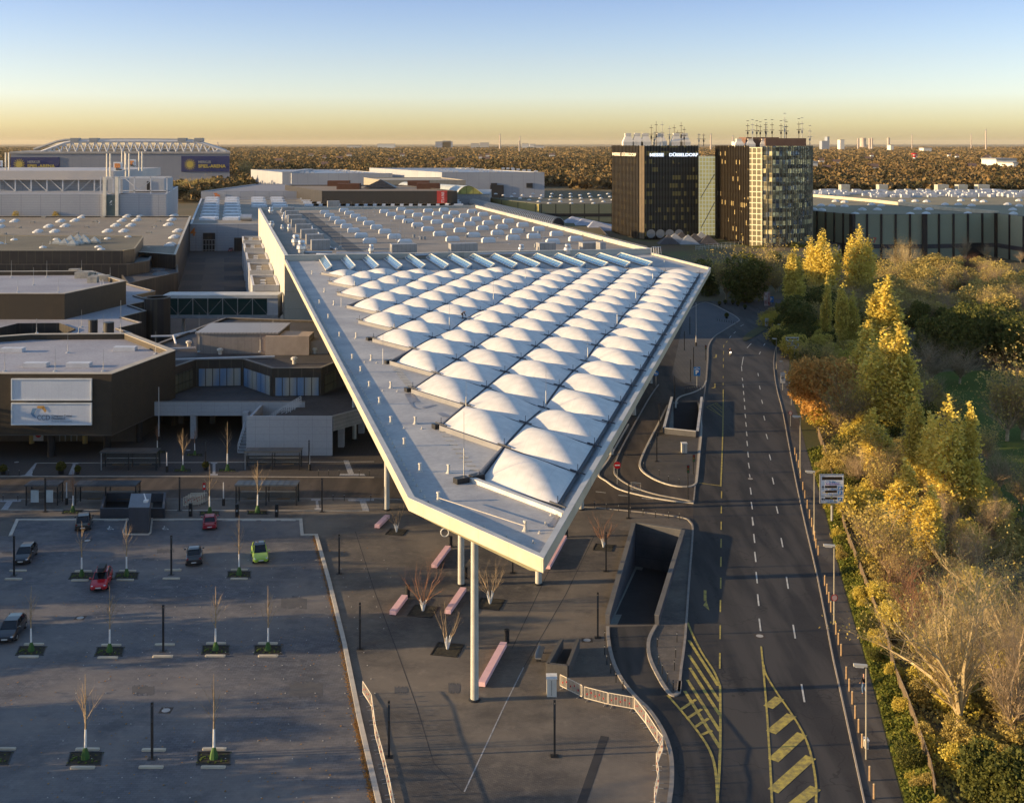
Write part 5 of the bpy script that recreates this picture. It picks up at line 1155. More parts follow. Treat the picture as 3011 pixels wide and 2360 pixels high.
# right tower
TBp = [(84.8, 477), (90.6, 438), (95.0, 435)] + [(95 + 25 * math.sin(R(a)) * .98, 433.6 + 25 * (1 - math.cos(R(a))) + .0) for a in range(8, 92, 7)] + [(121, 478), (112, 492), (92, 492)]
t2 = thing('office_tower', 'dark ribbed office tower with curved reflecting glass front, right of the pair', 'tower', (103, 460, pod), 'pair of office towers')
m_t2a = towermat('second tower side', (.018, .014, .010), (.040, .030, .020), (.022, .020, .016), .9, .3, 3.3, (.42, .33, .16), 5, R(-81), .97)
tower_face(t2, TBp[0], TBp[1], m_t2a, pod, TH)
m_t2s = gridmat('pale lattice', (.16, .14, .08), (.70, .62, .42), 1.5, 2.1, .25, .35); tower_face(t2, TBp[1], TBp[2], m_t2s, pod, TH - .5, 'stair_lattice')
def painted_mirror_mat():
    m, t, b = newmat('curtain wall with painted reflections'); v = pos(t); sx = N(t, 'ShaderNodeSeparateXYZ'); t.links.new(v, sx.inputs[0])
    cb_ = N(t, 'ShaderNodeCombineXYZ'); t.links.new(math_n(t, 'FLOOR', math_n(t, 'DIVIDE', sx.outputs[0], 1.25)), cb_.inputs[0]); t.links.new(math_n(t, 'FLOOR', math_n(t, 'DIVIDE', sx.outputs[2], 1.65)), cb_.inputs[1])
    wn = N(t, 'ShaderNodeTexWhiteNoise'); t.links.new(cb_.outputs[0], wn.inputs[0])
    rp = N(t, 'ShaderNodeValToRGB'); e = rp.color_ramp.elements; rp.color_ramp.interpolation = 'CONSTANT'; e[0].color = (.08, .08, .06, 1); e[1].position = .84; e[1].color = (.90, .74, .36, 1)  # gold and blue reflections painted as pane colours
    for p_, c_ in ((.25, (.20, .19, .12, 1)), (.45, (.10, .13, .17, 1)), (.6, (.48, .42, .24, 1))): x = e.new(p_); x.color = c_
    t.links.new(wn.outputs[0], rp.inputs[0])
    fl = math_n(t, 'LESS_THAN', math_n(t, 'FRACT', math_n(t, 'DIVIDE', sx.outputs[2], 3.3)), .45)
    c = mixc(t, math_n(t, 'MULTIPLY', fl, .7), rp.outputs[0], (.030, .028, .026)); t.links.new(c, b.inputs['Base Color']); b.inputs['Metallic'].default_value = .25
    b.inputs['Roughness'].default_value = .12
    nz = N(t, 'ShaderNodeTexNoise'); nz.inputs['Scale'].default_value = .35; nz.inputs['Detail'].default_value = 3; t.links.new(v, nz.inputs[0])
    bp = N(t, 'ShaderNodeBump'); bp.inputs['Strength'].default_value = .6; bp.inputs['Distance'].default_value = .6; t.links.new(nz.outputs[0], bp.inputs['Height']); t.links.new(bp.outputs[0], b.inputs['Normal'])
    return m
m_mir = painted_mirror_mat(); b = MB()
for i in range(2, len(TBp) - 3): b.quad((*TBp[i], pod), (*TBp[i + 1], pod), (*TBp[i + 1], TH), (*TBp[i], TH))
b.build('curved_glazing', m_mir, t2)
for i in (len(TBp) - 3, len(TBp) - 2, len(TBp) - 1): tower_face(t2, TBp[i], TBp[(i + 1) % len(TBp)], m_t2a, pod, TH)
rb = MB()
for i in range(2, len(TBp) - 3):
    a, d = Vector((*TBp[i], 0)), Vector((*TBp[i + 1], 0)); n = max(1, int((d - a).length / 1.3))
    for k in range(n): q = a.lerp(d, k / n); rb.box(q.x - .07, q.x + .07, q.y - .22, q.y + .05, pod, TH + .1)
rb.build('facade_rib', M('pale rib', (.26, .24, .18), .4), t2)
rb = MB(); a, d = Vector((*TBp[0], 0)), Vector((*TBp[1], 0))
for k in range(22): q = a.lerp(d, k / 21) - Vector((.15, 0, 0)); rb.box(q.x - .14, q.x + .1, q.y - .12, q.y + .12, pod, TH + .2)
rb.build('facade_rib', M('brown rib', (.020, .015, .011), .85, spec=.1), t2)
MB().hpoly(TBp, TH - .4).build('roof', m_droof, t2)
MB().box(93, 106, 455, 470, TH - .4, TH + 3.4).build('roof_house', M('brown roof house', (.16, .09, .06), .7), t2); MB().box(100, 116, 452, 462, TH - .4, TH + 3.0).build('roof_house', M('brown roof house', (.14, .08, .055), .7), t2)
for x in (90, 94.5, 100): cone(x, 455, TH - .4, 3.6, 4, 3.2).build('cooling_unit', m_cream, t2)
for x, h_ in ((94, 9), (95.2, 9.5), (97.2, 9), (99, 8.5), (100.5, 9.5), (101.3, 8), (104, 9.6), (106.5, 9), (108, 12.5), (109.5, 8.5), (114.2, 10), (115.3, 10.4), (118, 10)): antenna(t2, x, 456 + rd.uniform(-3, 3), TH + (2.4 if x < 117 else -.4), h_ * .72, 3)
# podium with planted roof
pq = [P('C', 1150, 730, pod), P('C', 1250, 765, pod), P('C', 1640, 870, pod), P('C', 2060, 862, pod)]
pp = [(pq[0].x - 6, pq[0].y), (pq[2].x, pq[2].y), (112, 395), (126, 440), (124, 520), (70, 560), (24, 540)]
pdm = block('tower_podium', 'low dark podium with planted brown roof under the two towers', pp, pod, M('podium fins', (.020, .018, .018), .5, lines=((XV, 1.6, .3), ((0, 1, 0), 1.6, .3)), linecol=(.07, .055, .04)), M('planted roof', (.10, .065, .04), .95, (.085, .10, .03), .05, fine=.4), par=.3, cop=m_copd)
m_gn = M('white railing', (.5, .5, .5), .5)
for a, d in (((1625, 765), (1925, 740)), ((1625, 780), (1850, 762))):
    p, r_ = P('C', *a, pod), P('C', *d, pod); b = MB()
    for k in range(12): q = p.lerp(r_, k / 11); b.tube(q, q + Vector((0, 0, 1.3)), .05, .05, 4)
    b.tube(p + Vector((0, 0, 1.3)), r_ + Vector((0, 0, 1.3)), .05, .05, 4).tube(p + Vector((0, 0, .7)), r_ + Vector((0, 0, .7)), .05, .05, 4); b.build('railing', m_gn, pdm)
for k in range(7):
    x = 1450 + k * 42; p = P('C', x, 730 - (k % 3) * 10, pod); b = MB(); s = 4.2
    for a, d in (((-s, -s), (s, -s)), ((s, -s), (s, s)), ((s, s), (-s, s)), ((-s, s), (-s, -s))): b.quad((p.x + a[0], p.y + a[1], pod - .2), (p.x + d[0], p.y + d[1], pod - .2), (p.x, p.y, pod + 3.4))
    b.build('pyramid_skylight', m_grey if k % 2 else m_droof, pdm)
# long low vegetated building with red front left of the podium
gr = [P('C', 715, 622, 8), P('C', 1090, 712, 8)]
gb = block('low_green_roof_building', 'long low building with mossy roof between the hall and the left tower', [tuple(gr[0][:2]), tuple(gr[1][:2]), (40, 520), (30, 560), (18, 590)], 8, M('dark fins', (.022, .018, .018), .6, lines=(((0, 1, 0), 2.2, .5),), linecol=(.08, .04, .03)), M('mossy roof', (.10, .10, .035), .95, (.12, .085, .04), .08, fine=.4), par=.3, cop=m_copd)
MB().obox(tuple(gr[0][:2]), tuple(gr[0].lerp(gr[1], .12)[:2]), .3, 6.6, 8.3, -.3).build('red_sign', M('red sign', (.60, .10, .06), .6), gb)
# tent roofs
for x, y, s in ((905, 590, 11), (975, 605, 11), (1035, 620, 9)):
    p = P('C', x, y, 8); b = MB()
    for a, d in (((-s, -s), (s, -s)), ((s, -s), (s, s)), ((s, s), (-s, s)), ((-s, s), (-s, -s))): b.quad((p.x + a[0], p.y + a[1], 6.4), (p.x + d[0], p.y + d[1], 6.4), (p.x - s * .5, p.y, 10.5))
    tt = b.build('tent_roof', M('tent cloth', (.34, .36, .42), .7)); tag(tt, {905: 'grey pointed tent roof left of the office tower, farthest', 975: 'grey pointed tent roof left of the office tower, middle', 1035: 'grey pointed tent roof closest to the office tower foot'}[x], 'tent', 'tent roofs beside the tower')
# ---- green panelled hall on the right
hR = 17.6
gq = [xy('E', 480, 645, hR), xy('E', 825, 672, hR), xy('E', 1390, 673, hR), xy('E', 1960, 665, hR), xy('E', 2179, 690, hR), (260, 430), (330, 700), (118, 700)]
m_gp = M('grey green panels', (.24, .25, .17), .6, (.215, .22, .155), .06, fine=.1)
rh = block('exhibition_hall', 'wide grey green panelled hall with dark posts right of the towers', gq, hR, m_gp, M('right hall roof', (.26, .22, .13), .9, (.22, .19, .12), .03, fine=.3), par=.5, pw=.8, cop=m_copd)
def rib_wall(t, a, d, n, z0, z1, w_, m, name='post', dark=()):
    a, d = Vector((*a, 0)), Vector((*d, 0)); dr = (d - a).normalized(); nn = Vector((dr.y, -dr.x, 0)) * .2
    for k in range(n + 1):
        q = a.lerp(d, k / n) + nn; ww = w_ * (2.6 if k in dark else 1)
        MB().obox((q - dr * ww / 2)[:2], (q + dr * ww / 2)[:2], .5 if k not in dark else 1.6, z0, z1).build(name, m, t)
m_post = M('dark post', (.022, .016, .016), .5)
rib_wall(rh, gq[0], gq[1], 5, 0, hR + .2, .7, m_post, dark=(5,)); rib_wall(rh, gq[1], gq[2], 5, 0, hR + .2, .75, m_post, dark=(5,)); rib_wall(rh, gq[2], gq[3], 5, 0, hR + .2, .75, m_post, dark=(5,)); rib_wall(rh, gq[3], gq[4], 2, 0, hR + .2, .75, m_post)
m_band = M('dark window band', (.045, .045, .055), .4)
for i in range(4):
    MB().obox(gq[i], gq[i + 1], .16, 4.0, 5.7, -.09).build('window_band', m_band, rh)
MB().obox(Vector(gq[2]).lerp(Vector(gq[3]), .6), Vector(gq[2]).lerp(Vector(gq[3]), .82), .3, 0, 5.9, -.12).build('entrance', m_black, rh)
a7 = Vector(gq[1]).lerp(Vector(gq[2]), .22); b7 = (Vector(gq[2]) - Vector(gq[1])).normalized()
text('17', (a7.x, a7.y - .6, 6.2), (b7.x, b7.y, 0), 3.1, M('red outline number', (.55, .06, .06), .6), rh, depth=.1)
b = MB().strip([xy('E', 500, 525, hR), xy('E', 990, 568, hR), xy('E', 1530, 628, hR), xy('E', 1965, 662, hR)], 1.8, hR - .5, hR + .9); b.build('roof_ridge', M('pale ridge', (.55, .47, .34), .7), rh)
for x, y in ((575, 600), (660, 603), (760, 605), (690, 565), (760, 572), (975, 592), (1050, 600), (900, 632), (1020, 632), (1215, 563), (1320, 565), (1410, 568), (1555, 592), (1660, 592), (1765, 600), (1680, 560), (1790, 560), (1860, 568), (2050, 590), (2140, 560), (1340, 628), (1430, 630), (1730, 632), (2090, 632), (2140, 602), (515, 632), (845, 668), (1280, 668), (1405, 664), (1735, 664), (2095, 664), (580, 636)):
    p = P('E', x, y, hR); b = MB().lathe((0, 0, 0), [(1, 0), (1, .3), (.7, .7), (.1, 1)], 8); b.v = [(p.x + v[0] * 1.9, p.y + v[1] * 1.5, hR - .5 + v[2] * 1.2) for v in b.v]; b.build('domed_skylight', m_dl, rh)
# field of white machines along the back of that roof
rr = random.Random(5)
bk = MB()
for k in range(330):
    x = rr.uniform(485, 2400); y = rr.uniform(488, 535); p = P('E', x, y, hR)
    if x < 1000 and y > 520 + (1000 - x) * .02: continue
    wv, dv, hv = rr.uniform(2, 5.5), rr.uniform(1.5, 3), rr.uniform(.9, 2.0); bk.box(p.x - wv / 2, p.x + wv / 2, p.y, p.y + dv, hR - .5, hR - .5 + hv)
bk.build('roof_machinery', M('pale machinery', (.50, .51, .54), .5, (.34, .36, .40), .3), rh, kind='stuff')
for x0, x1 in ((735, 805), (1035, 1105), (1498, 1585), (1662, 1735), (1818, 1908), (2560, 2640)):
    p = P('E', x0, 486, hR); X1 = P('E', x1, 486, hR).x; MB().box(p.x, X1, p.y, p.y + 6, hR - .5, hR + 3.6).build('roof_house', M('beige plant room', (.42, .40, .33), .7), rh)
# ---- arena
Za = 1250.0
ar = thing('football_arena', 'large grey rectangular arena with a white roof truss and dark blue banners', 'stadium', (-330, 1330, 0))
ax0, ax1 = XZ('A', 90, Za), XZ('A', 1922, Za); az = HT('A', 205, Za)
m_af = M('arena mesh facade', (.22, .235, .27), .6, (.18, .195, .23), .015, lines=((XV, 10, .8), (ZV, 5.5, .4)), linecol=(.19, .20, .24))
MB().prism([(ax0, Za), (ax1, Za), (ax1 * 1.15, Za + 180), (ax0 * 1.1, Za + 180)], 0, az).build('facade', m_af, ar)
MB().prism([(ax0 - 1, Za - 1), (ax1 + 1, Za - 1), (ax1 * 1.15 + 1, Za + 181), (ax0 * 1.1, Za + 181)], az, az + 2.2).build('roof_edge', M('arena roof edge', (.36, .34, .32), .7), ar)
tz0, tz1 = HT('A', 190, Za), HT('A', 104, Za)
b = MB(); tx = [(290, 190), (520, 105), (1600, 100), (1860, 180)]
top = []
for k in range(25):
    x = 290 + (1860 - 290) * k / 24; y = 190 - 85 * min(1, (x - 290) / 230) if x < 520 else (105 - 5 * math.sin((x - 520) / 1080 * math.pi) if x < 1620 else 102 + 80 * (x - 1620) / 240)
    top.append((XZ('A', x, Za), HT('A', y, Za)))
yt = Za + 18
for (xa, za), (xb, zc) in zip(top[:-1], top[1:]): b.tube((xa, yt, za), (xb, yt, zc), 1.6, 1.6, 6)
b.build('truss_chord', m_whitem, ar); b = MB()
for k, ((xa, za), (xb, zc)) in enumerate(zip(top[:-1], top[1:])):
    xm = (xa + xb) / 2
    if za > tz0 + 3 or zc > tz0 + 3: b.tube((xa, yt, za), (xm, yt, tz0), 1.0, 1.0, 5).tube((xm, yt, tz0), (xb, yt, zc), 1.0, 1.0, 5)
b.build('truss_web', m_whitem, ar)
b = MB()
for (xa, za), (xb, zc) in zip(top[:-1], top[1:]): b.tube((xa * 1.09, Za + 110, za + 2), (xb * 1.09, Za + 110, zc + 2), 1.6, 1.6, 5)
b.build('rear_chord', m_grey, ar)
MB().prism([(top[2][0], Za + 30), (top[21][0], Za + 30), (top[21][0] * 1.1, Za + 170), (top[2][0] * 1.1, Za + 170)], az + 2, tz1 - 8).build('roof_vault', M('arena inner roof', (.30, .29, .27), .7), ar)
for x in (540, 700, 1450, 1590): MB().box(XZ('A', x, Za), XZ('A', x + 70, Za), yt - 2, yt + 6, tz1, tz1 + 4).build('roof_gear', m_grey, ar)
m_navy = M('navy banner', (.014, .028, .12), .6, (.012, .022, .10), .03); m_sun = M('sun yellow', (.48, .37, .08), .6)
for x0, x1, y0, y1, full in ((1517, 1918, 225, 357, 1), (88, 497, 235, 352, 0)):
    Zb = Za - .8; MB().box(XZ('A', x0, Zb), XZ('A', x1, Zb), Zb, Za - .1, HT('A', y1, Zb), HT('A', y0, Zb)).build('banner', m_navy, ar)
    cx, cz = XZ('A', x0 + 72, Zb - .5), HT('A', 295, Zb); b = MB(); rr_ = 7.8
    b.quad(*[(cx + 3.7 * math.cos(R(k * 15)), Zb - .5, cz + 3.7 * math.sin(R(k * 15))) for k in range(24)])
    for k in range(16):
        a_ = R(k * 22.5); c0, c1 = a_ - R(8), a_ + R(8); b.quad((cx + 4.1 * math.cos(c0), Zb - .5, cz + 4.1 * math.sin(c0)), (cx + 7.0 * math.cos(a_), Zb - .5, cz + 7.0 * math.sin(a_)), (cx + 4.1 * math.cos(c1), Zb - .5, cz + 4.1 * math.sin(c1)))
    b.build('sun_emblem', m_sun, ar)
    text('MERKUR', (XZ('A', x0 + 143, Zb), Zb - .6, HT('A', 285, Zb)), XV, 3.9, m_grey, ar, depth=.2, bold=.1, fit=14)
    text('SPIEL-ARENA', (XZ('A', x0 + 143, Zb), Zb - .6, HT('A', 322, Zb)), XV, 5.0, m_sun, ar, depth=.2, bold=.15, fit=30)
# ================================================================ street furniture
ORD = 'nearest,second,third,fourth,fifth,sixth,seventh,eighth,ninth,tenth,eleventh,twelfth,thirteenth,fourteenth,fifteenth,sixteenth,seventeenth,eighteenth,nineteenth,twentieth'.split(',')
def ordw(k):
    if k < 20: return ORD[k] + ('' if k == 0 else '')
    tens = {2: 'twenty', 3: 'thirty', 4: 'forty', 5: 'fifty'}[(k + 1) // 10]; u = (k + 1) % 10
    return tens + ('-' + ['', 'first', 'second', 'third', 'fourth', 'fifth', 'sixth', 'seventh', 'eighth', 'ninth'][u] if u else ('ieth' if 0 else ''))
# slotted black light columns
lp = thing('light_column', 'slim black light column', 'street light', (0, 0, 0), 'slim black light columns')
b = MB().box(-.08, .08, -.08, .08, .02, 2.7); b.build('pole', m_dark, lp)
b = MB().box(-.085, -.05, -.08, .08, 2.7, 4.05).box(.05, .085, -.08, .08, 2.7, 4.05).box(-.085, .085, -.085, .085, 4.05, 4.2); b.build('slotted_head', m_dark, lp)
MB().box(-.045, .045, -.02, .02, 2.75, 3.9).build('lens', M('grey lens', (.10, .11, .12), .3), lp); MB().box(-.3, .3, -.25, .25, 0, .03).build('base_plate', m_dark, lp)
for c, x, y, w_ in (('G', 82, 677, 'near the black hatchback at the left edge'), ('G', 998, 673, 'in the parking lot left of the black saloon'), ('G', 951, 1118, 'in the middle of the parking lot between pale wheel stops'), ('G', 1976, 667, 'on the plaza just right of the parking corner'),
                    ('G', 2097, 1105, 'on the plaza, middle one beside the long parking kerb'), ('F', 264, 1277, 'in front of the small bus shelter with white posters'), ('F', 1046, 1270, 'beside the stacked barriers at the bus stop'), ('F', 1876, 1277, 'right of the rightmost near bus shelter'), ('F', 1800, 1035, 'in front of the white stair wall'), ('F', 1197, 1035, 'rising from a potted bush between the far shelters'),
                    ('H', 812, 690, 'between two wheel stops nearest the bottom edge'), ('H', 2077, 683, 'right of the cream barriers on the plaza'), ('I', 1122, 1465, 'below the grey cabinet, alone on the front plaza'), ('I', 1348, 845, 'left of the mouth of the big garage ramp'), ('I', 1391, 497, 'beside the multi-stemmed tree left of the big ramp'),
                    ('I', 903, 507, 'half hidden under the canopy tip'), ('J', 303, 1350, 'beside the small grey grid sign near the slip lane'), ('J', 470, 1010, 'on the teardrop island left of the white cabinet'), ('J', 488, 820, 'left of the second garage ramp'), ('J', 576, 640, 'at the far corner of the second garage ramp'), ('J', 672, 530, 'left of the blue parking sign'), ('J', 690, 450, 'behind the blue parking sign'), ('J', 635, 345, 'in front of the lit glass corner of the hall'), ('J', 668, 250, 'on the blue grey paving near the canopy corner')):
    p = P(c, x, y); place(lp, USED, (p.x, p.y, .04), 0, 'slim black light column ' + w_)
# street lamps along the right pavement
sl_ = thing('street_lamp', 'tall street lamp', 'street lamp', (0, 0, 0), 'street lamps along the right pavement')
MB().tube((0, 0, 0), (0, 0, 8.0), .085, .055, 8).build('pole', M('lamp pole', (.34, .31, .24), .5), sl_)
MB().prism([(-1.05, -.2), (.1, -.12), (.1, .12), (-1.05, .2)], 7.95, 8.12).build('lamp_head', M('lamp head', (.50, .48, .42), .5), sl_)
MB().box(-.9, -.2, -.13, .13, 7.88, 7.96).build('lamp_glass', m_white, sl_)
lamps = [('K', 1285, 1455, 905, 'nearest, behind the walking person'), ('K', 1098, 665, 205, 'second, carrying a round sign'), ('J', 1412, 1450, 1070, 'just left of the big direction sign'), ('J', 1328, 1080, 740, 'fourth, before the wooden fence starts'), ('J', 1275, 672, 540, 'fifth, beside the orange tree'), ('J', 1224, 560, 410, 'behind the small white road sign'), ('J', 1185, 458, 275, 'near the farther direction sign'), ('J', 1207, 300, 190, 'at the road bend')]
for c, x, y, yt_, w_ in lamps:
    p = P(c, x, y); h = (sp(c, 0, y)[1] - sp(c, 0, yt_)[1]) * p.y / FPX; place(sl_, USED, (p.x, p.y, 0), R(-8), 'tall grey street lamp on the right pavement, ' + w_, h / 8.05)
# wooden bollards on the right pavement
bo = thing('bollard', 'wooden bollard', 'bollard', (0, 0, 0), 'wooden bollards along the right pavement')
MB().tube((0, 0, 0), (0, 0, 1.0), .085, .08, 8).build('post', M('weathered wood', (.36, .24, .13), .8, (.28, .19, .11), 4, obj=True), bo); MB().tube((0, 0, 1.0), (0, 0, 1.06), .09, .06, 8).build('post_cap', M('wood cap', (.45, .34, .2), .8), bo)
bl_ = [('K', x, y) for x, y in ((1331, 1685), (1306, 1580), (1262, 1387), (1242, 1298), (1222, 1217), (1205, 1132), (1187, 1057), (1170, 985), (1140, 850), (1124, 785), (1110, 725), (1080, 595), (1069, 540), (1057, 490), (1044, 440), (1006, 262), (993, 220), (985, 175), (978, 140))] + [('J', x, y) for x, y in ((1416, 1485), (1398, 1400), (1385, 1350), (1371, 1290), (1357, 1230), (1345, 1180), (1330, 1110), (1319, 1048), (1307, 1008), (1297, 970))]
bl_ = sorted([P(*q) for q in bl_], key=lambda p: p.y)
for k, p in enumerate(bl_): place(bo, USED, (p.x, p.y, .04), 0, 'wooden bollard on the right pavement, %s counting up from the bottom edge' % (ordw(k) if k else 'first'))
# thin black posts along the lanes
tp = thing('metal_post', 'thin black metal post', 'bollard', (0, 0, 0), 'thin black posts along the lanes')
MB().tube((0, 0, 0), (0, 0, .9), .045, .045, 6).build('post', m_dark, tp); MB().tube((0, 0, .72), (0, 0, .80), .05, .05, 6).build('band', m_steel, tp)
def posts(lst, w_):
    for k, (c, x, y) in enumerate(lst):
        p = P(c, x, y); place(tp, USED, (p.x, p.y, .04), 0, 'thin black post %s, %s from the left' % (w_, ordw(k) if k else 'first'))
posts([('F', x, 1068) for x in (50, 112, 193, 1855, 1914, 1975, 2092, 2151)], 'on the north kerb of the bus lane')
posts([('F', x, 1214) for x in (18, 104, 960, 1940, 2005, 2160)], 'on the south kerb of the bus lane')
posts([('J', *q) for q in ((97, 1290), (168, 1300), (242, 1311), (312, 1322), (388, 1335), (463, 1344), (541, 1352), (606, 1360))], 'on the kerb right of the canopy tip')
posts([('J', *q) for q in ((392, 1050), (430, 930), (448, 880), (484, 1095), (540, 1130), (604, 1150), (656, 1245))], 'round the teardrop island')
posts([('K', *q) for q in ((66, 800), (74, 905), (95, 955), (125, 1005), (158, 1055), (165, 935), (172, 860), (180, 770))], 'on the narrow island beside the big ramp')
posts([('I', *q) for q in ((1385, 860), (1384, 935), (1396, 985), (1416, 1030), (1443, 1080), (1480, 1120))], 'on the kerb left of the ramp lane')
posts([('J', 640 + 14 * k, 598 - 2 * k) for k in range(8)], 'at the far end of the second ramp')
posts([('J', 832 + 14 * k, 172 + 2 * k) for k in range(9)], 'in the row near the far kerb corner')
posts([('J', 1070 + 18 * k, 117 - 2 * k) for k in range(10)], 'across the far end of the road')
# young parking trees
def branch(mb, p, d, L, r, depth, rng, spread=.5, up=.25, n=5, tip=.25, kids_=(3, 5), seg=3, droop=0.0, jit=.12):
    d = d.normalized(); q = p; r0 = r
    for s in range(seg):
        dd = (d + Vector((rng.gauss(0, jit), rng.gauss(0, jit), rng.gauss(0, jit * .6) + up * .12 - droop * s))).normalized(); e = q + dd * L / seg; r1 = r * (1 - (s + 1) / seg * (1 - tip))
        mb.tube(q, e, r0, r1, n, cap=False)
        if depth:
            for _ in range(rng.randint(*kids_) if s or depth > 1 else 1):
                t = rng.random(); a = rng.uniform(0, 2 * math.pi); o = Vector((math.cos(a), math.sin(a), 0)); nd = (dd + o * spread * rng.uniform(.6, 1.3) + Vector((0, 0, up))).normalized()
                branch(mb, q.lerp(e, t), nd, L * rng.uniform(.42, .62), r1 * .55, depth - 1, rng, spread, up, max(3, n - 1), tip, kids_, max(2, seg - 1), droop, jit)
        q, d, r0 = e, dd, r1
def young(seed, twig, H_=6.4):
    rng = random.Random(seed); t = thing('young_tree', 'young bare tree', 'tree', (0, 0, 0), 'young lime washed trees')
    MB().tube((0, 0, 0), (.03, .02, 2.1), .10, .075, 8).build('white_trunk', m_limew, t)
    b = MB(); b.tube((.03, .02, 2.1), (0, 0, H_ * .95), .065, .015, 5)
    for k in range(12):
        z = 2.2 + (H_ - 3.2) * (k / 17) ** .9; a = rng.uniform(0, 6.28); d = Vector((math.cos(a) * .62, math.sin(a) * .62, 1)); branch(b, Vector((0, 0, z)), d, (H_ - z) * rng.uniform(.38, .62), .022, 1, rng, .5, .5, 3, .3, (1, 2), 3)
    b.build('branches', twig, t)
    MB().lathe((0, 0, 0), [(.32, 0), (.26, .35), (.14, .75), (.10, .8)], 8).build('watering_bag', M('green watering bag', (.05, .12, .03), .7), t); return t
ytree = [young(1, m_twig), young(2, m_twig), young(3, m_twigr, 5.6)]
pit_p = thing('tree_pit', 'tree pit', 'planting bed', (0, 0, 0), 'tree pits in the parking lot')
MB().prism([(-1.0, -.85), (1.4, -.85), (1.0, .85), (-1.4, .85)], 0, .02).build('soil', m_soil, pit_p)
b = MB()
for q in (((-1.1, -.89), (1.5, -.89)), ((-1.5, .89), (1.1, .89)), ((-1.02, -.85), (-1.42, .85)), ((1.42, -.85), (1.02, .85))): b.obox(*q, .07, 0, .05)
b.build('edge_frame', m_dark, pit_p)
rng = random.Random(9); b = MB()
for k in range(26):
    a = rng.uniform(0, 6.28); x, y = (rng.uniform(-1.1, 1.1), rng.uniform(-.75, .75)); s = rng.uniform(.04, .11)
    b.ball((x, y, .04), s, .7, 5, 3)
b.build('weeds', M('weeds', (.09, .12, .02), .9), pit_p)
ws = thing('wheel_stop', 'wheel stop', 'wheel stop', (0, 0, 0), 'pale wheel stops in the parking lot')
MB().prism([(-.9, -.09), (-.82, -.14), (.82, -.14), (.9, -.09), (.9, .09), (.82, .14), (-.82, .14), (-.9, .09)], 0, .13).build('beam', M('cream concrete beam', (.52, .46, .36), .8), ws)
MB().box(-.7, .7, -.09, .09, .128, .15).build('beam_top', M('beam top', (.55, .49, .39), .8), ws)
park = [('G', 476, 682, 0, 'upper row, above the red car with roof box'), ('G', 737, 680, 1, 'upper row, right of the roof box car'), ('G', 1393, 673, 0, 'upper row, left of the green car'), ('G', 182, 1117, 1, 'middle row, leftmost'), ('G', 638, 1122, 0, 'middle row, second from the left'), ('G', 1256, 1112, 1, 'middle row, third from the left'), ('G', 1561, 1112, 0, 'middle row, rightmost'), ('H', 455, 692, 1, 'bottom row, left'), ('H', 1142, 690, 0, 'bottom row, right')]
for c, x, y, v, w_ in park:
    p = P(c, x, y); place(ytree[v], USED, (p.x, p.y, .05), rng.uniform(0, 6), 'young white-trunked tree, ' + w_, rng.uniform(.93, 1.04))
    place(pit_p, USED, (p.x, p.y, .036), 0, 'dark tree pit, ' + w_)
    for s, l in ((1.25, 'behind'), (-1.3, 'in front of')): place(ws, USED, (p.x - .23 * s, p.y + s, .036), 0, 'wheel stop %s the tree pit, %s' % (l, w_.replace('red car with roof box', 'roof box car')))
for c, x, y, w_ in (('G', 93, 675, 'the light column at the left edge'), ('G', 1003, 672, 'the light column left of the black saloon'), ('G', 955, 1115, 'the light column in mid parking lot'), ('H', 815, 690, 'the bottom light column')):
    p = P(c, x, y)
    for s, l in ((1.1, 'behind'), (-1.3, 'in front of')): place(ws, USED, (p.x - .23 * s, p.y + s, .036), 0, 'cream wheel stop ' + l + ' ' + w_)
p = P('H', 10, 690); place(pit_p, USED, (p.x - .6, p.y, .036), 0, 'dark tree pit cut by the left edge in the bottom row'); place(ws, USED, (p.x - .4, p.y + 1.25, .036), 0, 'cream wheel stop cut by the left edge, upper'); place(ws, USED, (p.x - 1.1, p.y - 1.3, .036), 0, 'cream wheel stop cut by the left edge, lower')
for c, x, y, v, s, w_ in (('F', 424, 1277, 2, .95, 'with red twigs by the near bus shelter'), ('F', 1222, 1285, 0, 1.0, 'behind the red car by the disabled bays'), ('F', 1500, 1280, 1, 1.05, 'in front of the right near bus shelter'), ('F', 1065, 1036, 1, .98, 'right of the left far bus shelter'), ('F', 1325, 1036, 0, 1.12, 'between the two far bus shelters'), ('F', 1135, 945, 2, .8, 'behind the left far shelter, under the terrace'), ('F', 917, 928, 2, .8, 'at the right end of the left far shelter')):
    p = P(c, x, y); place(ytree[v], USED, (p.x, p.y, .05), rng.uniform(0, 6), 'young bare tree with white trunk ' + w_, s); place(pit_p, USED, (p.x, p.y - .1, .028), 0, 'dark pit of the young tree ' + w_, (1, .8, 1))
# multi-stemmed plaza trees in turned square pits
def multistem(seed, n=11, H_=4.6, mt=None):
    rng = random.Random(seed); t = thing('multi_stem_tree', 'multi stem tree', 'tree', (0, 0, 0), 'multi-stemmed trees on the plaza'); b = MB(); c = MB()
    for k in range(n):
        a = 2 * math.pi * k / n + rng.uniform(-.2, .2); d = Vector((math.cos(a) * .34, math.sin(a) * .34, 1)).normalized(); e = d * rng.uniform(.7, 1.3)
        b.tube((d.x * .15, d.y * .15, 0), e, .06, .045, 5); branch(c, e, d + Vector((math.cos(a), math.sin(a), 0)) * rng.uniform(0, .45), H_ * rng.uniform(.55, .85), .032, 2, rng, .5, .25, 4, .2, (1, 3), 4, 0, .16)
    b.build('white_stems', m_limew, t); c.build('branches', mt or m_twigr, t); return t
msp = [multistem(4), multistem(6, 7, 3.6, m_twig)]
ppit = thing('square_tree_pit', 'square tree pit', 'planting bed', (0, 0, 0), 'square tree pits on the plaza')
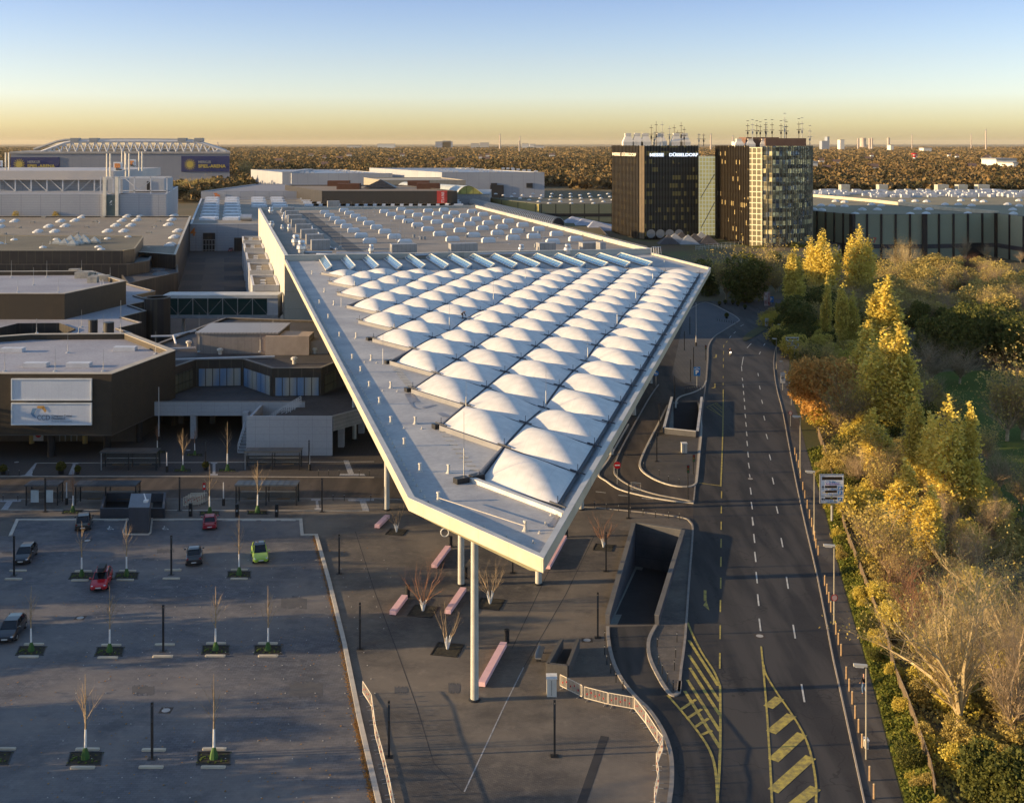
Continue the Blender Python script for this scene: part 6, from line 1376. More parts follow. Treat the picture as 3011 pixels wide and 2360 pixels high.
MB().box(-1, 1, -1, 1, 0, .02).build('soil', m_soil, ppit); b = MB()
for q in ((-1.08, 1.08, -1.08, -1), (-1.08, 1.08, 1, 1.08), (-1.08, -1, -1, 1), (1, 1.08, -1, 1)): b.box(*q, 0, .05)
b.build('edge_frame', m_dark, ppit)
for c, x, y, v, s, w_ in (('I', 434, 705, 0, 1.0, 'left of the middle pink benches'), ('I', 785, 667, 1, 1.0, 'right of the front column'), ('I', 562, 905, 1, .98, 'nearest, left of the front column base'), ('I', 295, 292, 1, .85, 'beside the uppermost left pink bench'), ('I', 1378, 372, 0, .85, 'left of the big garage ramp')):
    p = P(c, x, y); place(msp[v], USED, (p.x, p.y, .05), rng.uniform(0, 6), 'bare multi-stemmed tree with whitewashed stems ' + w_, s); place(ppit, USED, (p.x, p.y - .1, .027), R(-12), 'square dark tree pit of the tree ' + w_, (1.15, 1.25, 1) if c == 'I' and y > 500 else (1, 1, 1))
# pink benches
for k, (x0, y0, x1, y1, w_) in enumerate(((193, 275, 248, 222, 'shortest, at the upper left beside a small tree'), (492, 484, 565, 385, 'behind the canopy corner'), (275, 730, 338, 645, 'leftmost of the middle pair'), (563, 725, 645, 605, 'between the two middle trees'), (740, 1106, 856, 893, 'longest, right of the front column base'), (1084, 490, 1172, 330, 'right of the canopy tip'))):
    a, d = P('I', x0, y0), P('I', x1, y1); t = thing('bench', 'long pink block bench, ' + w_, 'bench', tuple(a.lerp(d, .5)), 'long pink block benches')
    MB().obox(a, d, .62, .12, .50).build('seat_block', m_pink, t); dr = (d - a).normalized(); MB().obox(a + dr * .12, d - dr * .12, .46, .02, .12).build('plinth', m_dark, t)
li = thing('litter_bin', 'bin', 'litter bin', (0, 0, 0), 'round black litter bins'); MB().tube((0, 0, .03), (0, 0, 1.15), .24, .24, 14).build('body', m_dark, li); MB().tube((0, 0, 1.15), (0, 0, 1.22), .26, .22, 14).build('lid', m_black, li)
for c, x, y, w_ in (('I', 872, 870, 'at the head of the longest pink bench'), ('I', 655, 535, 'right of the two columns under the canopy'), ('I', 577, 370, 'behind the pink bench at the canopy corner'), ('I', 354, 632, 'at the head of the leftmost middle pink bench'), ('I', 1182, 318, 'at the head of the pink bench right of the tip')):
    p = P(c, x, y); place(li, USED, (p.x, p.y, .03), 0, 'round black bin ' + w_)
# cabinets
for c, x0, x1, y, yt_, dd, w_ in (('I', 1082, 1138, 1155, 1052, .9, 'pale grey cabinet in front of the underground stair'), ('J', 620, 655, 960, 900, .9, 'white cabinet on the teardrop island'), ('K', 1281, 1306, 1398, 1342, .5, 'small white box on the nearest street lamp')):
    a = P(c, x0, y); X1 = P(c, x1, y).x; h = (sp(c, 0, y)[1] - sp(c, 0, yt_)[1]) * a.y / FPX * .92
    t = thing('utility_cabinet', w_, 'cabinet', (a.x, a.y, .03), 'pale utility cabinets'); MB().box(a.x, X1 - .08, a.y, a.y + dd, .03, h).build('body', M('cabinet paint', (.58, .56, .50), .5), t)
    MB().box(a.x - .05, X1 - .03, a.y - .05, a.y + dd + .05, h, h + .07).build('lid', m_white, t); MB().box((a.x + X1) / 2 - .07, (a.x + X1) / 2 - .04, a.y - .02, a.y - .004, .15, h - .1).build('door_gap', m_dark, t)
# metal bench near the stair
a, d = P('I', 1036, 980), P('I', 1058, 915); t = thing('metal_bench', 'small steel bench left of the underground stair', 'bench', tuple(a.lerp(d, .5)))
MB().obox(a, d, .5, .42, .47).build('seat', m_steel, t); MB().obox(a, d, .05, .47, .85, .27).build('backrest', m_steel, t)
for f in (.15, .85): MB().obox(a.lerp(d, f - .02), a.lerp(d, f + .02), .4, .03, .42).build('leg', m_dark, t)
# crowd barriers
def barrier_proto():
    t = thing('crowd_barrier', 'barrier', 'barrier', (0, 0, 0), 'metal crowd barriers'); L = 2.3; b = MB()
    b.path([(-L / 2, 0, .18), (-L / 2, 0, 1.1), (L / 2, 0, 1.1), (L / 2, 0, .18), (-L / 2, 0, .18)], .035, 6); b.build('frame', M('cream barrier tube', (.66, .58, .46), .5), t)
    b = MB()
    for k in range(1, 17): b.tube((-L / 2 + L * k / 17, 0, .18), (-L / 2 + L * k / 17, 0, 1.1), .016, .016, 4)
    b.build('bars', M('cream barrier bar', (.66, .58, .46), .5), t)
    b = MB()
    for k in range(2, 16, 3): b.box(-L / 2 + L * k / 17 - .05, -L / 2 + L * k / 17 + .05, -.03, .03, .48 + .2 * (k % 2), .62 + .2 * (k % 2))
    b.build('red_reflector', M('dull red reflector', (.35, .05, .05), .5), t)
    for s in (-1, 1): MB().tube((s * L * .38, -.35, .04), (s * L * .38, .35, .04), .025, .025, 4).tube((s * L * .38, 0, .04), (s * L * .38, 0, .2), .025, .025, 4).build('foot', m_steel, t)
    return t
bp_ = barrier_proto()
def chain(pts, w_, first='first'):
    k = 0
    for a, d in zip(pts[:-1], pts[1:]):
        v = d - a; n = max(1, round(v.length / 2.4))
        for j in range(n):
            c = a + v * ((j + .5) / n); place(bp_, USED, (c.x, c.y, .03), math.atan2(v.y, v.x), 'cream barrier %s, %s from the far end' % (w_, ORD[k] if k else 'first'), (v.length / n / 2.38, 1, 1)); k += 1
chain([P('I', *q) for q in ((1150, 1105), (1268, 1165))], 'behind the grey cabinet')
chain([P('I', *q) for q in ((1276, 1170), (1402, 1203), (1540, 1228), (1600, 1305), (1660, 1400), (1690, 1440), (1655, 1530), (1668, 1620), (1645, 1720), (1650, 1800))], 'along the curved ramp lane kerb')
chain([P('I', *q) for q in ((118, 1140), (165, 1215), (185, 1370), (225, 1520), (262, 1680), (296, 1850))], 'in the row along the parking kerb')
t = bp_
c = P('F', 1120, 1240); 
for k in range(4): place(bp_, USED, (c.x + .5 - .15 * k, c.y + 1.2 - .5 * k, .03), R(8 + 4 * k), 'bare metal barrier stacked at the bus stop, %s in the stack' % ('nearest', 'second', 'third', 'rearmost')[3 - k], (.9, 1, 1.1))
p = P('J', 345, 1262); place(bp_, USED, (p.x, p.y, 1.6), R(-20), 'small grey grid panel on posts beside the slip lane', (.55, 1, 1.0))
# bus shelters
def shelter(x0, x1, y, w_, posters=False, c='F'):
    a, d = P(c, x0, y), P(c, x1, y); L = d.x - a.x; hh = 2.55
    t = thing('bus_shelter', w_, 'bus shelter', ((a.x + d.x) / 2, a.y, .03), 'dark bus shelters'); X0, X1, Y = a.x, d.x, a.y; b = MB(); dp = 1.7
    ns = 2 if L > 6 else 1
    for k in range(ns + 1):
        X = X0 + L * k / ns
        for yy in (Y, Y + dp): MB().box(X - .06, X + .06, yy - .06, yy + .06, .03, hh).build('post', m_steel if k == 0 and yy == Y and 'far' in w_ else m_dark, t)
    MB().box(X0 - .15, X1 + .15, Y - .25, Y + dp + .15, hh, hh + .13).build('roof', M('shelter roof', (.022, .026, .034), .35, (.05, .055, .06), .8), t)
    b = MB()
    for k in range(1, 9): X = X0 + L * k / 9; b.box(X - .03, X + .03, Y - .24, Y + dp + .14, hh + .13, hh + .16)
    b.box(X0 - .15, X1 + .15, Y - .27, Y - .25, hh - .06, hh + .1); b.build('roof_rib', M('shelter rib', (.09, .095, .10), .5), t)
    g = newmat('shelter glass')[0] if 'shelter glass' not in bpy.data.materials else bpy.data.materials['shelter glass']
    if not g.get('done'):
        bs = g.node_tree.nodes['Principled BSDF']; bs.inputs['Base Color'].default_value = (.05, .07, .07, 1); bs.inputs['Alpha'].default_value = .22; bs.inputs['Roughness'].default_value = .1; g['done'] = 1
    MB().box(X0 + .1, X1 - .1, Y + dp - .02, Y + dp, .25, hh - .1).build('glass_back', g, t)
    for X in (X0, X1): MB().box(X - .01, X + .01, Y + .2, Y + dp - .1, .25, hh - .1).build('glass_side', g, t)
    MB().box(X0 + .2, X1 - .2, Y + dp - .08, Y + dp - .03, 1.25, 1.34).build('white_stripe', M('stripe', (.35, .36, .36), .6), t)
    if posters:
        for f in (.26, .72): MB().box(X0 + L * f - .55, X0 + L * f + .45, Y + .2, Y + .26, .35, 1.9).build('poster', M('poster white', (.50, .56, .58), .6), t)
    else:
        for f in (.25, .75): MB().box(X0 + L * f - .85, X0 + L * f + .85, Y + dp - .55, Y + dp - .2, .42, .5).build('bench_seat', M('bench wood', (.11, .075, .04), .7), t)
shelter(590, 910, 1035, 'dark glazed bus shelter, left one of the far pair'); shelter(1428, 1745, 1033, 'dark glazed bus shelter, right one of the far pair by the white stair wall')
shelter(153, 335, 1240, 'short bus shelter with two white posters at the left of the near stop', True); shelter(440, 790, 1240, 'dark bus shelter at the near stop behind the grey lift kiosk'); shelter(1375, 1725, 1240, 'dark bus shelter on the right of the near stop')
# stair kiosk
def shr(m, y0, k=-.27): m.v = [(v[0] + k * (v[1] - y0), v[1], v[2]) for v in m.v]; return m
a, d = P('G', 750, 435), P('G', 868, 435); hh = 3.1; kk = thing('lift_kiosk', 'dark grey lift kiosk tower with low side walls beside the disabled bays', 'kiosk', ((a.x + d.x) / 2, a.y, .03))
m_kio = M('dark fibre cement', (.055, .060, .075), .55, (.045, .05, .062), .8, lines=((ZV, 1.5, .02),)); dpt = 5.2
shr(MB().box(a.x, d.x, a.y, a.y + dpt, .03, hh), a.y).build('wall', m_kio, kk); shr(MB().box(a.x - .05, d.x + .05, a.y - .05, a.y + dpt + .05, hh, hh + .08), a.y).build('roof', M('kiosk roof', (.16, .18, .21), .6), kk)
MB().box(a.x + 1.2, a.x + 1.7, a.y + 1.6, a.y + 2.1, hh + .08, hh + .35).tube((a.x + 1.6, a.y + 1.6, hh + .2), (a.x + .9, a.y + 2.8, hh + .8), .1, .06, 6).build('roof_camera', m_white, kk)
yb = P('G', 700, 345).y; zk = 1.25
for x0, x1 in ((583, 752), (866, 958)):
    A_0, A_1 = XZ('G', x0, yb), XZ('G', x1, yb)
    MB().box(A_0, A_1, yb, yb + .3, .03, zk).build('side_wall', m_kio, kk); shr(MB().box(A_0, A_1, yb + 6.2, yb + 6.5, .03, zk), yb).build('side_wall', m_kio, kk); X = A_0 if x0 < 700 else A_1 - .3; shr(MB().box(X, X + .3, yb + .3, yb + 6.2, .03, zk), yb).build('side_wall', m_kio, kk)
    shr(MB().box(A_0 + .3, A_1 - .1, yb + .3, yb + 6.2, .03, .12), yb).build('shaft_floor', m_black, kk)
kerb([P('G', 742, 350), P('G', 718, 430), P('G', 728, 441), P('G', 866, 441), P('G', 877, 430), P('G', 886, 348)], .2, .16)
# bushes in pots
pb_ = thing('potted_bush', 'bush', 'potted plant', (0, 0, 0), 'potted bushes by the bus lane')
MB().lathe((0, 0, 0), [(.36, 0), (.44, .55), (.40, .55)], 12).build('pot', m_dark, pb_)
def leafball(n, r, cz, s, rng, sq=1.0):
    b = MB()
    for _ in range(n):
        v = Vector((rng.gauss(0, 1), rng.gauss(0, 1), rng.gauss(0, 1))).normalized() * r * rng.random() ** .25; c = Vector((v.x, v.y, cz + v.z * sq)); u = Vector((rng.gauss(0, 1), rng.gauss(0, 1), rng.gauss(0, 1))).normalized(); w_ = u.orthogonal().normalized() * s; u = u.cross(w_).normalized() * s
        b.quad(c - w_ - u, c + w_ - u, c + w_ + u, c - w_ + u)
    return b
leafball(420, .62, 1.0, .10, random.Random(2)).build('foliage', leafmat('box leaves', (.05, .06, .015), (.10, .10, .02), (.16, .13, .03), 2), pb_)
for c, x, y, s, w_ in (('F', 18, 1060, .85, 'at the left edge of the far pavement'), ('F', 355, 1057, 1.05, 'largest, left of the far shelters'), ('F', 452, 1057, .72, 'smallest, left of the left far shelter'), ('F', 1197, 1034, .75, 'around a light column between the far shelters'), ('J', 888, 155, .9, 'far away near the curved kerb'), ('J', 845, 78, .8, 'in the far planter row, first'), ('J', 880, 70, .8, 'in the far planter row, second'), ('J', 925, 72, .8, 'in the far planter row, third'), ('J', 955, 82, .8, 'in the far planter row, fourth'), ('J', 998, 100, .8, 'in the far planter row, fifth')):
    p = P(c, x, y); place(pb_, USED, (p.x, p.y, .03), rng.uniform(0, 6), 'dark potted bush ' + w_, s)
# wayfinding steles and small signs at the stops
def postsign(name, label, c, x, y, ytop, sw, sh, bm, pm=None, cat='sign', parts=None, face=0.0, group=None, pr=.05):
    p = P(c, x, y); h = (sp(c, 0, y)[1] - sp(c, 0, ytop)[1]) * p.y / FPX; t = thing(name, label, cat, (p.x, p.y, .03), group)
    MB().tube((p.x, p.y + .06, .03), (p.x, p.y + .06, h), pr, pr, 8).build('pole', pm or m_steel, t)
    MB().box(p.x - sw / 2, p.x + sw / 2, p.y - .03, p.y + .01, h - sh, h).build('sign_board', bm, t); return t, p, h
m_navy2 = m_blue
t, p, h = postsign('parking_sign', 'blue parking garage sign on a pole beside the main road kerb', 'J', 711, 575, 445, 1.2, 1.65, m_blue, pr=.07)
text('P', (p.x - .3, p.y - .06, h - 1.35), XV, 1.1, m_white, t, bold=.03); b = MB(); b.quad((p.x - .5, p.y - .05, h - .38), (p.x, p.y - .05, h - .15), (p.x + .5, p.y - .05, h - .38), (p.x + .5, p.y - .05, h - .47), (p.x, p.y - .05, h - .25), (p.x - .5, p.y - .05, h - .47)).build('roof_mark', m_white, t)
def disc(cx, cy, cz, r, n=20): return [(cx + r * math.cos(2 * math.pi * k / n), cy, cz + r * math.sin(2 * math.pi * k / n)) for k in range(n)]
def roundsign(label, c, x, y, yc, r, rim, inner, bar=False):
    p = P(c, x, y); h = (sp(c, 0, y)[1] - sp(c, 0, yc)[1]) * p.y / FPX; t = thing('round_sign', label, 'traffic sign', (p.x, p.y, .03)); MB().tube((p.x, p.y + .05, .03), (p.x, p.y + .05, h + r), .035, .035, 6).build('pole', m_steel, t)
    MB().quad(*disc(p.x, p.y - .02, h, r)).build('disc', rim, t)
    if inner: MB().quad(*disc(p.x, p.y - .03, h, r * .78)).build('disc_centre', inner, t)
    if bar: MB().box(p.x - r * .7, p.x + r * .7, p.y - .045, p.y - .035, h - r * .16, h + r * .16).build('bar', m_white, t)
    return t
roundsign('red no entry sign where the slip lanes fork', 'J', 234, 1145, 1031, .48, m_red, None, True)
roundsign('round red and white sign hanging on the second street lamp', 'K', 1100, 668, 509, .33, m_red, M('pale sign face', (.55, .38, .36), .6))
roundsign('round sign at the pavement before the orange tree', 'J', 1270, 800, 720, .3, m_red, M('pale sign face', (.45, .40, .38), .6))
t = roundsign('round blue arrow sign under the canopy edge', 'J', 466, 560, 482, .5, m_blue, None); p = LOC[t.name]
h = HT('J', 482, p[1]); MB().quad((p[0] - .3, p[1] - .05, h), (p[0] - .05, p[1] - .05, h + .25), (p[0] - .05, p[1] - .05, h + .08), (p[0] + .28, p[1] - .05, h + .02), (p[0] + .22, p[1] - .05, h - .28), (p[0] + .1, p[1] - .05, h - .28), (p[0] + .12, p[1] - .05, h - .08), (p[0] - .05, p[1] - .05, h - .08), (p[0] - .05, p[1] - .05, h - .25)).build('arrow', m_white, t)
p = P('F', 223, 882); t = thing('no_entry_sign', 'white board with red no entry disc by the ochre post', 'traffic sign', (p.x, p.y, .03)); MB().box(p.x - .75, p.x + .75, p.y, p.y + .08, .5, 2.4).build('sign_board', m_whitem, t); MB().quad(*disc(p.x, p.y - .02, 1.5, .5)).build('disc', m_red, t); MB().box(p.x - .35, p.x + .35, p.y - .05, p.y - .03, 1.42, 1.58).build('bar', m_white, t)
# big direction signs on the right
def dirsign(label, c, x0, x1, y0, y1, xp, yp, sk, full=True):
    p = P(c, xp, yp); Zs = p.y; X0, X1 = XZ(c, x0, Zs), XZ(c, x1, Zs); z1, z0 = HT(c, y0, Zs), HT(c, y1, Zs); W = X1 - X0; Hh = z1 - z0
    t = thing('direction_sign', label, 'road sign', (p.x, p.y, 0), 'tall direction signs beside the right pavement')
    MB().tube((p.x, p.y + .25, 0), (p.x, p.y + .25, z1 - .3), .17, .15, 10).build('pole', m_steel, t)
    MB().box(X0, X1, Zs - .05, Zs + .1, z0, z1).build('sign_board', M('sign face white', (.78, .80, .84), .5), t)
    f = MB(); e = .07
    for q in ((X0 - e, X1 + e, z0 - e, z0), (X0 - e, X1 + e, z1, z1 + e), (X0 - e, X0, z0, z1), (X1, X1 + e, z0, z1)): f.box(q[0], q[1], Zs - .09, Zs + .12, q[2], q[3])
    f.build('frame', m_steel, t); m_led = M('dark display', (.035, .025, .02), .4); n_ = Zs - .08
    def bx(u0, u1, v0, v1, m, nm): MB().box(X0 + W * u0, X0 + W * u1, n_, n_ + .03, z1 - Hh * v1, z1 - Hh * v0).build(nm, m, t)
    def tx(u, v, s, st_, m=m_blue): text(s, (X0 + W * u, n_ - .01, z1 - Hh * v), XV, st_, m, t, depth=.01, bold=.008)
    bx(.07, .95, .06, .17, m_led, 'display'); bx(.2, .72, .38, .46, m_led, 'display'); bx(.2, .72, .55, .63, m_led, 'display'); bx(.2, .72, .79, .87, m_led, 'display'); bx(.02, .98, .735, .745, m_dark, 'divider')
    if full:
        tx(.22, .27, 'CCD Süd', W * .11); tx(.22, .345, 'Stadt-Zufahrt', W * .11, M('purple ink', (.22, .16, .50), .6)); tx(.2, .53, 'Tor 1 / Messe 8', W * .085); tx(.2, .70, 'Ausstellungszentrum', W * .065)
        tx(.2, .93, 'CCD Süd', W * .085); tx(.2, .985, 'Congress Center', W * .075)
    for v in (.40, .57, .81): bx(.78, .95, v, v + .13, m_blue, 'parking_panel'); tx(.82, v + .12, 'P', W * .15, m_white)
    b = MB(); cx = X0 + W * .11
    for v, left in ((.44, 0), (.86, 1)):
        cz = z1 - Hh * v; s = W * .07
        if not left: b.quad((cx - s * .2, n_, cz - s * 1.2), (cx + s * .2, n_, cz - s * 1.2), (cx + s * .2, n_, cz + s * .1), (cx - s * .2, n_, cz + s * .1)).quad((cx - s * .9, n_, cz), (cx + s * .9, n_, cz), (cx, n_, cz + s * 1.1))
        else: b.quad((cx + s * .8, n_, cz - s * .8), (cx + s * 1.2, n_, cz - s * .8), (cx + s * 1.2, n_, cz + s * .2), (cx - s * .1, n_, cz + s * .2), (cx - s * .1, n_, cz - s * .2), (cx + s * .8, n_, cz - s * .2)).quad((cx, n_, cz - s * .9), (cx, n_, cz + s * .9), (cx - s * 1.0, n_, cz))
    b.build('arrow', m_dark, t)
dirsign('large white parking direction sign with dark displays beside the fence', 'J', 1448, 1585, 1090, 1256, 1522, 1390, 0)
dirsign('farther white parking direction sign seen before the road bend', 'J', 1243, 1318, 268, 338, 1296, 396, 0, False)
for c, x, y, yt_, sw, sh, lb in (('J', 1224, 585, 478, .9, 1.95, 'narrow white road sign on the pavement before the orange tree'), ('J', 1128, 208, 153, .9, 1.95, 'narrow white road sign on the grassy median at the bend')):
    t, p, h = postsign('road_sign', lb, c, x, y, yt_, sw, sh, m_whitem); b = MB()
    b.box(p.x - .06, p.x + .03, p.y - .06, p.y - .035, h - sh * .8, h - sh * .25); b.box(p.x - .3, p.x + .3, p.y - .06, p.y - .035, h - sh * .55, h - sh * .5); b.box(p.x - .3, p.x - .22, p.y - .06, p.y - .035, h - sh * .62, h - sh * .42); b.build('route_diagram', m_dark, t)
t, p, h = postsign('billboard', 'tall advertising column with dark red poster beyond the road bend', 'E', 150, 1395, 1285, 1.7, 4.4, M('poster', (.20, .05, .05), .5, (.55, .5, .45), .5), cat='billboard', pr=.12)
text('7', (p.x - .6, p.y - .1, h - .95), XV, .8, m_white, t)
t, p, h = postsign('parking_sign', 'small blue parking sign right of the far advertising column', 'E', 182, 1385, 1322, 1.3, 1.6, m_blue); text('P', (p.x - .3, p.y - .08, h - 1.15), XV, 1.1, m_white, t, bold=.05)
# traffic lights on the teardrop island
for c, x, y, yt_, lb in (('J', 690, 1085, 965, 'traffic light at the right edge of the teardrop island'), ('J', 656, 1245, 1028, 'thin signal post at the tip of the slip lane median'), ('J', 762, 405, 312, 'far signal box on a post at the road kerb')):
    p = P(c, x, y); h = (sp(c, 0, y)[1] - sp(c, 0, yt_)[1]) * p.y / FPX; t = thing('traffic_light', lb, 'traffic light', (p.x, p.y, .03)); MB().tube((p.x, p.y, .03), (p.x, p.y, h), .07, .06, 6).build('pole', m_dark, t)
    MB().box(p.x - .17, p.x + .17, p.y - .3, p.y - .08, h - 1.0, h).build('signal_head', m_dark, t)
    for j, mm in enumerate((M('dull green lens', (.03, .12, .06), .3), M('dull amber lens', (.2, .12, .02), .3), M('dull red lens', (.2, .02, .02), .3))): MB().quad(*disc(p.x, p.y - .31, h - .82 + .32 * j, .11, 10)).build('lens', mm, t)
# flagpoles and tall thin masts
for c, x, y, yt_, lb in (('F', 925, 870, 550, 'tall white flagpole in front of the terrace pillars'), ('J', 705, 320, 60, 'tall pale mast at the far right corner of the canopy'), ('F', 1302, 1240, 1105, 'short pale mast at the near bus stop'), ('F', 388, 1235, 1105, 'thin stop mast beside the poster shelter'), ('F', 972, 1045, 930, 'grey stop post with red mark at the far stop'), ('F', 1803, 1035, 925, 'stop post with white stripes in front of the stair wall')):
    p = P(c, x, y); h = (sp(c, 0, y)[1] - sp(c, 0, yt_)[1]) * p.y / FPX; t = thing('mast', lb, 'mast', (p.x, p.y, .03)); MB().tube((p.x, p.y, .03), (p.x, p.y, h), .1, .06, 8).build('pole', m_whitem, t); MB().tube((p.x, p.y, .03), (p.x, p.y, .9), .2, .2, 8).build('base', m_dark, t)
for c, x, y in (('F', 1381, 1306), ('F', 1612, 1306), ('F', 1110, 1302)):
    p = P(c, x, y); t = thing('ticket_stele', {1381: 'black ticket stele left of the disabled bays sign row, near the right shelter', 1612: 'black ticket stele below the right near bus shelter', 1110: 'black ticket stele beside the stacked barriers'}[x], 'ticket machine', (p.x, p.y, .03)); MB().box(p.x - .2, p.x + .2, p.y - .15, p.y + .15, .03, 1.6).build('body', m_dark, t); MB().box(p.x - .1, p.x + .1, p.y - .17, p.y - .152, .7, .9).build('display', m_steel, t)
p = P('F', 1190, 1210); t = thing('pedestrian_sign', 'small red sign on a post by the stacked barriers', 'sign', (p.x, p.y, .03)); MB().tube((p.x, p.y, .03), (p.x, p.y, 2.2), .04, .04, 6).build('pole', m_steel, t); MB().box(p.x - .2, p.x + .2, p.y - .08, p.y - .04, 1.4, 2.3).build('sign_board', m_red, t); MB().box(p.x - .12, p.x + .12, p.y - .1, p.y - .085, 1.7, 2.0).build('white_field', m_white, t)
# manhole covers
mh_ = thing('manhole_cover', 'manhole', 'manhole cover', (0, 0, 0), 'round manhole covers'); MB().quad(*[(.34 * math.cos(R(k * 18)), .34 * math.sin(R(k * 18)), .006) for k in range(20)]).build('cover', m_conc, mh_); MB().hpoly([(-.5, -.5), (.5, -.5), (.5, .5), (-.5, .5)], .002).build('surround', M('rusty surround', (.07, .055, .045), .8), mh_)
for c, x, y, z, w_ in (('H', 886, 433, .036, 'right of the bottom light column in the parking lot'), ('G', 467, 924, .036, 'in the middle of the parking lot'), ('K', 663, 733, .014, 'where the yellow taper begins on the main road'), ('J', 1030, 1113, .014, 'on the white lane line of the main road'), ('G', 509, 474, .036, 'below the dark van in the upper parking lane'), ('F', 1096, 918, .028, 'behind the left far bus shelter'), ('I', 1292, 857, .028, 'near the underground stair and ramp'), ('F', 97, 988, .028, 'at the far left pavement')):
    p = P(c, x, y); place(mh_, USED, (p.x, p.y, z), 0, 'round manhole cover ' + w_)
# fallen leaves and small stone studs marking the bays
rng = random.Random(11); b = MB()
for y in range(1180, 2400, 6):
    for _ in range(5):
        x = rng.uniform(0, 1080); 
        if rng.random() < .55: continue
        p = P('S', x, 1480 + (y - 1180) * .75 + rng.uniform(-4, 4)); s = rng.uniform(.04, .10); a = rng.uniform(0, 3)
        b.quad((p.x + s * math.cos(a), p.y + s * math.sin(a), .05), (p.x - s * math.sin(a), p.y + s * math.cos(a), .07), (p.x - s * math.cos(a), p.y - s * math.sin(a), .05), (p.x + s * math.sin(a), p.y - s * math.cos(a), .09))
for k in range(2600):          # drift against the kerb
    f = rng.random(); q = Vector(pk[6][:2]).lerp(Vector(pk[7][:2]), 0) if 0 else None
    i = rng.choice([6, 7, 8, 9, 9, 10, 10]); a_, d_ = Vector(pk[i][:2]), Vector(pk[i + 1][:2]); q = a_.lerp(d_, f); x = q.x - .28 - abs(rng.gauss(0, .16)); s = rng.uniform(.03, .08); a = rng.uniform(0, 3)
    b.quad((x + s * math.cos(a), q.y + s * math.sin(a), .05), (x - s * math.sin(a), q.y + s * math.cos(a), .10), (x - s * math.cos(a), q.y - s * math.sin(a), .06), (x + s * math.sin(a), q.y - s * math.cos(a), .09))
o = b.build('fallen_leaves', leafmat('dry leaves', (.22, .11, .03), (.42, .22, .06), (.30, .20, .10), .5)); o['kind'] = 'stuff'; tag(o, 'dry fallen leaves scattered over the parking lot and along its kerb', 'leaves')
b = MB()
for yy in np.arange(78, 128, 2.55):
    for k in range(-16, 8):
        x = k * 2.5 - .25 * (yy - 78) + 8
        if x > -7.5 - (yy - 78) * .04 - 3.2: continue
        b.tube((x, yy, .036), (x, yy, .07), .055, .05, 6)
o = b.build('marker_studs', m_conc); o['kind'] = 'stuff'; tag(o, 'rows of small pale studs marking the parking bays', 'marker studs')
# ================================================================ cars, motorcycle, people
def loft(mb, secs, close=True):
    for a, d in zip(secs[:-1], secs[1:]): mb.ring(a, d)
    if close:
        k = len(mb.v); n = len(secs[0]); mb.v += list(secs[0]) + list(secs[-1]); mb.f.append(tuple(range(k + n - 1, k - 1, -1))); mb.f.append(tuple(range(k + n, k + 2 * n))); mb.mi += [0, 0]
def carpaint(name, c):
    m, t, b = newmat(name); b.inputs['Base Color'].default_value = rgba(c); b.inputs['Roughness'].default_value = .28; b.inputs['Coat Weight'].default_value = .8; b.inputs['Coat Roughness'].default_value = .05; return m
m_cg = glass('car glass', (.015, .018, .022), .05); m_rim = M('rim', (.35, .35, .36), .35, metal=.6, obj=True); m_hl = glass('headlight glass', (.55, .57, .60), .1); m_tl = glass('tail light', (.25, .01, .01), .15); m_pl = M('number plate', (.65, .65, .62), .5, obj=True)
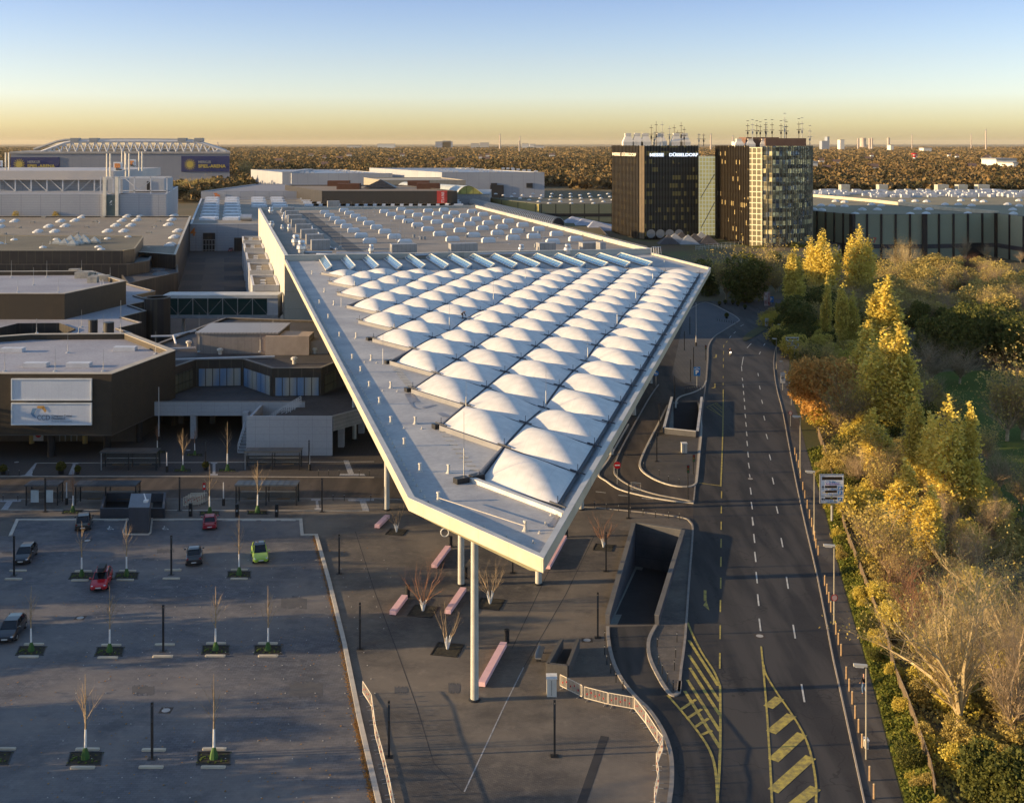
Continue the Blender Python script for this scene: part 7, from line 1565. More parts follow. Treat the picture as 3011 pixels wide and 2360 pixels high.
def car(label, col, p, rz, L=4.1, W=1.76, Hc=1.48, hatch=True, roofbox=False, darkroof=False):
    t = thing('parked_car', label, 'car', (0, 0, 0), 'cars in the parking lot'); paint_ = carpaint('car paint', col); w = W / 2; g = .18
    def sec(y, wid, zb, zs, zt, inn=.88):
        return [(-wid * .86, y, zb), (-wid, y, zb + .12), (-wid, y, (zb + zs) / 2), (-wid * .985, y, zs), (-wid * inn, y, zt), (wid * inn, y, zt), (wid * .985, y, zs), (wid, y, (zb + zs) / 2), (wid, y, zb + .12), (wid * .86, y, zb)]
    f = -L / 2; r = L / 2; b = MB()
    loft(b, [sec(f, w * .72, .3, .5, .58), sec(f + .12, w * .88, .22, .58, .68), sec(f + .45, w * .97, g, .66, .78), sec(f + 1.0, w, g, .74, .90, .84), sec(f + 1.28, w, g, .80, .96, .86), sec(0, w, g, .84, .98, .9), sec(r - .9, w, g, .88, 1.02, .9), sec(r - .35, w * .99, g, .88, 1.02, .88), sec(r - .08, w * .92, .24, .80, .98 if hatch else .92, .84), sec(r, w * .82, .32, .62, .72)])
    b.build('body', paint_, t, smooth=False)
    rf, rb_ = f + 1.85, (r - .75 if hatch else r - 1.35); gb, gf = (r - .18 if hatch else r - .7), f + 1.12
    def csec(y, wb, wt, zb, zt): return [(-wb, y, zb), (-wt, y, zt), (wt, y, zt), (wb, y, zb)]
    b = MB(); loft(b, [csec(gf, w * .80, w * .76, .93, .95), csec(rf, w * .88, w * .70, .96, Hc - .05), csec((rf + rb_) / 2, w * .89, w * .70, .98, Hc - .02), csec(rb_, w * .88, w * .68, .99, Hc - .07), csec(gb, w * .82, w * .74, .98, 1.0)]); b.build('windows', m_cg, t)
    b = MB(); b.v = []; zz_ = Hc - .02
    loft(b, [[(-w * .69, rf - .03, Hc - .06), (-w * .62, rf - .03, Hc - .015), (w * .62, rf - .03, Hc - .015), (w * .69, rf - .03, Hc - .06)], [(-w * .70, (rf + rb_) / 2, Hc - .03), (-w * .6, (rf + rb_) / 2, Hc + .03), (w * .6, (rf + rb_) / 2, Hc + .03), (w * .70, (rf + rb_) / 2, Hc - .03)], [(-w * .68, rb_ + .05, Hc - .09), (-w * .58, rb_ + .05, Hc - .02), (w * .58, rb_ + .05, Hc - .02), (w * .68, rb_ + .05, Hc - .09)]])
    b.build('roof', m_cg if darkroof else paint_, t)
    b = MB()
    for s in (-1, 1):
        b.tube((s * w * .81, gf, .95), (s * w * .70, rf, Hc - .04), .035, .035, 4).tube((s * w * .70, rb_, Hc - .06), (s * w * .80, gb, 1.0), .06, .05, 4).tube((s * w * .89, .25, .99), (s * w * .71, .25, Hc - .03), .03, .03, 4)
    b.build('pillar', paint_, t)
    for s in (-1, 1):
        for y in (f + .82, r - .78):
            wh = MB().tube((s * (w - .20), y, .31), (s * (w + .015), y, .31), .31, .31, 16).build('wheel', m_black, t); MB().tube((s * (w + .0), y, .31), (s * (w + .03), y, .31), .19, .17, 10).build('rim', m_rim, wh)
        MB().ball((s * w * .70, f + .16, .62), .15, .55, 8, 4).build('headlight', m_hl, t); MB().box(s * w * .74 - .11, s * w * .74 + .11, r - .12, r - .02, .72, .92).build('tail_light', m_tl, t)
        MB().box(s * (w + .1) - .1, s * (w + .1) + .1, f + 1.25, f + 1.37, .95, 1.09).build('mirror', paint_, t)
    for y in (f - .02, r + .01): MB().box(-.26, .26, y - .012, y + .012, .40, .51).build('number_plate', m_pl, t)
    MB().box(-.38, .38, f - .012, f + .05, .25, .36).build('grille', m_black, t)
    if roofbox: b = MB(); loft(b, [[(-.28, -.9, Hc + .1), (-.2, -.9, Hc + .2), (.2, -.9, Hc + .2), (.28, -.9, Hc + .1)], [(-.40, -.5, Hc + .1), (-.34, -.5, Hc + .42), (.34, -.5, Hc + .42), (.40, -.5, Hc + .1)], [(-.40, .9, Hc + .1), (-.34, .9, Hc + .42), (.34, .9, Hc + .42), (.40, .9, Hc + .1)], [(-.36, 1.15, Hc + .1), (-.3, 1.15, Hc + .3), (.3, 1.15, Hc + .3), (.36, 1.15, Hc + .1)]]); b.build('roof_box', m_dark, t)
    t.location = p; t.rotation_euler = (0, 0, rz); LOC[t.name] = tuple(p); return t
LN = R(14.5)
def cp_(c, x, y, L, rz=0): p = P(c, x, y); return (p.x - .25 * L / 2, p.y + .968 * L / 2 + .1, .04)
car('red hatchback with black roof box in the middle of the parking lot', (.42, .012, .018), cp_('G', 578, 778, 4.2), LN + R(-4), 4.2, roofbox=True)
car('bright green compact car with dark roof in the upper right bay', (.32, .48, .05), cp_('G', 1516, 617, 3.9), LN + R(2), 3.9, 1.7, 1.55, darkroof=True)
car('black saloon seen from behind with red tail lights', (.012, .011, .012), cp_('G', 1127, 630, 4.2), LN + R(180), 4.2, hatch=False)
car('black hatchback at the left edge beside a light column', (.010, .010, .013), cp_('G', 128, 624, 4.2), LN + R(-6), 4.2)
car('black car cut by the left edge in the middle row', (.010, .011, .016), cp_('G', 42, 1082, 4.3), LN + R(-8), 4.3)
car('dark high van-like car parked beside the disabled bay', (.035, .028, .022), cp_('G', 475, 426, 4.0), LN + R(182), 4.0, 1.8, 1.68)
car('small dark red car parked below the bus stop trees', (.30, .008, .022), cp_('G', 1220, 420, 3.7), LN + R(180), 3.7, 1.66, 1.48)
for c, x, y, col, lb in (('E', 150, 1200, (.5, .5, .5), 'silver car parked under the dark trees beyond the bend'), ('E', 175, 1215, (.45, .47, .5), 'second pale car parked under the dark trees beyond the bend'), ('E', 1985, 1133, (.55, .56, .58), 'white car parked in front of the green panelled hall'), ('E', 2010, 1112, (.3, .02, .02), 'red car parked in front of the green panelled hall'), ('E', 1955, 1190, (.6, .6, .62), 'pale van roof seen among the bare shrubs'), ('E', 2055, 1215, (.6, .6, .62), 'white van near the right edge among shrubs'), ('A', 1930, 1022, (.25, .02, .02), 'small red car before the hall marked 4')):
    p = P(c, x, y); car(lb, col, (p.x, p.y, .04), R(80 if c == 'E' else 5), 4.3)
# ---- people built from skinned skeletons
def skin(name, verts, edges, mat, parent, sub=1):
    me = bpy.data.meshes.new(name); me.from_pydata([v[:3] for v in verts], edges, []); o = bpy.data.objects.new(name, me); COL.objects.link(o)
    o.modifiers.new('skin', 'SKIN'); s = o.modifiers.new('sub', 'SUBSURF'); s.levels = s.render_levels = sub
    for i, v in enumerate(verts): me.skin_vertices[0].data[i].radius = (v[3], v[4] if len(v) > 4 else v[3])
    me.skin_vertices[0].data[0].use_root = True; bpy.context.view_layer.update()
    m2 = bpy.data.meshes.new_from_object(o.evaluated_get(bpy.context.evaluated_depsgraph_get())); bpy.data.objects.remove(o)
    m2.materials.clear(); m2.materials.append(mat); m2.polygons.foreach_set('use_smooth', [True] * len(m2.polygons)); o = bpy.data.objects.new(name, m2); COL.objects.link(o); o.parent = parent; return o
m_skin = M('skin', (.45, .26, .18), .6, obj=True, fine=0); m_jack = M('black jacket', (.012, .012, .014), .8, obj=True); m_jean = M('blue jeans', (.10, .17, .30), .85, obj=True, scale=4); m_ghair = M('grey hair', (.35, .33, .30), .8, obj=True); m_shoe = M('pale shoe', (.45, .42, .36), .6, obj=True)
def person(label, pose, loc, rz, jm, tm, hm, cat='person', sm=m_shoe, helmet=False):
    """pose: joints in metres; builds body, hair, jacket, trousers, shoes"""
    t = thing('person', label, cat, loc); J = pose
    order = ['pelvis', 'waist', 'chest', 'neck', 'head', 'crown', 'shL', 'elL', 'wrL', 'haL', 'shR', 'elR', 'wrR', 'haR', 'hiL', 'knL', 'anL', 'toL', 'hiR', 'knR', 'anR', 'toR']
    rad = dict(pelvis=(.13, .10), waist=(.12, .09), chest=(.15, .10), neck=(.055,), head=(.085, .10), crown=(.07,), shL=(.055,), elL=(.042,), wrL=(.028,), haL=(.03, .018), shR=(.055,), elR=(.042,), wrR=(.028,), haR=(.03, .018), hiL=(.085,), knL=(.06,), anL=(.042,), toL=(.04,), hiR=(.085,), knR=(.06,), anR=(.042,), toR=(.04,))
    ed = [('pelvis', 'waist'), ('waist', 'chest'), ('chest', 'neck'), ('neck', 'head'), ('head', 'crown'), ('chest', 'shL'), ('shL', 'elL'), ('elL', 'wrL'), ('wrL', 'haL'), ('chest', 'shR'), ('shR', 'elR'), ('elR', 'wrR'), ('wrR', 'haR'), ('pelvis', 'hiL'), ('hiL', 'knL'), ('knL', 'anL'), ('anL', 'toL'), ('pelvis', 'hiR'), ('hiR', 'knR'), ('knR', 'anR'), ('anR', 'toR')]
    def mk(names, k, extra=()):
        vs = [tuple(J[n]) + tuple(r * k for r in rad[n]) for n in names]; es = [(names.index(a), names.index(b)) for a, b in ed if a in names and b in names]; return vs, es
    vs, es = mk(order, 1.0)
    for sd in 'LR':      # five fingers from each palm
        h, wv = Vector(J['ha' + sd]), Vector(J['wr' + sd]); d = (h - wv).normalized(); side = d.cross(Vector((0, 1, 0))); side = side.normalized() if side.length > .1 else Vector((0, 1, 0)); hi = order.index('ha' + sd)
        for q, ln in ((-.03, .065), (-.01, .08), (.01, .075), (.03, .06)):
            k = len(vs); a = h + side * q + d * .03; e = a + d * ln * .5 + Vector((0, 0, 0)); f_ = e + d * ln * .45 + Vector((0, -.015, -.01)); vs += [tuple(a) + (.009,), tuple(e) + (.008,), tuple(f_) + (.007,)]; es += [(hi, k), (k, k + 1), (k + 1, k + 2)]
        k = len(vs); a = wv.lerp(h, .5) + side * .045; e = a + d * .04 + side * .03; vs += [tuple(a) + (.011,), tuple(e) + (.009,)]; es += [(hi, k), (k, k + 1)]
    skin('body', vs, es, m_skin, t)
    f = Vector(J['face']); hd = Vector(J['head']); up = (Vector(J['crown']) - hd).normalized(); sx = f.cross(up).normalized(); b = MB()
    for s in (-1, 1): b.ball(hd + f * .095 + sx * s * .033 + up * .03, .012, 1, 6, 4)
    b.build('eyes', m_black, t); b = MB(); b.tube(hd + f * .095 + up * .02, hd + f * .125 - up * .015, .008, .016, 5); b.ball(hd + sx * .088, .022, 1.3, 5, 4); b.ball(hd - sx * .088, .022, 1.3, 5, 4); b.build('nose_and_ears', m_skin, t); b = MB(); b.box(hd.x - .025, hd.x + .025, hd.y - .01, hd.y + .01, hd.z - .055, hd.z - .045); b.v = [(v[0] + f.x * .092, v[1] + f.y * .092, v[2]) for v in b.v]; b.build('mouth', M('lips', (.3, .1, .08), .6), t)
    if helmet: MB().ball(hd + up * .03, .155, 1.05, 12, 8).build('helmet', hm, t, smooth=True)
    else:
        hb = MB().ball(hd + up * .055 - f * .02, .108, .95, 12, 8); hb.build('hair', hm, t, smooth=True)
    vs, es = mk(['chest', 'waist', 'pelvis', 'neck', 'shL', 'elL', 'wrL', 'shR', 'elR', 'wrR'], 1.22); vs[3] = tuple(Vector(J['chest']).lerp(Vector(J['neck']), .6)) + (.07, .07); skin('jacket', vs, es, jm, t)
    vs, es = mk(['pelvis', 'hiL', 'knL', 'anL', 'hiR', 'knR', 'anR'], 1.2); skin('trousers', vs, es, tm, t)
    for sd in 'LR':
        a, e = Vector(J['an' + sd]), Vector(J['to' + sd]); d = (e - a); d.z = 0; d.normalize(); MB().tube(a - d * .06 - Vector((0, 0, .045)), e + d * .05 - Vector((0, 0, .015)), .055, .045, 8).build('shoe', sm, t)
    t.location = loc; t.rotation_euler = (0, 0, rz); return t
walk = dict(pelvis=(0, 0, .95), waist=(0, 0, 1.12), chest=(0, .03, 1.36), neck=(0, .03, 1.52), head=(0, .05, 1.64), crown=(0, .05, 1.73), face=(0, 1, 0), shL=(-.19, .02, 1.43), elL=(-.27, -.08, 1.18), wrL=(-.30, .08, 1.0), haL=(-.30, .14, .94), shR=(.19, .02, 1.43), elR=(.25, .0, 1.17), wrR=(.22, .16, 1.06), haR=(.20, .22, 1.02),
            hiL=(-.09, 0, .9), knL=(-.10, .12, .5), anL=(-.10, .02, .10), toL=(-.11, .17, .05), hiR=(.09, 0, .9), knR=(.10, .02, .49), anR=(.11, -.28, .13), toR=(.12, -.14, .05))
p = P('K', 1273, 1078); person('person walking away on the right pavement in black jacket and blue jeans', walk, (p.x, p.y, .045), R(10), m_jack, m_jean, m_ghair)
bend = dict(pelvis=(0, 0, .80), waist=(.06, 0, .93), chest=(.24, 0, 1.08), neck=(.36, 0, 1.13), head=(.46, 0, 1.12), crown=(.54, 0, 1.14), face=(.4, 0, -.9), shL=(.26, .19, 1.04), elL=(.40, .18, .80), wrL=(.48, .1, .56), haL=(.50, .09, .49), shR=(.26, -.19, 1.04), elR=(.38, -.2, .78), wrR=(.48, -.12, .55), haR=(.50, -.1, .48),
            hiL=(0, .1, .76), knL=(.14, .12, .42), anL=(-.04, .13, .10), toL=(.11, .13, .05), hiR=(0, -.1, .76), knR=(.12, -.12, .42), anR=(-.06, -.13, .10), toR=(.09, -.13, .05))
bend['face'] = Vector((.4, 0, -.9)).normalized(); p = P('N', 1412, 605, HN); person('worker in black bending forward between the fabric domes', bend, (p.x - .2, p.y, HN + .03), 0, m_jack, m_jack, m_black, sm=m_black)
t = thing('tool_case', 'pale tool cases lying beside the worker on the roof', 'tool case', (p.x + .8, p.y, HN)); MB().box(p.x + .55, p.x + 1.1, p.y - .5, p.y - .15, HN + .02, HN + .35).build('case', m_steel, t); MB().box(p.x + .7, p.x + .95, p.y - .36, p.y - .3, HN + .35, HN + .42).build('handle', m_dark, t)
# motorcycle coming towards the camera
p = P('J', 908, 377); mo = thing('motorcycle', 'motorcycle with lit headlight riding towards the camera on the main road', 'motorcycle', (0, 0, 0))
for y in (-.7, .7): 
    wh = MB().path([(0, y + .3 * math.cos(R(a)), .32 + .3 * math.sin(R(a))) for a in range(0, 361, 24)], .06, 6).build('wheel', m_black, mo); MB().tube((-.06, y, .32), (.06, y, .32), .12, .12, 8).build('hub', m_rim, wh)
b = MB(); loft(b, [[(-.1, -.35, .7), (0, -.35, .95), (.1, -.35, .7), (0, -.35, .5)], [(-.2, .0, .65), (0, 0, .95), (.2, 0, .65), (0, 0, .4)], [(-.14, .7, .78), (0, .7, .88), (.14, .7, .78), (0, .7, .7)]]); b.build('body', m_dark, mo)
b = MB().tube((-.12, -.7, .32), (-.12, -.42, .98), .03, .03, 5).tube((.12, -.7, .32), (.12, -.42, .98), .03, .03, 5); b.build('fork', m_steel, mo); MB().tube((-.36, -.36, 1.05), (.36, -.36, 1.05), .02, .02, 5).build('handlebar', m_dark, mo)
MB().ball((0, -.62, .82), .13, 1, 8, 6).build('headlight', emis('lit headlamp', (1, .95, .85), 3), mo); mo.location = (p.x, p.y, .015)
ride = dict(pelvis=(0, .15, .92), waist=(0, .1, 1.08), chest=(0, -.04, 1.30), neck=(0, -.08, 1.44), head=(0, -.12, 1.55), crown=(0, -.12, 1.64), face=(0, -1, 0), shL=(-.2, -.05, 1.36), elL=(-.34, -.18, 1.18), wrL=(-.34, -.33, 1.09), haL=(-.34, -.37, 1.06), shR=(.2, -.05, 1.36), elR=(.34, -.18, 1.18), wrR=(.34, -.33, 1.09), haR=(.34, -.37, 1.06),
            hiL=(-.12, .12, .9), knL=(-.26, -.22, .72), anL=(-.24, .05, .36), toL=(-.24, -.1, .32), hiR=(.12, .12, .9), knR=(.26, -.22, .72), anR=(.24, .05, .36), toR=(.24, -.1, .32))
person('rider in dark clothing and helmet sitting on the motorcycle', ride, (p.x, p.y, .015), 0, m_jack, m_jack, m_black, sm=m_black, helmet=True)
# ================================================================ trees, bushes, woods
def quads_mesh(name, C, U, V, mat, extra=None):
    """one leaf-sized four-cornered face per row: centre C, half axes U, V"""
    n = len(C); co_ = np.empty((n, 4, 3), np.float32); co_[:, 0] = C - U - V; co_[:, 1] = C + U - V; co_[:, 2] = C + U + V; co_[:, 3] = C - U + V
    me = bpy.data.meshes.new(name); me.vertices.add(4 * n); me.vertices.foreach_set('co', co_.ravel()); me.loops.add(4 * n); me.loops.foreach_set('vertex_index', np.arange(4 * n, dtype=np.int32))
    me.polygons.add(n); me.polygons.foreach_set('loop_start', np.arange(0, 4 * n, 4, dtype=np.int32)); me.polygons.foreach_set('loop_total', np.full(n, 4, np.int32)); me.update(calc_edges=True); me.materials.append(mat); return me
def rand_axes(g, n, s, flat=.0):
    a = g.normal(size=(n, 3)); a[:, 2] *= (1 - flat); a /= np.linalg.norm(a, axis=1)[:, None]; b = g.normal(size=(n, 3)); b -= a * (a * b).sum(1)[:, None]; b /= np.linalg.norm(b, axis=1)[:, None]
    s = np.asarray(s).reshape(-1, 1); return a * s, b * s * .8
def leaves(name, C, size, g, mat, parent):
    U, V = rand_axes(g, len(C), size * g.uniform(.6, 1.3, len(C))); me = quads_mesh(name, C, U, V, mat); o = bpy.data.objects.new(name, me); COL.objects.link(o); o.parent = parent; return o
L_gold = leafmat('golden poplar leaves', (.46, .36, .07), (.76, .59, .11), (.88, .72, .22), .3)
L_olive = leafmat('olive poplar leaves', (.32, .27, .06), (.60, .48, .09), (.78, .62, .16), .3)
L_green = leafmat('dull green leaves', (.055, .065, .018), (.11, .12, .028), (.20, .18, .04), .2)
L_orange = leafmat('orange autumn leaves', (.34, .18, .05), (.58, .32, .09), (.72, .45, .14), .3)
L_brown = leafmat('brown twiggy leaves', (.24, .19, .06), (.42, .33, .10), (.56, .44, .14), .3)
L_yel = leafmat('yellow green leaves', (.34, .30, .06), (.58, .47, .09), (.74, .58, .13), .4)
L_hedge = leafmat('verge leaves', (.07, .10, .02), (.16, .18, .03), (.30, .26, .05), .5)
def poplar(seed, mat, H_=20, W_=3.0, n=9500, stems=7):
    g = np.random.default_rng(seed); rng = random.Random(seed); t = thing('poplar', 'poplar', 'tree', (0, 0, 0), 'poplars in the park'); C = []; b = MB(); per = n // stems
    b.tube((0, 0, 0), (0, 0, H_ * .25), .38, .30, 8)
    for k in range(stems):
        a = 2 * math.pi * k / stems + rng.uniform(-.3, .3); rr_ = rng.uniform(.25, 1.0) * W_ * (.0 if k == 0 else .62); hh = H_ * (1.0 if k == 0 else rng.uniform(.62, .93)); z0 = H_ * rng.uniform(.06, .16)
        z = g.beta(1.5, 1.7, per); prof = (z ** .35) * ((1 - z) ** .72) * 1.35; rad = W_ * .52 * prof * np.sqrt(g.random(per)) * (1 + .25 * np.sin(z * 31 + k)); th = g.uniform(0, 6.283, per)
        lean = rr_ * np.minimum(1, z * 1.9) ** .7
        C.append(np.stack([math.cos(a) * lean + rad * np.cos(th), math.sin(a) * lean + rad * np.sin(th), z0 + z * (hh - z0)], 1))
        p = Vector((0, 0, H_ * .12)); 
        for s in range(1, 6):
            f = s / 6; q = Vector((math.cos(a) * rr_ * min(1, f * 1.9) ** .7, math.sin(a) * rr_ * min(1, f * 1.9) ** .7, z0 + f * (hh - z0))); b.tube(p, q, .16 * (1.1 - f), .16 * (.95 - f), 5, cap=False); p = q
        for s in range(14): z_ = rng.uniform(.2, .95); l_ = rr_ * min(1, z_ * 1.9) ** .7; q = Vector((math.cos(a) * l_, math.sin(a) * l_, z0 + z_ * (hh - z0))); th_ = rng.uniform(0, 6.28); b.tube(q, q + Vector((math.cos(th_) * W_ * .35, math.sin(th_) * W_ * .35, 1.6)) * (1 - z_ * .5), .05, .02, 3, cap=False)
    C = np.concatenate(C); cl = g.integers(0, len(C), len(C) // 9); C = np.where(g.random(len(C))[:, None] < .75, C[cl[g.integers(0, len(cl), len(C))]] + g.normal(size=C.shape) * (.28, .28, .42), C)
    C[:, 2] = np.maximum(C[:, 2], .8)
    b.build('trunk', m_bark, t); leaves('crown', C, .15, g, mat, t); return t
def bare(seed, H_=9, twig=None, depth=3, spread=.75, n1=6, leaf=None, name='bare_tree', fan=1.0, kd=(2, 4), rk_=.012):
    rng = random.Random(seed); g = np.random.default_rng(seed); t = thing(name, 'bare tree', 'tree', (0, 0, 0), 'bare trees in the park'); b = MB()
    b.tube((0, 0, 0), (.1, 0, H_ * .16), H_ * .022, H_ * .018, 7)
    for k in range(n1):
        a = 2 * math.pi * k / n1 + rng.uniform(-.3, .3); s = rng.uniform(.35, 1.0) * fan; branch(b, Vector((.1, 0, H_ * .16 * rng.uniform(.7, 1))), Vector((math.cos(a) * s, math.sin(a) * s, 1)), H_ * rng.uniform(.55, .85), H_ * rk_, depth, rng, spread, .2, 4, .2, kd, 5, 0, .2)
    b.build('branches', twig or m_twig, t)
    if leaf: v = np.array(b.v, np.float32); idx = g.integers(0, len(v), leaf[1]); C = v[idx] + g.normal(size=(leaf[1], 3)) * .16; C = C[C[:, 2] > .5]; leaves('crown', C, leaf[2], g, leaf[0], t)
    return t
def bushy(seed, H_, W_, mat, n=3600, size=.16, lobes=9, name='broad_tree', trunk=True):
    g = np.random.default_rng(seed); rng = random.Random(seed); t = thing(name, 'bush', 'tree' if H_ > 5 else 'bush', (0, 0, 0), 'broad trees'); C = []; b = MB()
    for k in range(lobes):
        a = rng.uniform(0, 6.28); d = rng.uniform(0, .62) * W_ * .5 * (0 if k == 0 else 1); r = W_ * rng.uniform(.20, .34); cz = H_ * rng.uniform(.35, .95) - r * .6 * (1 - d / W_); m_ = n // lobes; v = g.normal(size=(m_, 3)); v /= np.linalg.norm(v, axis=1)[:, None]
        r_ = r * (.55 + .45 * g.random(m_) ** .4) * (1 + .18 * np.sin(v[:, 0] * 9 + k) * np.cos(v[:, 1] * 8)); c = v * r_[:, None]; c[:, 2] *= .75; C.append(c + (math.cos(a) * d, math.sin(a) * d, max(cz, r * .5)))
        if trunk: b.tube((0, 0, H_ * .05), (math.cos(a) * d, math.sin(a) * d, max(cz, .6)), H_ * .014, H_ * .005, 5, cap=False)
    C = np.concatenate(C); cl = C[g.integers(0, len(C), len(C) // 8)]; C = np.where(g.random(len(C))[:, None] < .6, cl[g.integers(0, len(cl), len(C))] + g.normal(size=C.shape) * size * 1.3, C); C = C[C[:, 2] > .05]
    b.tube((0, 0, 0), (0, 0, H_ * .4), H_ * .02, H_ * .012, 6); b.build('trunk', m_bark, t); leaves('crown', C, size, g, mat, t); return t
pops = [poplar(21, L_gold, 20, 3.3), poplar(22, L_gold, 20, 4.4, 11000, 9), poplar(23, L_olive, 20, 3.0), poplar(24, L_olive, 20, 2.4, 7000, 5)]
def LP(x, y): return P('L', x, y)
def putL(proto, c, x, ybase, ytop, label, H0_, sx=1.0, rz=None, zoff=0.0):
    p = P(c, x, ybase); h = (sp(c, 0, ybase)[1] - sp(c, 0, ytop)[1]) * p.y / FPX; s = h / H0_
    return place(proto, USED, (p.x, p.y, 0), rng.uniform(0, 6.28) if rz is None else rz, label, (s * sx, s * sx, s))
rng = random.Random(31)
for v, x, yb, yt_, sx, lb in ((2, 275, 590, 150, 1.35, 'poplar nearest the road bend, top golden and foot olive green'), (1, 440, 520, 32, 1.15, 'tall pointed poplar with bare pale stems, second left in the far row'), (1, 650, 500, 8, 1.25, 'tallest forked poplar in front of the hall marked 17'), (3, 462, 745, 325, .9, 'thin dark poplar with only its tip lit, left of the twin tips'), (2, 475, 560, 330, 1.1, 'olive poplar behind the thin dark one'), (2, 560, 790, 362, 1.1, 'left one of two poplars with lit twin tips'), (3, 622, 790, 412, 1.1, 'right one of two poplars with lit twin tips'),
                           (0, 822, 1010, 312, 1.15, 'very tall golden poplar rising highest in mid park'), (3, 770, 1000, 362, 1.2, 'slimmer golden poplar leaning on the highest one'), (0, 705, 1120, 580, 1.5, 'wide golden poplar in front of the highest one'), (1, 815, 1290, 610, 1.15, 'broad golden poplar with shaded foot, left half of the middle pair'), (0, 895, 1300, 595, 1.15, 'golden poplar, right half of the middle pair'), (0, 740, 1560, 1100, 1.6, 'stout yellow poplar low down in front of the middle pair'),
                           (2, 985, 1640, 1008, .95, 'slim poplar left of the great near poplar, lit at its tip'), (1, 1175, 1790, 1005, 1.1, 'great golden poplar near the right edge, left stem group'), (0, 1310, 1800, 1065, .95, 'great golden poplar near the right edge, right stem group'), (0, 1075, 1700, 1120, .9, 'smaller golden poplar between the slim and the great one'), (0, 930, 1900, 1400, 1.5, 'yellow poplar low in front of the slim one'), (0, 1080, 2010, 1560, 1.6, 'bright yellow poplar foot above the tangled bare trees')):
    putL(pops[v], 'L', x, yb, yt_, lb, 20.0, sx * (1.22 if yb > 900 else 1.08))
brs = [bare(41, 10, m_twig, 3, .8, 7), bare(42, 10, m_twig, 3, .6, 6, (L_brown, 1500, .12)), bare(43, 10, m_twigr, 3, .85, 6), bare(44, 15, M('pale bare limbs', (.50, .40, .22), .8, (.34, .25, .12), 2, obj=True), 4, .8, 6, (L_brown, 1200, .08), fan=.8, kd=(1, 3), rk_=.017)]  # the last one has paler limbs than the others
og = bushy(51, 11, 11, L_orange, 9000, .17, 12); grn = bushy(52, 13, 14, L_green, 9000, .24, 13); grn2 = bushy(53, 11, 11, L_green, 7000, .22, 10)
sh = [bushy(61, 4, 5, L_brown, 4200, .085, 7, 'bush'), bushy(62, 3.6, 5, L_yel, 4000, .085, 7, 'bush'), bushy(63, 4.2, 5, L_green, 3600, .09, 7, 'bush'), bushy(64, 4, 5, L_olive, 4000, .085, 8, 'bush')]
for o in sh: o['group'] = 'bushes of the thicket'; o['category'] = 'bush'
putL(og, 'L', 425, 1190, 760, 'round orange brown tree leaning over the lamp beside the pavement', 11.0, .95)
putL(brs[1], 'L', 560, 1300, 930, 'brown twiggy tree just right of the orange tree', 10.0, 1.1)
putL(sh[1], 'L', 395, 900, 745, 'small golden tree behind the orange one', 4.0, .8); putL(sh[1], 'L', 640, 1180, 960, 'golden bush tree right of the orange one', 4.0, .6); putL(sh[1], 'L', 540, 900, 730, 'yellow green tree between road and poplars', 4, 1.0)
for k, (x, yb, yt_, s, v) in enumerate(((1060, 820, 560, 1.0, 1), (1230, 840, 490, 1.0, 0), (1350, 800, 470, 1.0, 0), (1500, 830, 480, 1.05, 0), (1620, 860, 520, 1.1, 0), (1540, 620, 470, .9, 1), (1150, 640, 510, 1, 1), (1000, 640, 470, .9, 1))): putL((grn, grn2)[v], 'L', x, yb, yt_, 'broad dark green tree in the shaded grove at mid right, %s from the left' % (ORD[k] if k else 'first'), (13.0, 11.0)[v], s)
putL(brs[0], 'L', 1080, 960, 700, 'wide spreading bare tree left of the dark grove, lit through its twigs', 10, 1.5); putL(brs[0], 'L', 1250, 960, 740, 'wide spreading bare tree below the dark grove', 10, 1.5)
putL(brs[1], 'L', 1530, 1300, 840, 'large brown tree standing on the lawn at the right edge', 10.0, 1.15); putL(brs[1], 'L', 1620, 1290, 900, 'brown tree cut by the right edge beside the lawn', 10.0, 1.1)
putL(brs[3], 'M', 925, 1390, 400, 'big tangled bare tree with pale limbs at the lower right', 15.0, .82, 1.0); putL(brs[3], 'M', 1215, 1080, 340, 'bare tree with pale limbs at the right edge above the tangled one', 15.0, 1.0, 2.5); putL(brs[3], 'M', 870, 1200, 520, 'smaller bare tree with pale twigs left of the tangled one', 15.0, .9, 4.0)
putL(brs[0], 'M', 1220, 1480, 640, 'bare tree cut by the right edge below the others', 10, .8); putL(brs[1], 'M', 560, 560, 150, 'brown bare tree behind the direction sign and fence', 10, 1.1); putL(brs[2], 'M', 700, 900, 380, 'reddish twigged bare tree behind the fence', 10, .95)
putL(grn2, 'M', 1050, 1720, 1370, 'dark green bush in the lower right corner', 11.0, .9); putL(grn2, 'M', 1230, 1800, 1420, 'dark green bush cut by the lower right corner', 11.0, .9)
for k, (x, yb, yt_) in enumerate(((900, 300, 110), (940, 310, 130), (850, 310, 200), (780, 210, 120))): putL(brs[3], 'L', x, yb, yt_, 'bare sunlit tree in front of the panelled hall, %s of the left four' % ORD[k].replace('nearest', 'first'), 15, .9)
for x, yb, yt_, lb in ((1277, 235, 92, 'bare round tree before the dark hall entrance, left'), (1408, 235, 128, 'bare tree before the dark hall entrance, right'), (1612, 250, 180, 'bare tree before the hall at the right edge')): putL(brs[0], 'L', x, yb, yt_, lb, 10, .9)
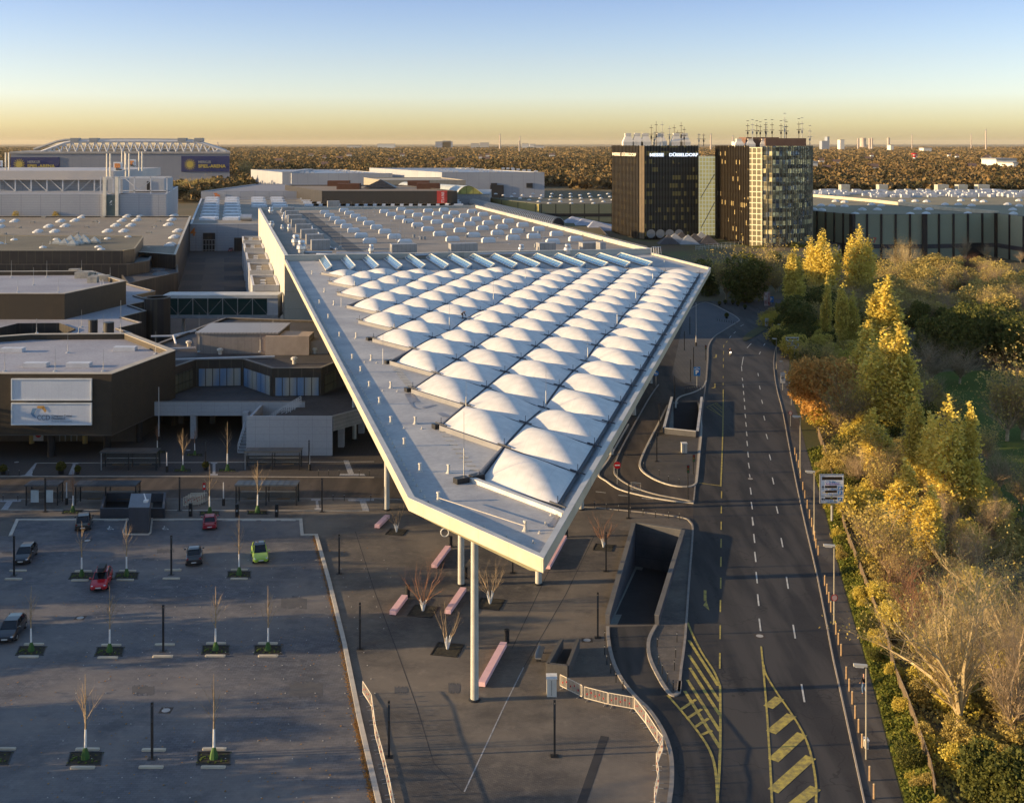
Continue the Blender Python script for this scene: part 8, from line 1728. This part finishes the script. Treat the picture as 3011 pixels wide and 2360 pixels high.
# the reddish lit hedge in front of the hall and the shaded brown thicket
def where(p, hh):
    f = (p.x / p.y * FPX + CX) / 3011
    a = 'far left' if f < .72 else 'left' if f < .79 else 'left of centre' if f < .84 else 'right of centre' if f < .89 else 'right' if f < .95 else 'far right'
    return ', %s, %s part, %s' % ('low' if hh < 6.6 else 'tall', a, 'front' if p.y < 300 else 'middle' if p.y < 345 else 'back')
def scatter(protos, n, x0, x1, y0, y1, hmin, hmax, label, group, seed, c='L', keep=lambda p: True, sx=1.0, hs=None):
    r = random.Random(seed); k = 0
    while k < n:
        p = P(c, r.uniform(x0, x1), r.uniform(y0, y1))
        if not keep(p): k += .2; continue
        i = r.randrange(len(protos)); pr, h0 = protos[i]; s = r.uniform(hmin, hmax) / h0; place(pr, USED, (p.x, p.y, 0), r.uniform(0, 6.28), label + where(p, s * h0), (s * sx, s * sx, s), group); k += 1
scatter([(brs[2], 10), (sh[0], 4)], 30, 1000, 1440, 292, 335, 4.5, 6.5, 'reddish hedge tree in the sunlit row', 'hedge trees before the panelled hall', 71, sx=1.5)
scatter([(brs[0], 10), (brs[1], 10), (sh[0], 4)], 95, 500, 1640, 345, 640, 5, 8.5, 'bare brown tree in the shaded thicket', 'thicket behind the poplars', 72, sx=1.3)
scatter([(grn2, 11), (brs[1], 10)], 16, 260, 640, 480, 700, 6, 9, 'dark tree under the far poplars', 'dark trees under the far poplars', 73, sx=1.2)
# fence line and what grows each side
fl = [P('M', 800, 1720), P('M', 775, 1592), P('M', 690, 1340), P('M', 650, 1230), P('M', 590, 1085), P('M', 545, 900), P('M', 470, 700), P('M', 402, 512), P('M', 335, 340), P('L', 482, 1500), P('L', 450, 1390), P('L', 412, 1270)]
def fence_x(z):
    for a, d in zip(fl[:-1], fl[1:]):
        if a.y <= z <= d.y: return a.x + (d.x - a.x) * (z - a.y) / (d.y - a.y)
    return fl[0].x - (fl[0].y - z) * .15 if z < fl[0].y else fl[-1].x + (z - fl[-1].y) * .12
ft = thing('wooden_fence', 'weathered brown board fence behind the green verge', 'fence', tuple(fl[5]))
b = MB(); pb = MB()
for a, d in zip(fl[:-1], fl[1:]):
    v = d - a; n = max(1, int(v.length / .42))
    for k in range(n):
        p, q = a + v * (k / n), a + v * ((k + .8) / n); b.obox(p, q, .03, .1, 1.4 + .06 * (k % 2))
    for z in (.4, 1.4): pb.obox(a, d, .06, z, z + .1, -.05)
b.build('boards', M('weathered boards', (.17, .125, .08), .9, (.11, .08, .05), .7), ft); pb.build('rail', m_bark, ft)
LAWN = [P('L', 940, 1010), P('L', 1000, 905), P('L', 1300, 880), P('L', 1900, 900), P('L', 1950, 1750), P('L', 1420, 1750), P('L', 1380, 1300)]
structure(MB().hpoly([tuple(p[:2]) for p in LAWN], .02).build('lawn', M('dark green lawn', (.07, .10, .022), .95, (.09, .11, .028), .3, fine=.35, spec=.05)))  # lawn in one dark green, slightly mottled
inlawn = lambda p: (p.x > P('L', 960, 1010).x and 150 < p.y < 214)
def belt(z0, z1, n, protos, hmin, hmax, label, seed, w0=1.2, w1=14, sx=1.1):
    r = random.Random(seed)
    for k in range(n):
        z = r.uniform(z0, z1); x = fence_x(z) + w0 + (w1 - w0) * r.random() ** 1.3
        if inlawn(Vector((x, z, 0))) or x > z * .48: continue
        pr, h0 = protos[r.randrange(len(protos))]; s = r.uniform(hmin, hmax) / h0; ad = {sh[0].name: 'brown', sh[1].name: 'yellow', sh[2].name: 'dark green', sh[3].name: 'olive'}.get(pr.name, 'bare'); hh = s * h0
        size = 'low' if hh < (hmin + hmax) / 2 else 'high'; side = 'by the fence' if x - fence_x(z) < w0 + (w1 - w0) * .3 else 'deep in the thicket' if x - fence_x(z) > w0 + (w1 - w0) * .65 else 'in mid thicket'
        mark = next((m for zz, m in ((88, 'level with the bottom striped hatching'), (97, 'level with the walking person'), (108, 'just past the walking person'), (120, 'level with the lamp with round sign'), (134, 'below the big direction sign'), (148, 'level with the big direction sign'), (165, 'just past the big direction sign'), (185, 'right of the fourth lamp'), (205, 'around the orange tree'), (235, 'behind the orange tree'), (265, 'near the farther direction sign')) if z < zz), 'near the road bend')
        place(pr, USED, (x, z, 0), r.uniform(0, 6.28), '%s %s %s %s, %s' % (size, ad, 'tree' if ad == 'bare' else 'bush', side, mark), (s * sx, s * sx, s), 'bushes of the thicket')
belt(78, 130, 62, [(sh[0], 4), (sh[1], 4), (sh[0], 4), (sh[3], 4)], 1.6, 3.4, 'brown and yellow bush in the tangled thicket behind the board fence', 81, 1.2, 12)
belt(79, 165, 44, [(sh[0], 4), (sh[1], 4), (sh[2], 4), (sh[3], 4)], .9, 1.9, 'low', 86, -1.3, .9, 1.0)
belt(125, 200, 90, [(sh[0], 4), (sh[1], 4), (sh[0], 4), (sh[3], 4), (sh[2], 4)], 2.2, 4.4, 'bush in the thicket between the fence and the poplars', 82, 1.5, 20)
belt(195, 300, 60, [(sh[0], 4), (sh[1], 4), (sh[2], 4), (sh[3], 4)], 3, 5.5, 'bush beside the road below the far poplars', 83, 3, 24)
belt(100, 240, 34, [(brs[1], 10), (brs[0], 10)], 4.5, 7.5, 'bare brown tree among the thicket bushes', 84, 3, 24, 1.0)
# verge with low green cover: nobody could count these plants
g = np.random.default_rng(5); n = 30000; Z = 1 / g.uniform(1 / 172., 1 / 79., n); lo = np.interp(Z, [p.y for p in wr], [p.x for p in wr]); hi = np.array([fence_x(z) for z in Z]); u = g.random(n); X = lo + .15 + (hi - lo - .1) * u
hgt = (.25 + .5 * u + .35 * np.sin(Z * 1.7) * np.cos(X * 1.3 + Z * .6)) * g.random(n) ** .5
U, V = rand_axes(g, n, g.uniform(.05, .12, n)); me = quads_mesh('verge_plants', np.stack([X, Z, np.maximum(hgt, .05)], 1), U, V, L_hedge); o = bpy.data.objects.new('verge_plants', me); COL.objects.link(o); o['kind'] = 'stuff'; tag(o, 'low green ground cover on the verge between pavement and board fence', 'ground cover')
structure(MB().hpoly([tuple(p[:2]) for p in wr] + [tuple(p[:2]) for p in fl[::-1] if p.y < wr[-1].y], .03).build('verge', M('verge soil', (.06, .07, .02), .95, (.09, .08, .03), 1.5)))
# leaf litter under the thicket
n = 26000; Z = 1 / g.uniform(1 / 230., 1 / 78., n); X = np.array([fence_x(z) for z in Z]) + g.random(n) * 22; U, V = rand_axes(g, n, g.uniform(.07, .16, n)); me = quads_mesh('leaf_litter', np.stack([X, Z, g.random(n) * .5 + .03], 1), U, V, L_brown); o = bpy.data.objects.new('leaf_litter', me); COL.objects.link(o); o['kind'] = 'stuff'; tag(o, 'brown leaf litter and brambles under the thicket', 'leaf litter')
# dark trees at the bend, in front of the podium, and the median island
for k, (x, yb, yt_) in enumerate(((1510, 628, 548), (1545, 640, 540), (1580, 642, 532), (1622, 640, 530), (1600, 625, 545), (1655, 620, 560), (1700, 600, 545), (1480, 600, 550))): putL((grn, brs[1])[k % 2], 'D', x, yb, yt_, 'dark tree in the shaded group before the tower podium, %s one planted' % ORD[k].replace('nearest', 'first'), (13.0, 10.0)[k % 2], 1.0)
scatter([(brs[0], 10), (brs[1], 10), (grn2, 11)], 26, 1500, 1720, 560, 628, 5, 9, 'dark bare tree at the foot of the tower podium', 'trees at the tower podium', 74, 'D', lambda p: p.y > 318, 1.1)
putL(sh[1], 'E', 90, 1080, 925, 'tree with yellow crown before the podium under the right tower', 4.0, .7)
structure(MB().hpoly(smooth_pts([P('J', 988, 290), P('J', 1020, 285), P('J', 1120, 225), P('J', 1160, 200), P('J', 1120, 196), P('J', 1060, 215), P('J', 1000, 255), P('J', 985, 280), P('J', 988, 290)], 3)[:-1], .12).build('median', M('median grass', (.10, .09, .035), .95, (.07, .07, .03), .8)))
for k, (c, x, y) in enumerate((('B', 50, 230), ('A', 1565, 590), ('A', 1720, 575), ('A', 1500, 600), ('A', 1650, 580), ('A', 2080, 430))): putL(brs[1], c, x, y, y - (150 if c == 'A' and x > 1490 else 110), 'brown bare tree beside the arena and the striped hall, %s in that group' % ORD[k].replace('nearest', 'first'), 10, 1.3)
for x, y, yt_ in ((1010, 575, 480), (980, 560, 500)): putL(brs[1], 'C', x, y, yt_, 'bare brown tree left of the office tower%s' % (', in front' if y > 570 else ', behind'), 10, 1.2)
# clumps on hall five roof edge, small reddish growth
for x, y, w_ in ((600, 725, 'golden'), (470, 728, 'reddish'), (130, 732, 'reddish, leftmost')):
    p = P('A', x, y, 12.6); place(sh[1] if x == 600 else sh[0], USED, (p.x, p.y, 10.5), 0, 'small %s tree top showing over the tan hall roof' % w_, (1.2, .8, 1.6 if x == 600 else 1.1))
# trees standing left of the frame: they throw the long bands of shade over the parking lot
r = random.Random(90)
for k in range(22):
    z = 66 + k * 4.9 + r.uniform(-1.5, 1.5); x = -(.46 * z + r.uniform(14, 30))
    if k in (2, 6, 9, 12, 15, 18): continue
    place((grn2, brs[1], grn2, grn)[k % 4], USED, (x, z, 0), r.uniform(0, 6), 'tree of the row left of the parking lot, ' + (ORD[k] if k and k < 20 else 'first' if not k else 'last') + ' from the near end', r.uniform(.6, 1.2), 'trees left of the parking lot')
# ---- the woods out to the horizon
def woods(name, zmin, zmax, n, csize, q, label, seed, keep, mat, hmul=1.0, spread=.47):
    g = np.random.default_rng(seed); Z = 1 / g.uniform(1 / zmax, 1 / zmin, n); Z = np.where(g.random(n) < .35, g.uniform(zmin, zmax, n), Z); X = g.uniform(-spread, spread, n) * Z
    m = keep(X, Z) & (np.sin(X * .006 + Z * .011) * np.cos(Z * .004 - X * .009) > -.82); X, Z = X[m], Z[m]; n = len(X); cs = csize * g.uniform(.7, 1.35, n) * (1 + Z / 6000 * .8)
    hh = np.maximum(7, 13 + 2.5 * np.sin(X * .013) * np.cos(Z * .007) + g.normal(size=n) * 1.6) * hmul
    base = np.stack([X, Z, hh - cs * .55], 1); v = g.normal(size=(n, q, 3)); v /= np.linalg.norm(v, axis=2)[:, :, None]; v[:, :, 2] = np.abs(v[:, :, 2]) * .9 - .35
    C = (base[:, None] + v * cs[:, None, None] * .55 * g.uniform(.7, 1.1, (n, q, 1))); C[..., 2] = np.maximum(C[..., 2], .6); C = C.reshape(-1, 3)
    U, V = rand_axes(g, len(C), np.repeat(cs, q) * g.uniform(.10, .19, len(C)), .3); me = quads_mesh(name, C.astype(np.float32), U, V, mat); o = bpy.data.objects.new(name, me); COL.objects.link(o); o['kind'] = 'stuff'; tag(o, label, 'woods'); return o
def wmat(name, sc=.004):
    m, t, b = newmat(name); v = pos(t); g_ = N(t, 'ShaderNodeNewGeometry'); wn = N(t, 'ShaderNodeTexVoronoi'); wn.inputs['Scale'].default_value = .085; t.links.new(v, wn.inputs['Vector'])
    rp = N(t, 'ShaderNodeValToRGB'); e = rp.color_ramp.elements; e[0].color = (.036, .036, .016, 1); e[1].color = (.27, .175, .070, 1)
    for p_, c_ in ((.25, (.075, .062, .026, 1)), (.5, (.135, .090, .040, 1)), (.75, (.18, .12, .05, 1))): x = e.new(p_); x.color = c_
    s = N(t, 'ShaderNodeSeparateColor'); t.links.new(wn.outputs['Color'], s.inputs[0]); f = math_n(t, 'ADD', math_n(t, 'MULTIPLY', s.outputs[0], .85), math_n(t, 'MULTIPLY', g_.outputs['Random Per Island'], .12)); t.links.new(f, rp.inputs[0])
    t.links.new(rp.outputs[0], b.inputs['Base Color']); b.inputs['Roughness'].default_value = .9; b.inputs['Specular IOR Level'].default_value = .1; return m
m_woods = wmat('woods')
axr = XZ('A', 1925, 1250)
def keep1(X, Z):
    k = Z > 1180 + 40 * np.sin(X * .02); k &= ~((X < axr + 12) & (Z < 1450)); k |= (X > 150) & (Z > 1020); k |= (X > -285) & (X < -240) & (Z > 880) & (Z < 1180); k |= (X > -70) & (X < 40) & (Z > 880) & (Z < 925) & False
    k |= (X > 60) & (Z > 1130)
    k &= ~((X > -330) & (X < -210) & (Z > 1500) & (Z < 1680)); return k
woods('woodland', 880, 2600, 40000, 8.5, 14, 'brown autumn woodland beyond the fair grounds', 101, keep1, m_woods)
woods('woodland', 2400, 11000, 26000, 26, 9, 'hazy woodland stretching to the horizon', 102, lambda X, Z: Z > 2400, m_woods, 1.0)
structure(MB().hpoly([(-330, 1500), (-205, 1500), (-215, 1680), (-340, 1680)], .3).build('meadow', M('bright meadow', (.13, .20, .04), .95)))
# ---- distant skyline
def far_box(name, label, c, x0, x1, ytop, Z, d, m, cat='building', group='distant works and blocks', z0=0):
    X0, X1 = XZ(c, x0, Z), XZ(c, x1, Z); h = HT(c, ytop, Z); t = thing(name, label, cat, ((X0 + X1) / 2, Z, z0), group); MB().box(X0, X1, Z, Z + d, z0, h).build('wall', m, t); MB().box(X0 - 1, X1 + 1, Z - 1, Z + d + 1, h, h + 2).build('roof', m_grey, t); return t
m_hz = M('distant pale block', (.50, .47, .42), .8); m_hz2 = M('distant blue grey block', (.28, .32, .38), .8); m_hz3 = M('distant white', (.70, .66, .58), .8)
rr2 = random.Random(17)
for c, x0, x1, y, Z, m, lb in (('C', 2, 55, 76, 9500, m_hz2, 'wide blue grey works block on the horizon left of the thin chimney'), ('C', 185, 235, 92, 9500, m_hz, 'low pale works left of the horizon chimney'), ('C', 240, 300, 88, 9500, m_hz, 'pale works just left of the horizon chimney'), ('C', 510, 555, 94, 9000, m_hz3, 'white block on the horizon right of the curved chimney'), ('C', 560, 600, 97, 9200, m_hz3, 'low white block on the horizon centre'), ('E', 583, 625, 95, 7000, m_hz2, 'dark works at the foot of the cooling towers'), ('E', 625, 642, 62, 7000, m_hz2, 'narrow dark boiler house left of the cooling towers'), ('E', 727, 760, 85, 6800, m_hz3, 'white block left of the cooling towers'), ('E', 1125, 1150, 128, 6400, m_hz3, 'small white block above the woods at the right'), ('E', 1385, 1450, 150, 5600, m_hz3, 'flat white building in the woods at the right'), ('E', 1960, 2120, 240, 1900, m_hz3, 'white low building among trees near the right edge'), ('E', 495, 550, 265, 1700, m_hz3, 'cream house right behind the office tower'), ('E', 2095, 2130, 270, 1800, m_hz3, 'small cream house near the right edge'),
                        ('S', 1110, 1160, 424, 9300, m_hz3, 'long cream block on the horizon above the hall'), ('S', 1280, 1330, 417, 9500, m_hz2, 'blue grey block on the horizon above the hall'), ('S', 1020, 1060, 428, 9200, m_hz, 'pale block far left on the horizon'), ('S', 1570, 1600, 428, 9000, m_hz, 'pale block far beyond the woods, centre right'), ('C', 1870, 1900, 80, 5200, m_hz3, 'white tank block on the horizon between the towers')):
    far_box('distant_building', lb, c, x0, x1, y, Z, 60, m)
for k in range(34):
    Z = rr2.uniform(1500, 3400); x = rr2.uniform(700, 3000); X = (x - CX) * Z / FPX; s = rr2.uniform(4, 8)
    t = thing('distant_house', 'small house with steep roof half hidden in the distant woods', 'house', (X, Z, 0), 'houses in the distant woods'); MB().box(X - s, X + s, Z, Z + 10, 0, 11.5).build('wall', m_hz3, t)
    b = MB(); b.quad((X - s - .5, Z - .5, 12.5), (X + s + .5, Z - .5, 12.5), (X + s + .5, Z + 5, 17), (X - s - .5, Z + 5, 17)).quad((X - s - .5, Z + 10.5, 12.5), (X - s - .5, Z + 5, 17), (X + s + .5, Z + 5, 17), (X + s + .5, Z + 10.5, 12.5)); b.build('roof', M('tile roof', (.16, .10, .08), .8) if k == 0 else bpy.data.materials['tile roof'], t)
m_ct = M('cooling tower concrete', (.48, .40, .34), .85)
for x, w_, y, Z, lb in ((908, 58, 70, 10000, 'widest of the cooling towers on the right horizon'), (960, 22, 72, 7800, 'narrow cooling tower in the middle'), (978, 20, 70, 7700, 'narrow cooling tower on the right of the trio'), (868, 14, 74, 7600, 'slim cooling tower left of the widest'), (1108, 26, 68, 7800, 'single cooling tower standing apart on the right horizon')):
    X = XZ('E', x, Z); h = HT('E', y, Z); w2 = w_ * .372 * Z / FPX / 2; t = thing('cooling_tower', lb, 'cooling tower', (X, Z, 0), 'cooling towers on the horizon'); MB().lathe((X, Z, 0), [(w2, 0), (w2 * .84, h * .35), (w2 * .76, h * .68), (w2 * .80, h * .86), (w2 * .85, h)], 16).build('shell', m_ct, t, smooth=False)
for c, x, y, Z, r_, lb in (('C', 370, 30, 7000, 4, 'tall slender chimney on the horizon above the hall'), ('C', 498, 45, 6500, 3, 'chimney with bent plume on the horizon'), ('C', 1722, 28, 6500, 4, 'chimney between the two office towers'), ('C', 1862, 40, 6500, 4, 'smoking chimney between the two office towers'), ('E', 1294, 35, 8000, 3, 'thin mast on the far right horizon, left'), ('E', 1762, 35, 8000, 3, 'thin mast on the far right horizon, middle'), ('E', 1878, 0, 7000, 4, 'tallest thin chimney on the far right horizon'), ('S', 1527, 415, 5200, 2.5, 'thin mast on the horizon over the hall'), ('A', 1822, 108, 5200, 3, 'thin mast on the horizon right of the arena')):
    X = XZ(c, x, Z); h = HT(c, y, Z); t = thing('chimney', lb, 'chimney', (X, Z, 0), 'chimneys on the horizon'); MB().tube((X, Z, 0), (X, Z, h), r_ * 1.3, r_ * .8, 8).build('shaft', m_ct, t); MB().tube((X, Z, h * .93), (X, Z, h), r_ * .95, r_ * .9, 8).build('top_band', m_grey, t)
p = Vector((XZ('E', 1313, 2300), 2300, 0)); t = thing('water_tower', 'red and white striped mast tower in the woods', 'tower', tuple(p)); h = HT('E', 190, 2300); b = MB()
for k in range(6): MB().tube((p.x, p.y, h * k / 6), (p.x, p.y, h * (k + 1) / 6), 3, 3, 8).build('shaft_band', m_red if k % 2 == 0 else m_white, t)
MB().tube((p.x, p.y, h * .9), (p.x, p.y, h), 6, 6, 8).build('platform', m_red, t)
# ---- hazy evening air over everything
hz = newmat('evening haze')[0]; t_ = hz.node_tree; t_.nodes.remove(t_.nodes['Principled BSDF']); pv = t_.nodes.new('ShaderNodeVolumePrincipled')
pv.inputs['Color'].default_value = (.90, .80, .62, 1); pv.inputs['Density'].default_value = .000016; pv.inputs['Anisotropy'].default_value = .1; t_.links.new(pv.outputs[0], t_.nodes['Material Output'].inputs['Volume'])
o = MB().box(-far - 40, far + 40, -400, far + 40, -6.0, 135.0).build('haze', hz); o['kind'] = 'stuff'; tag(o, 'thin golden evening haze over the whole plain', 'haze')
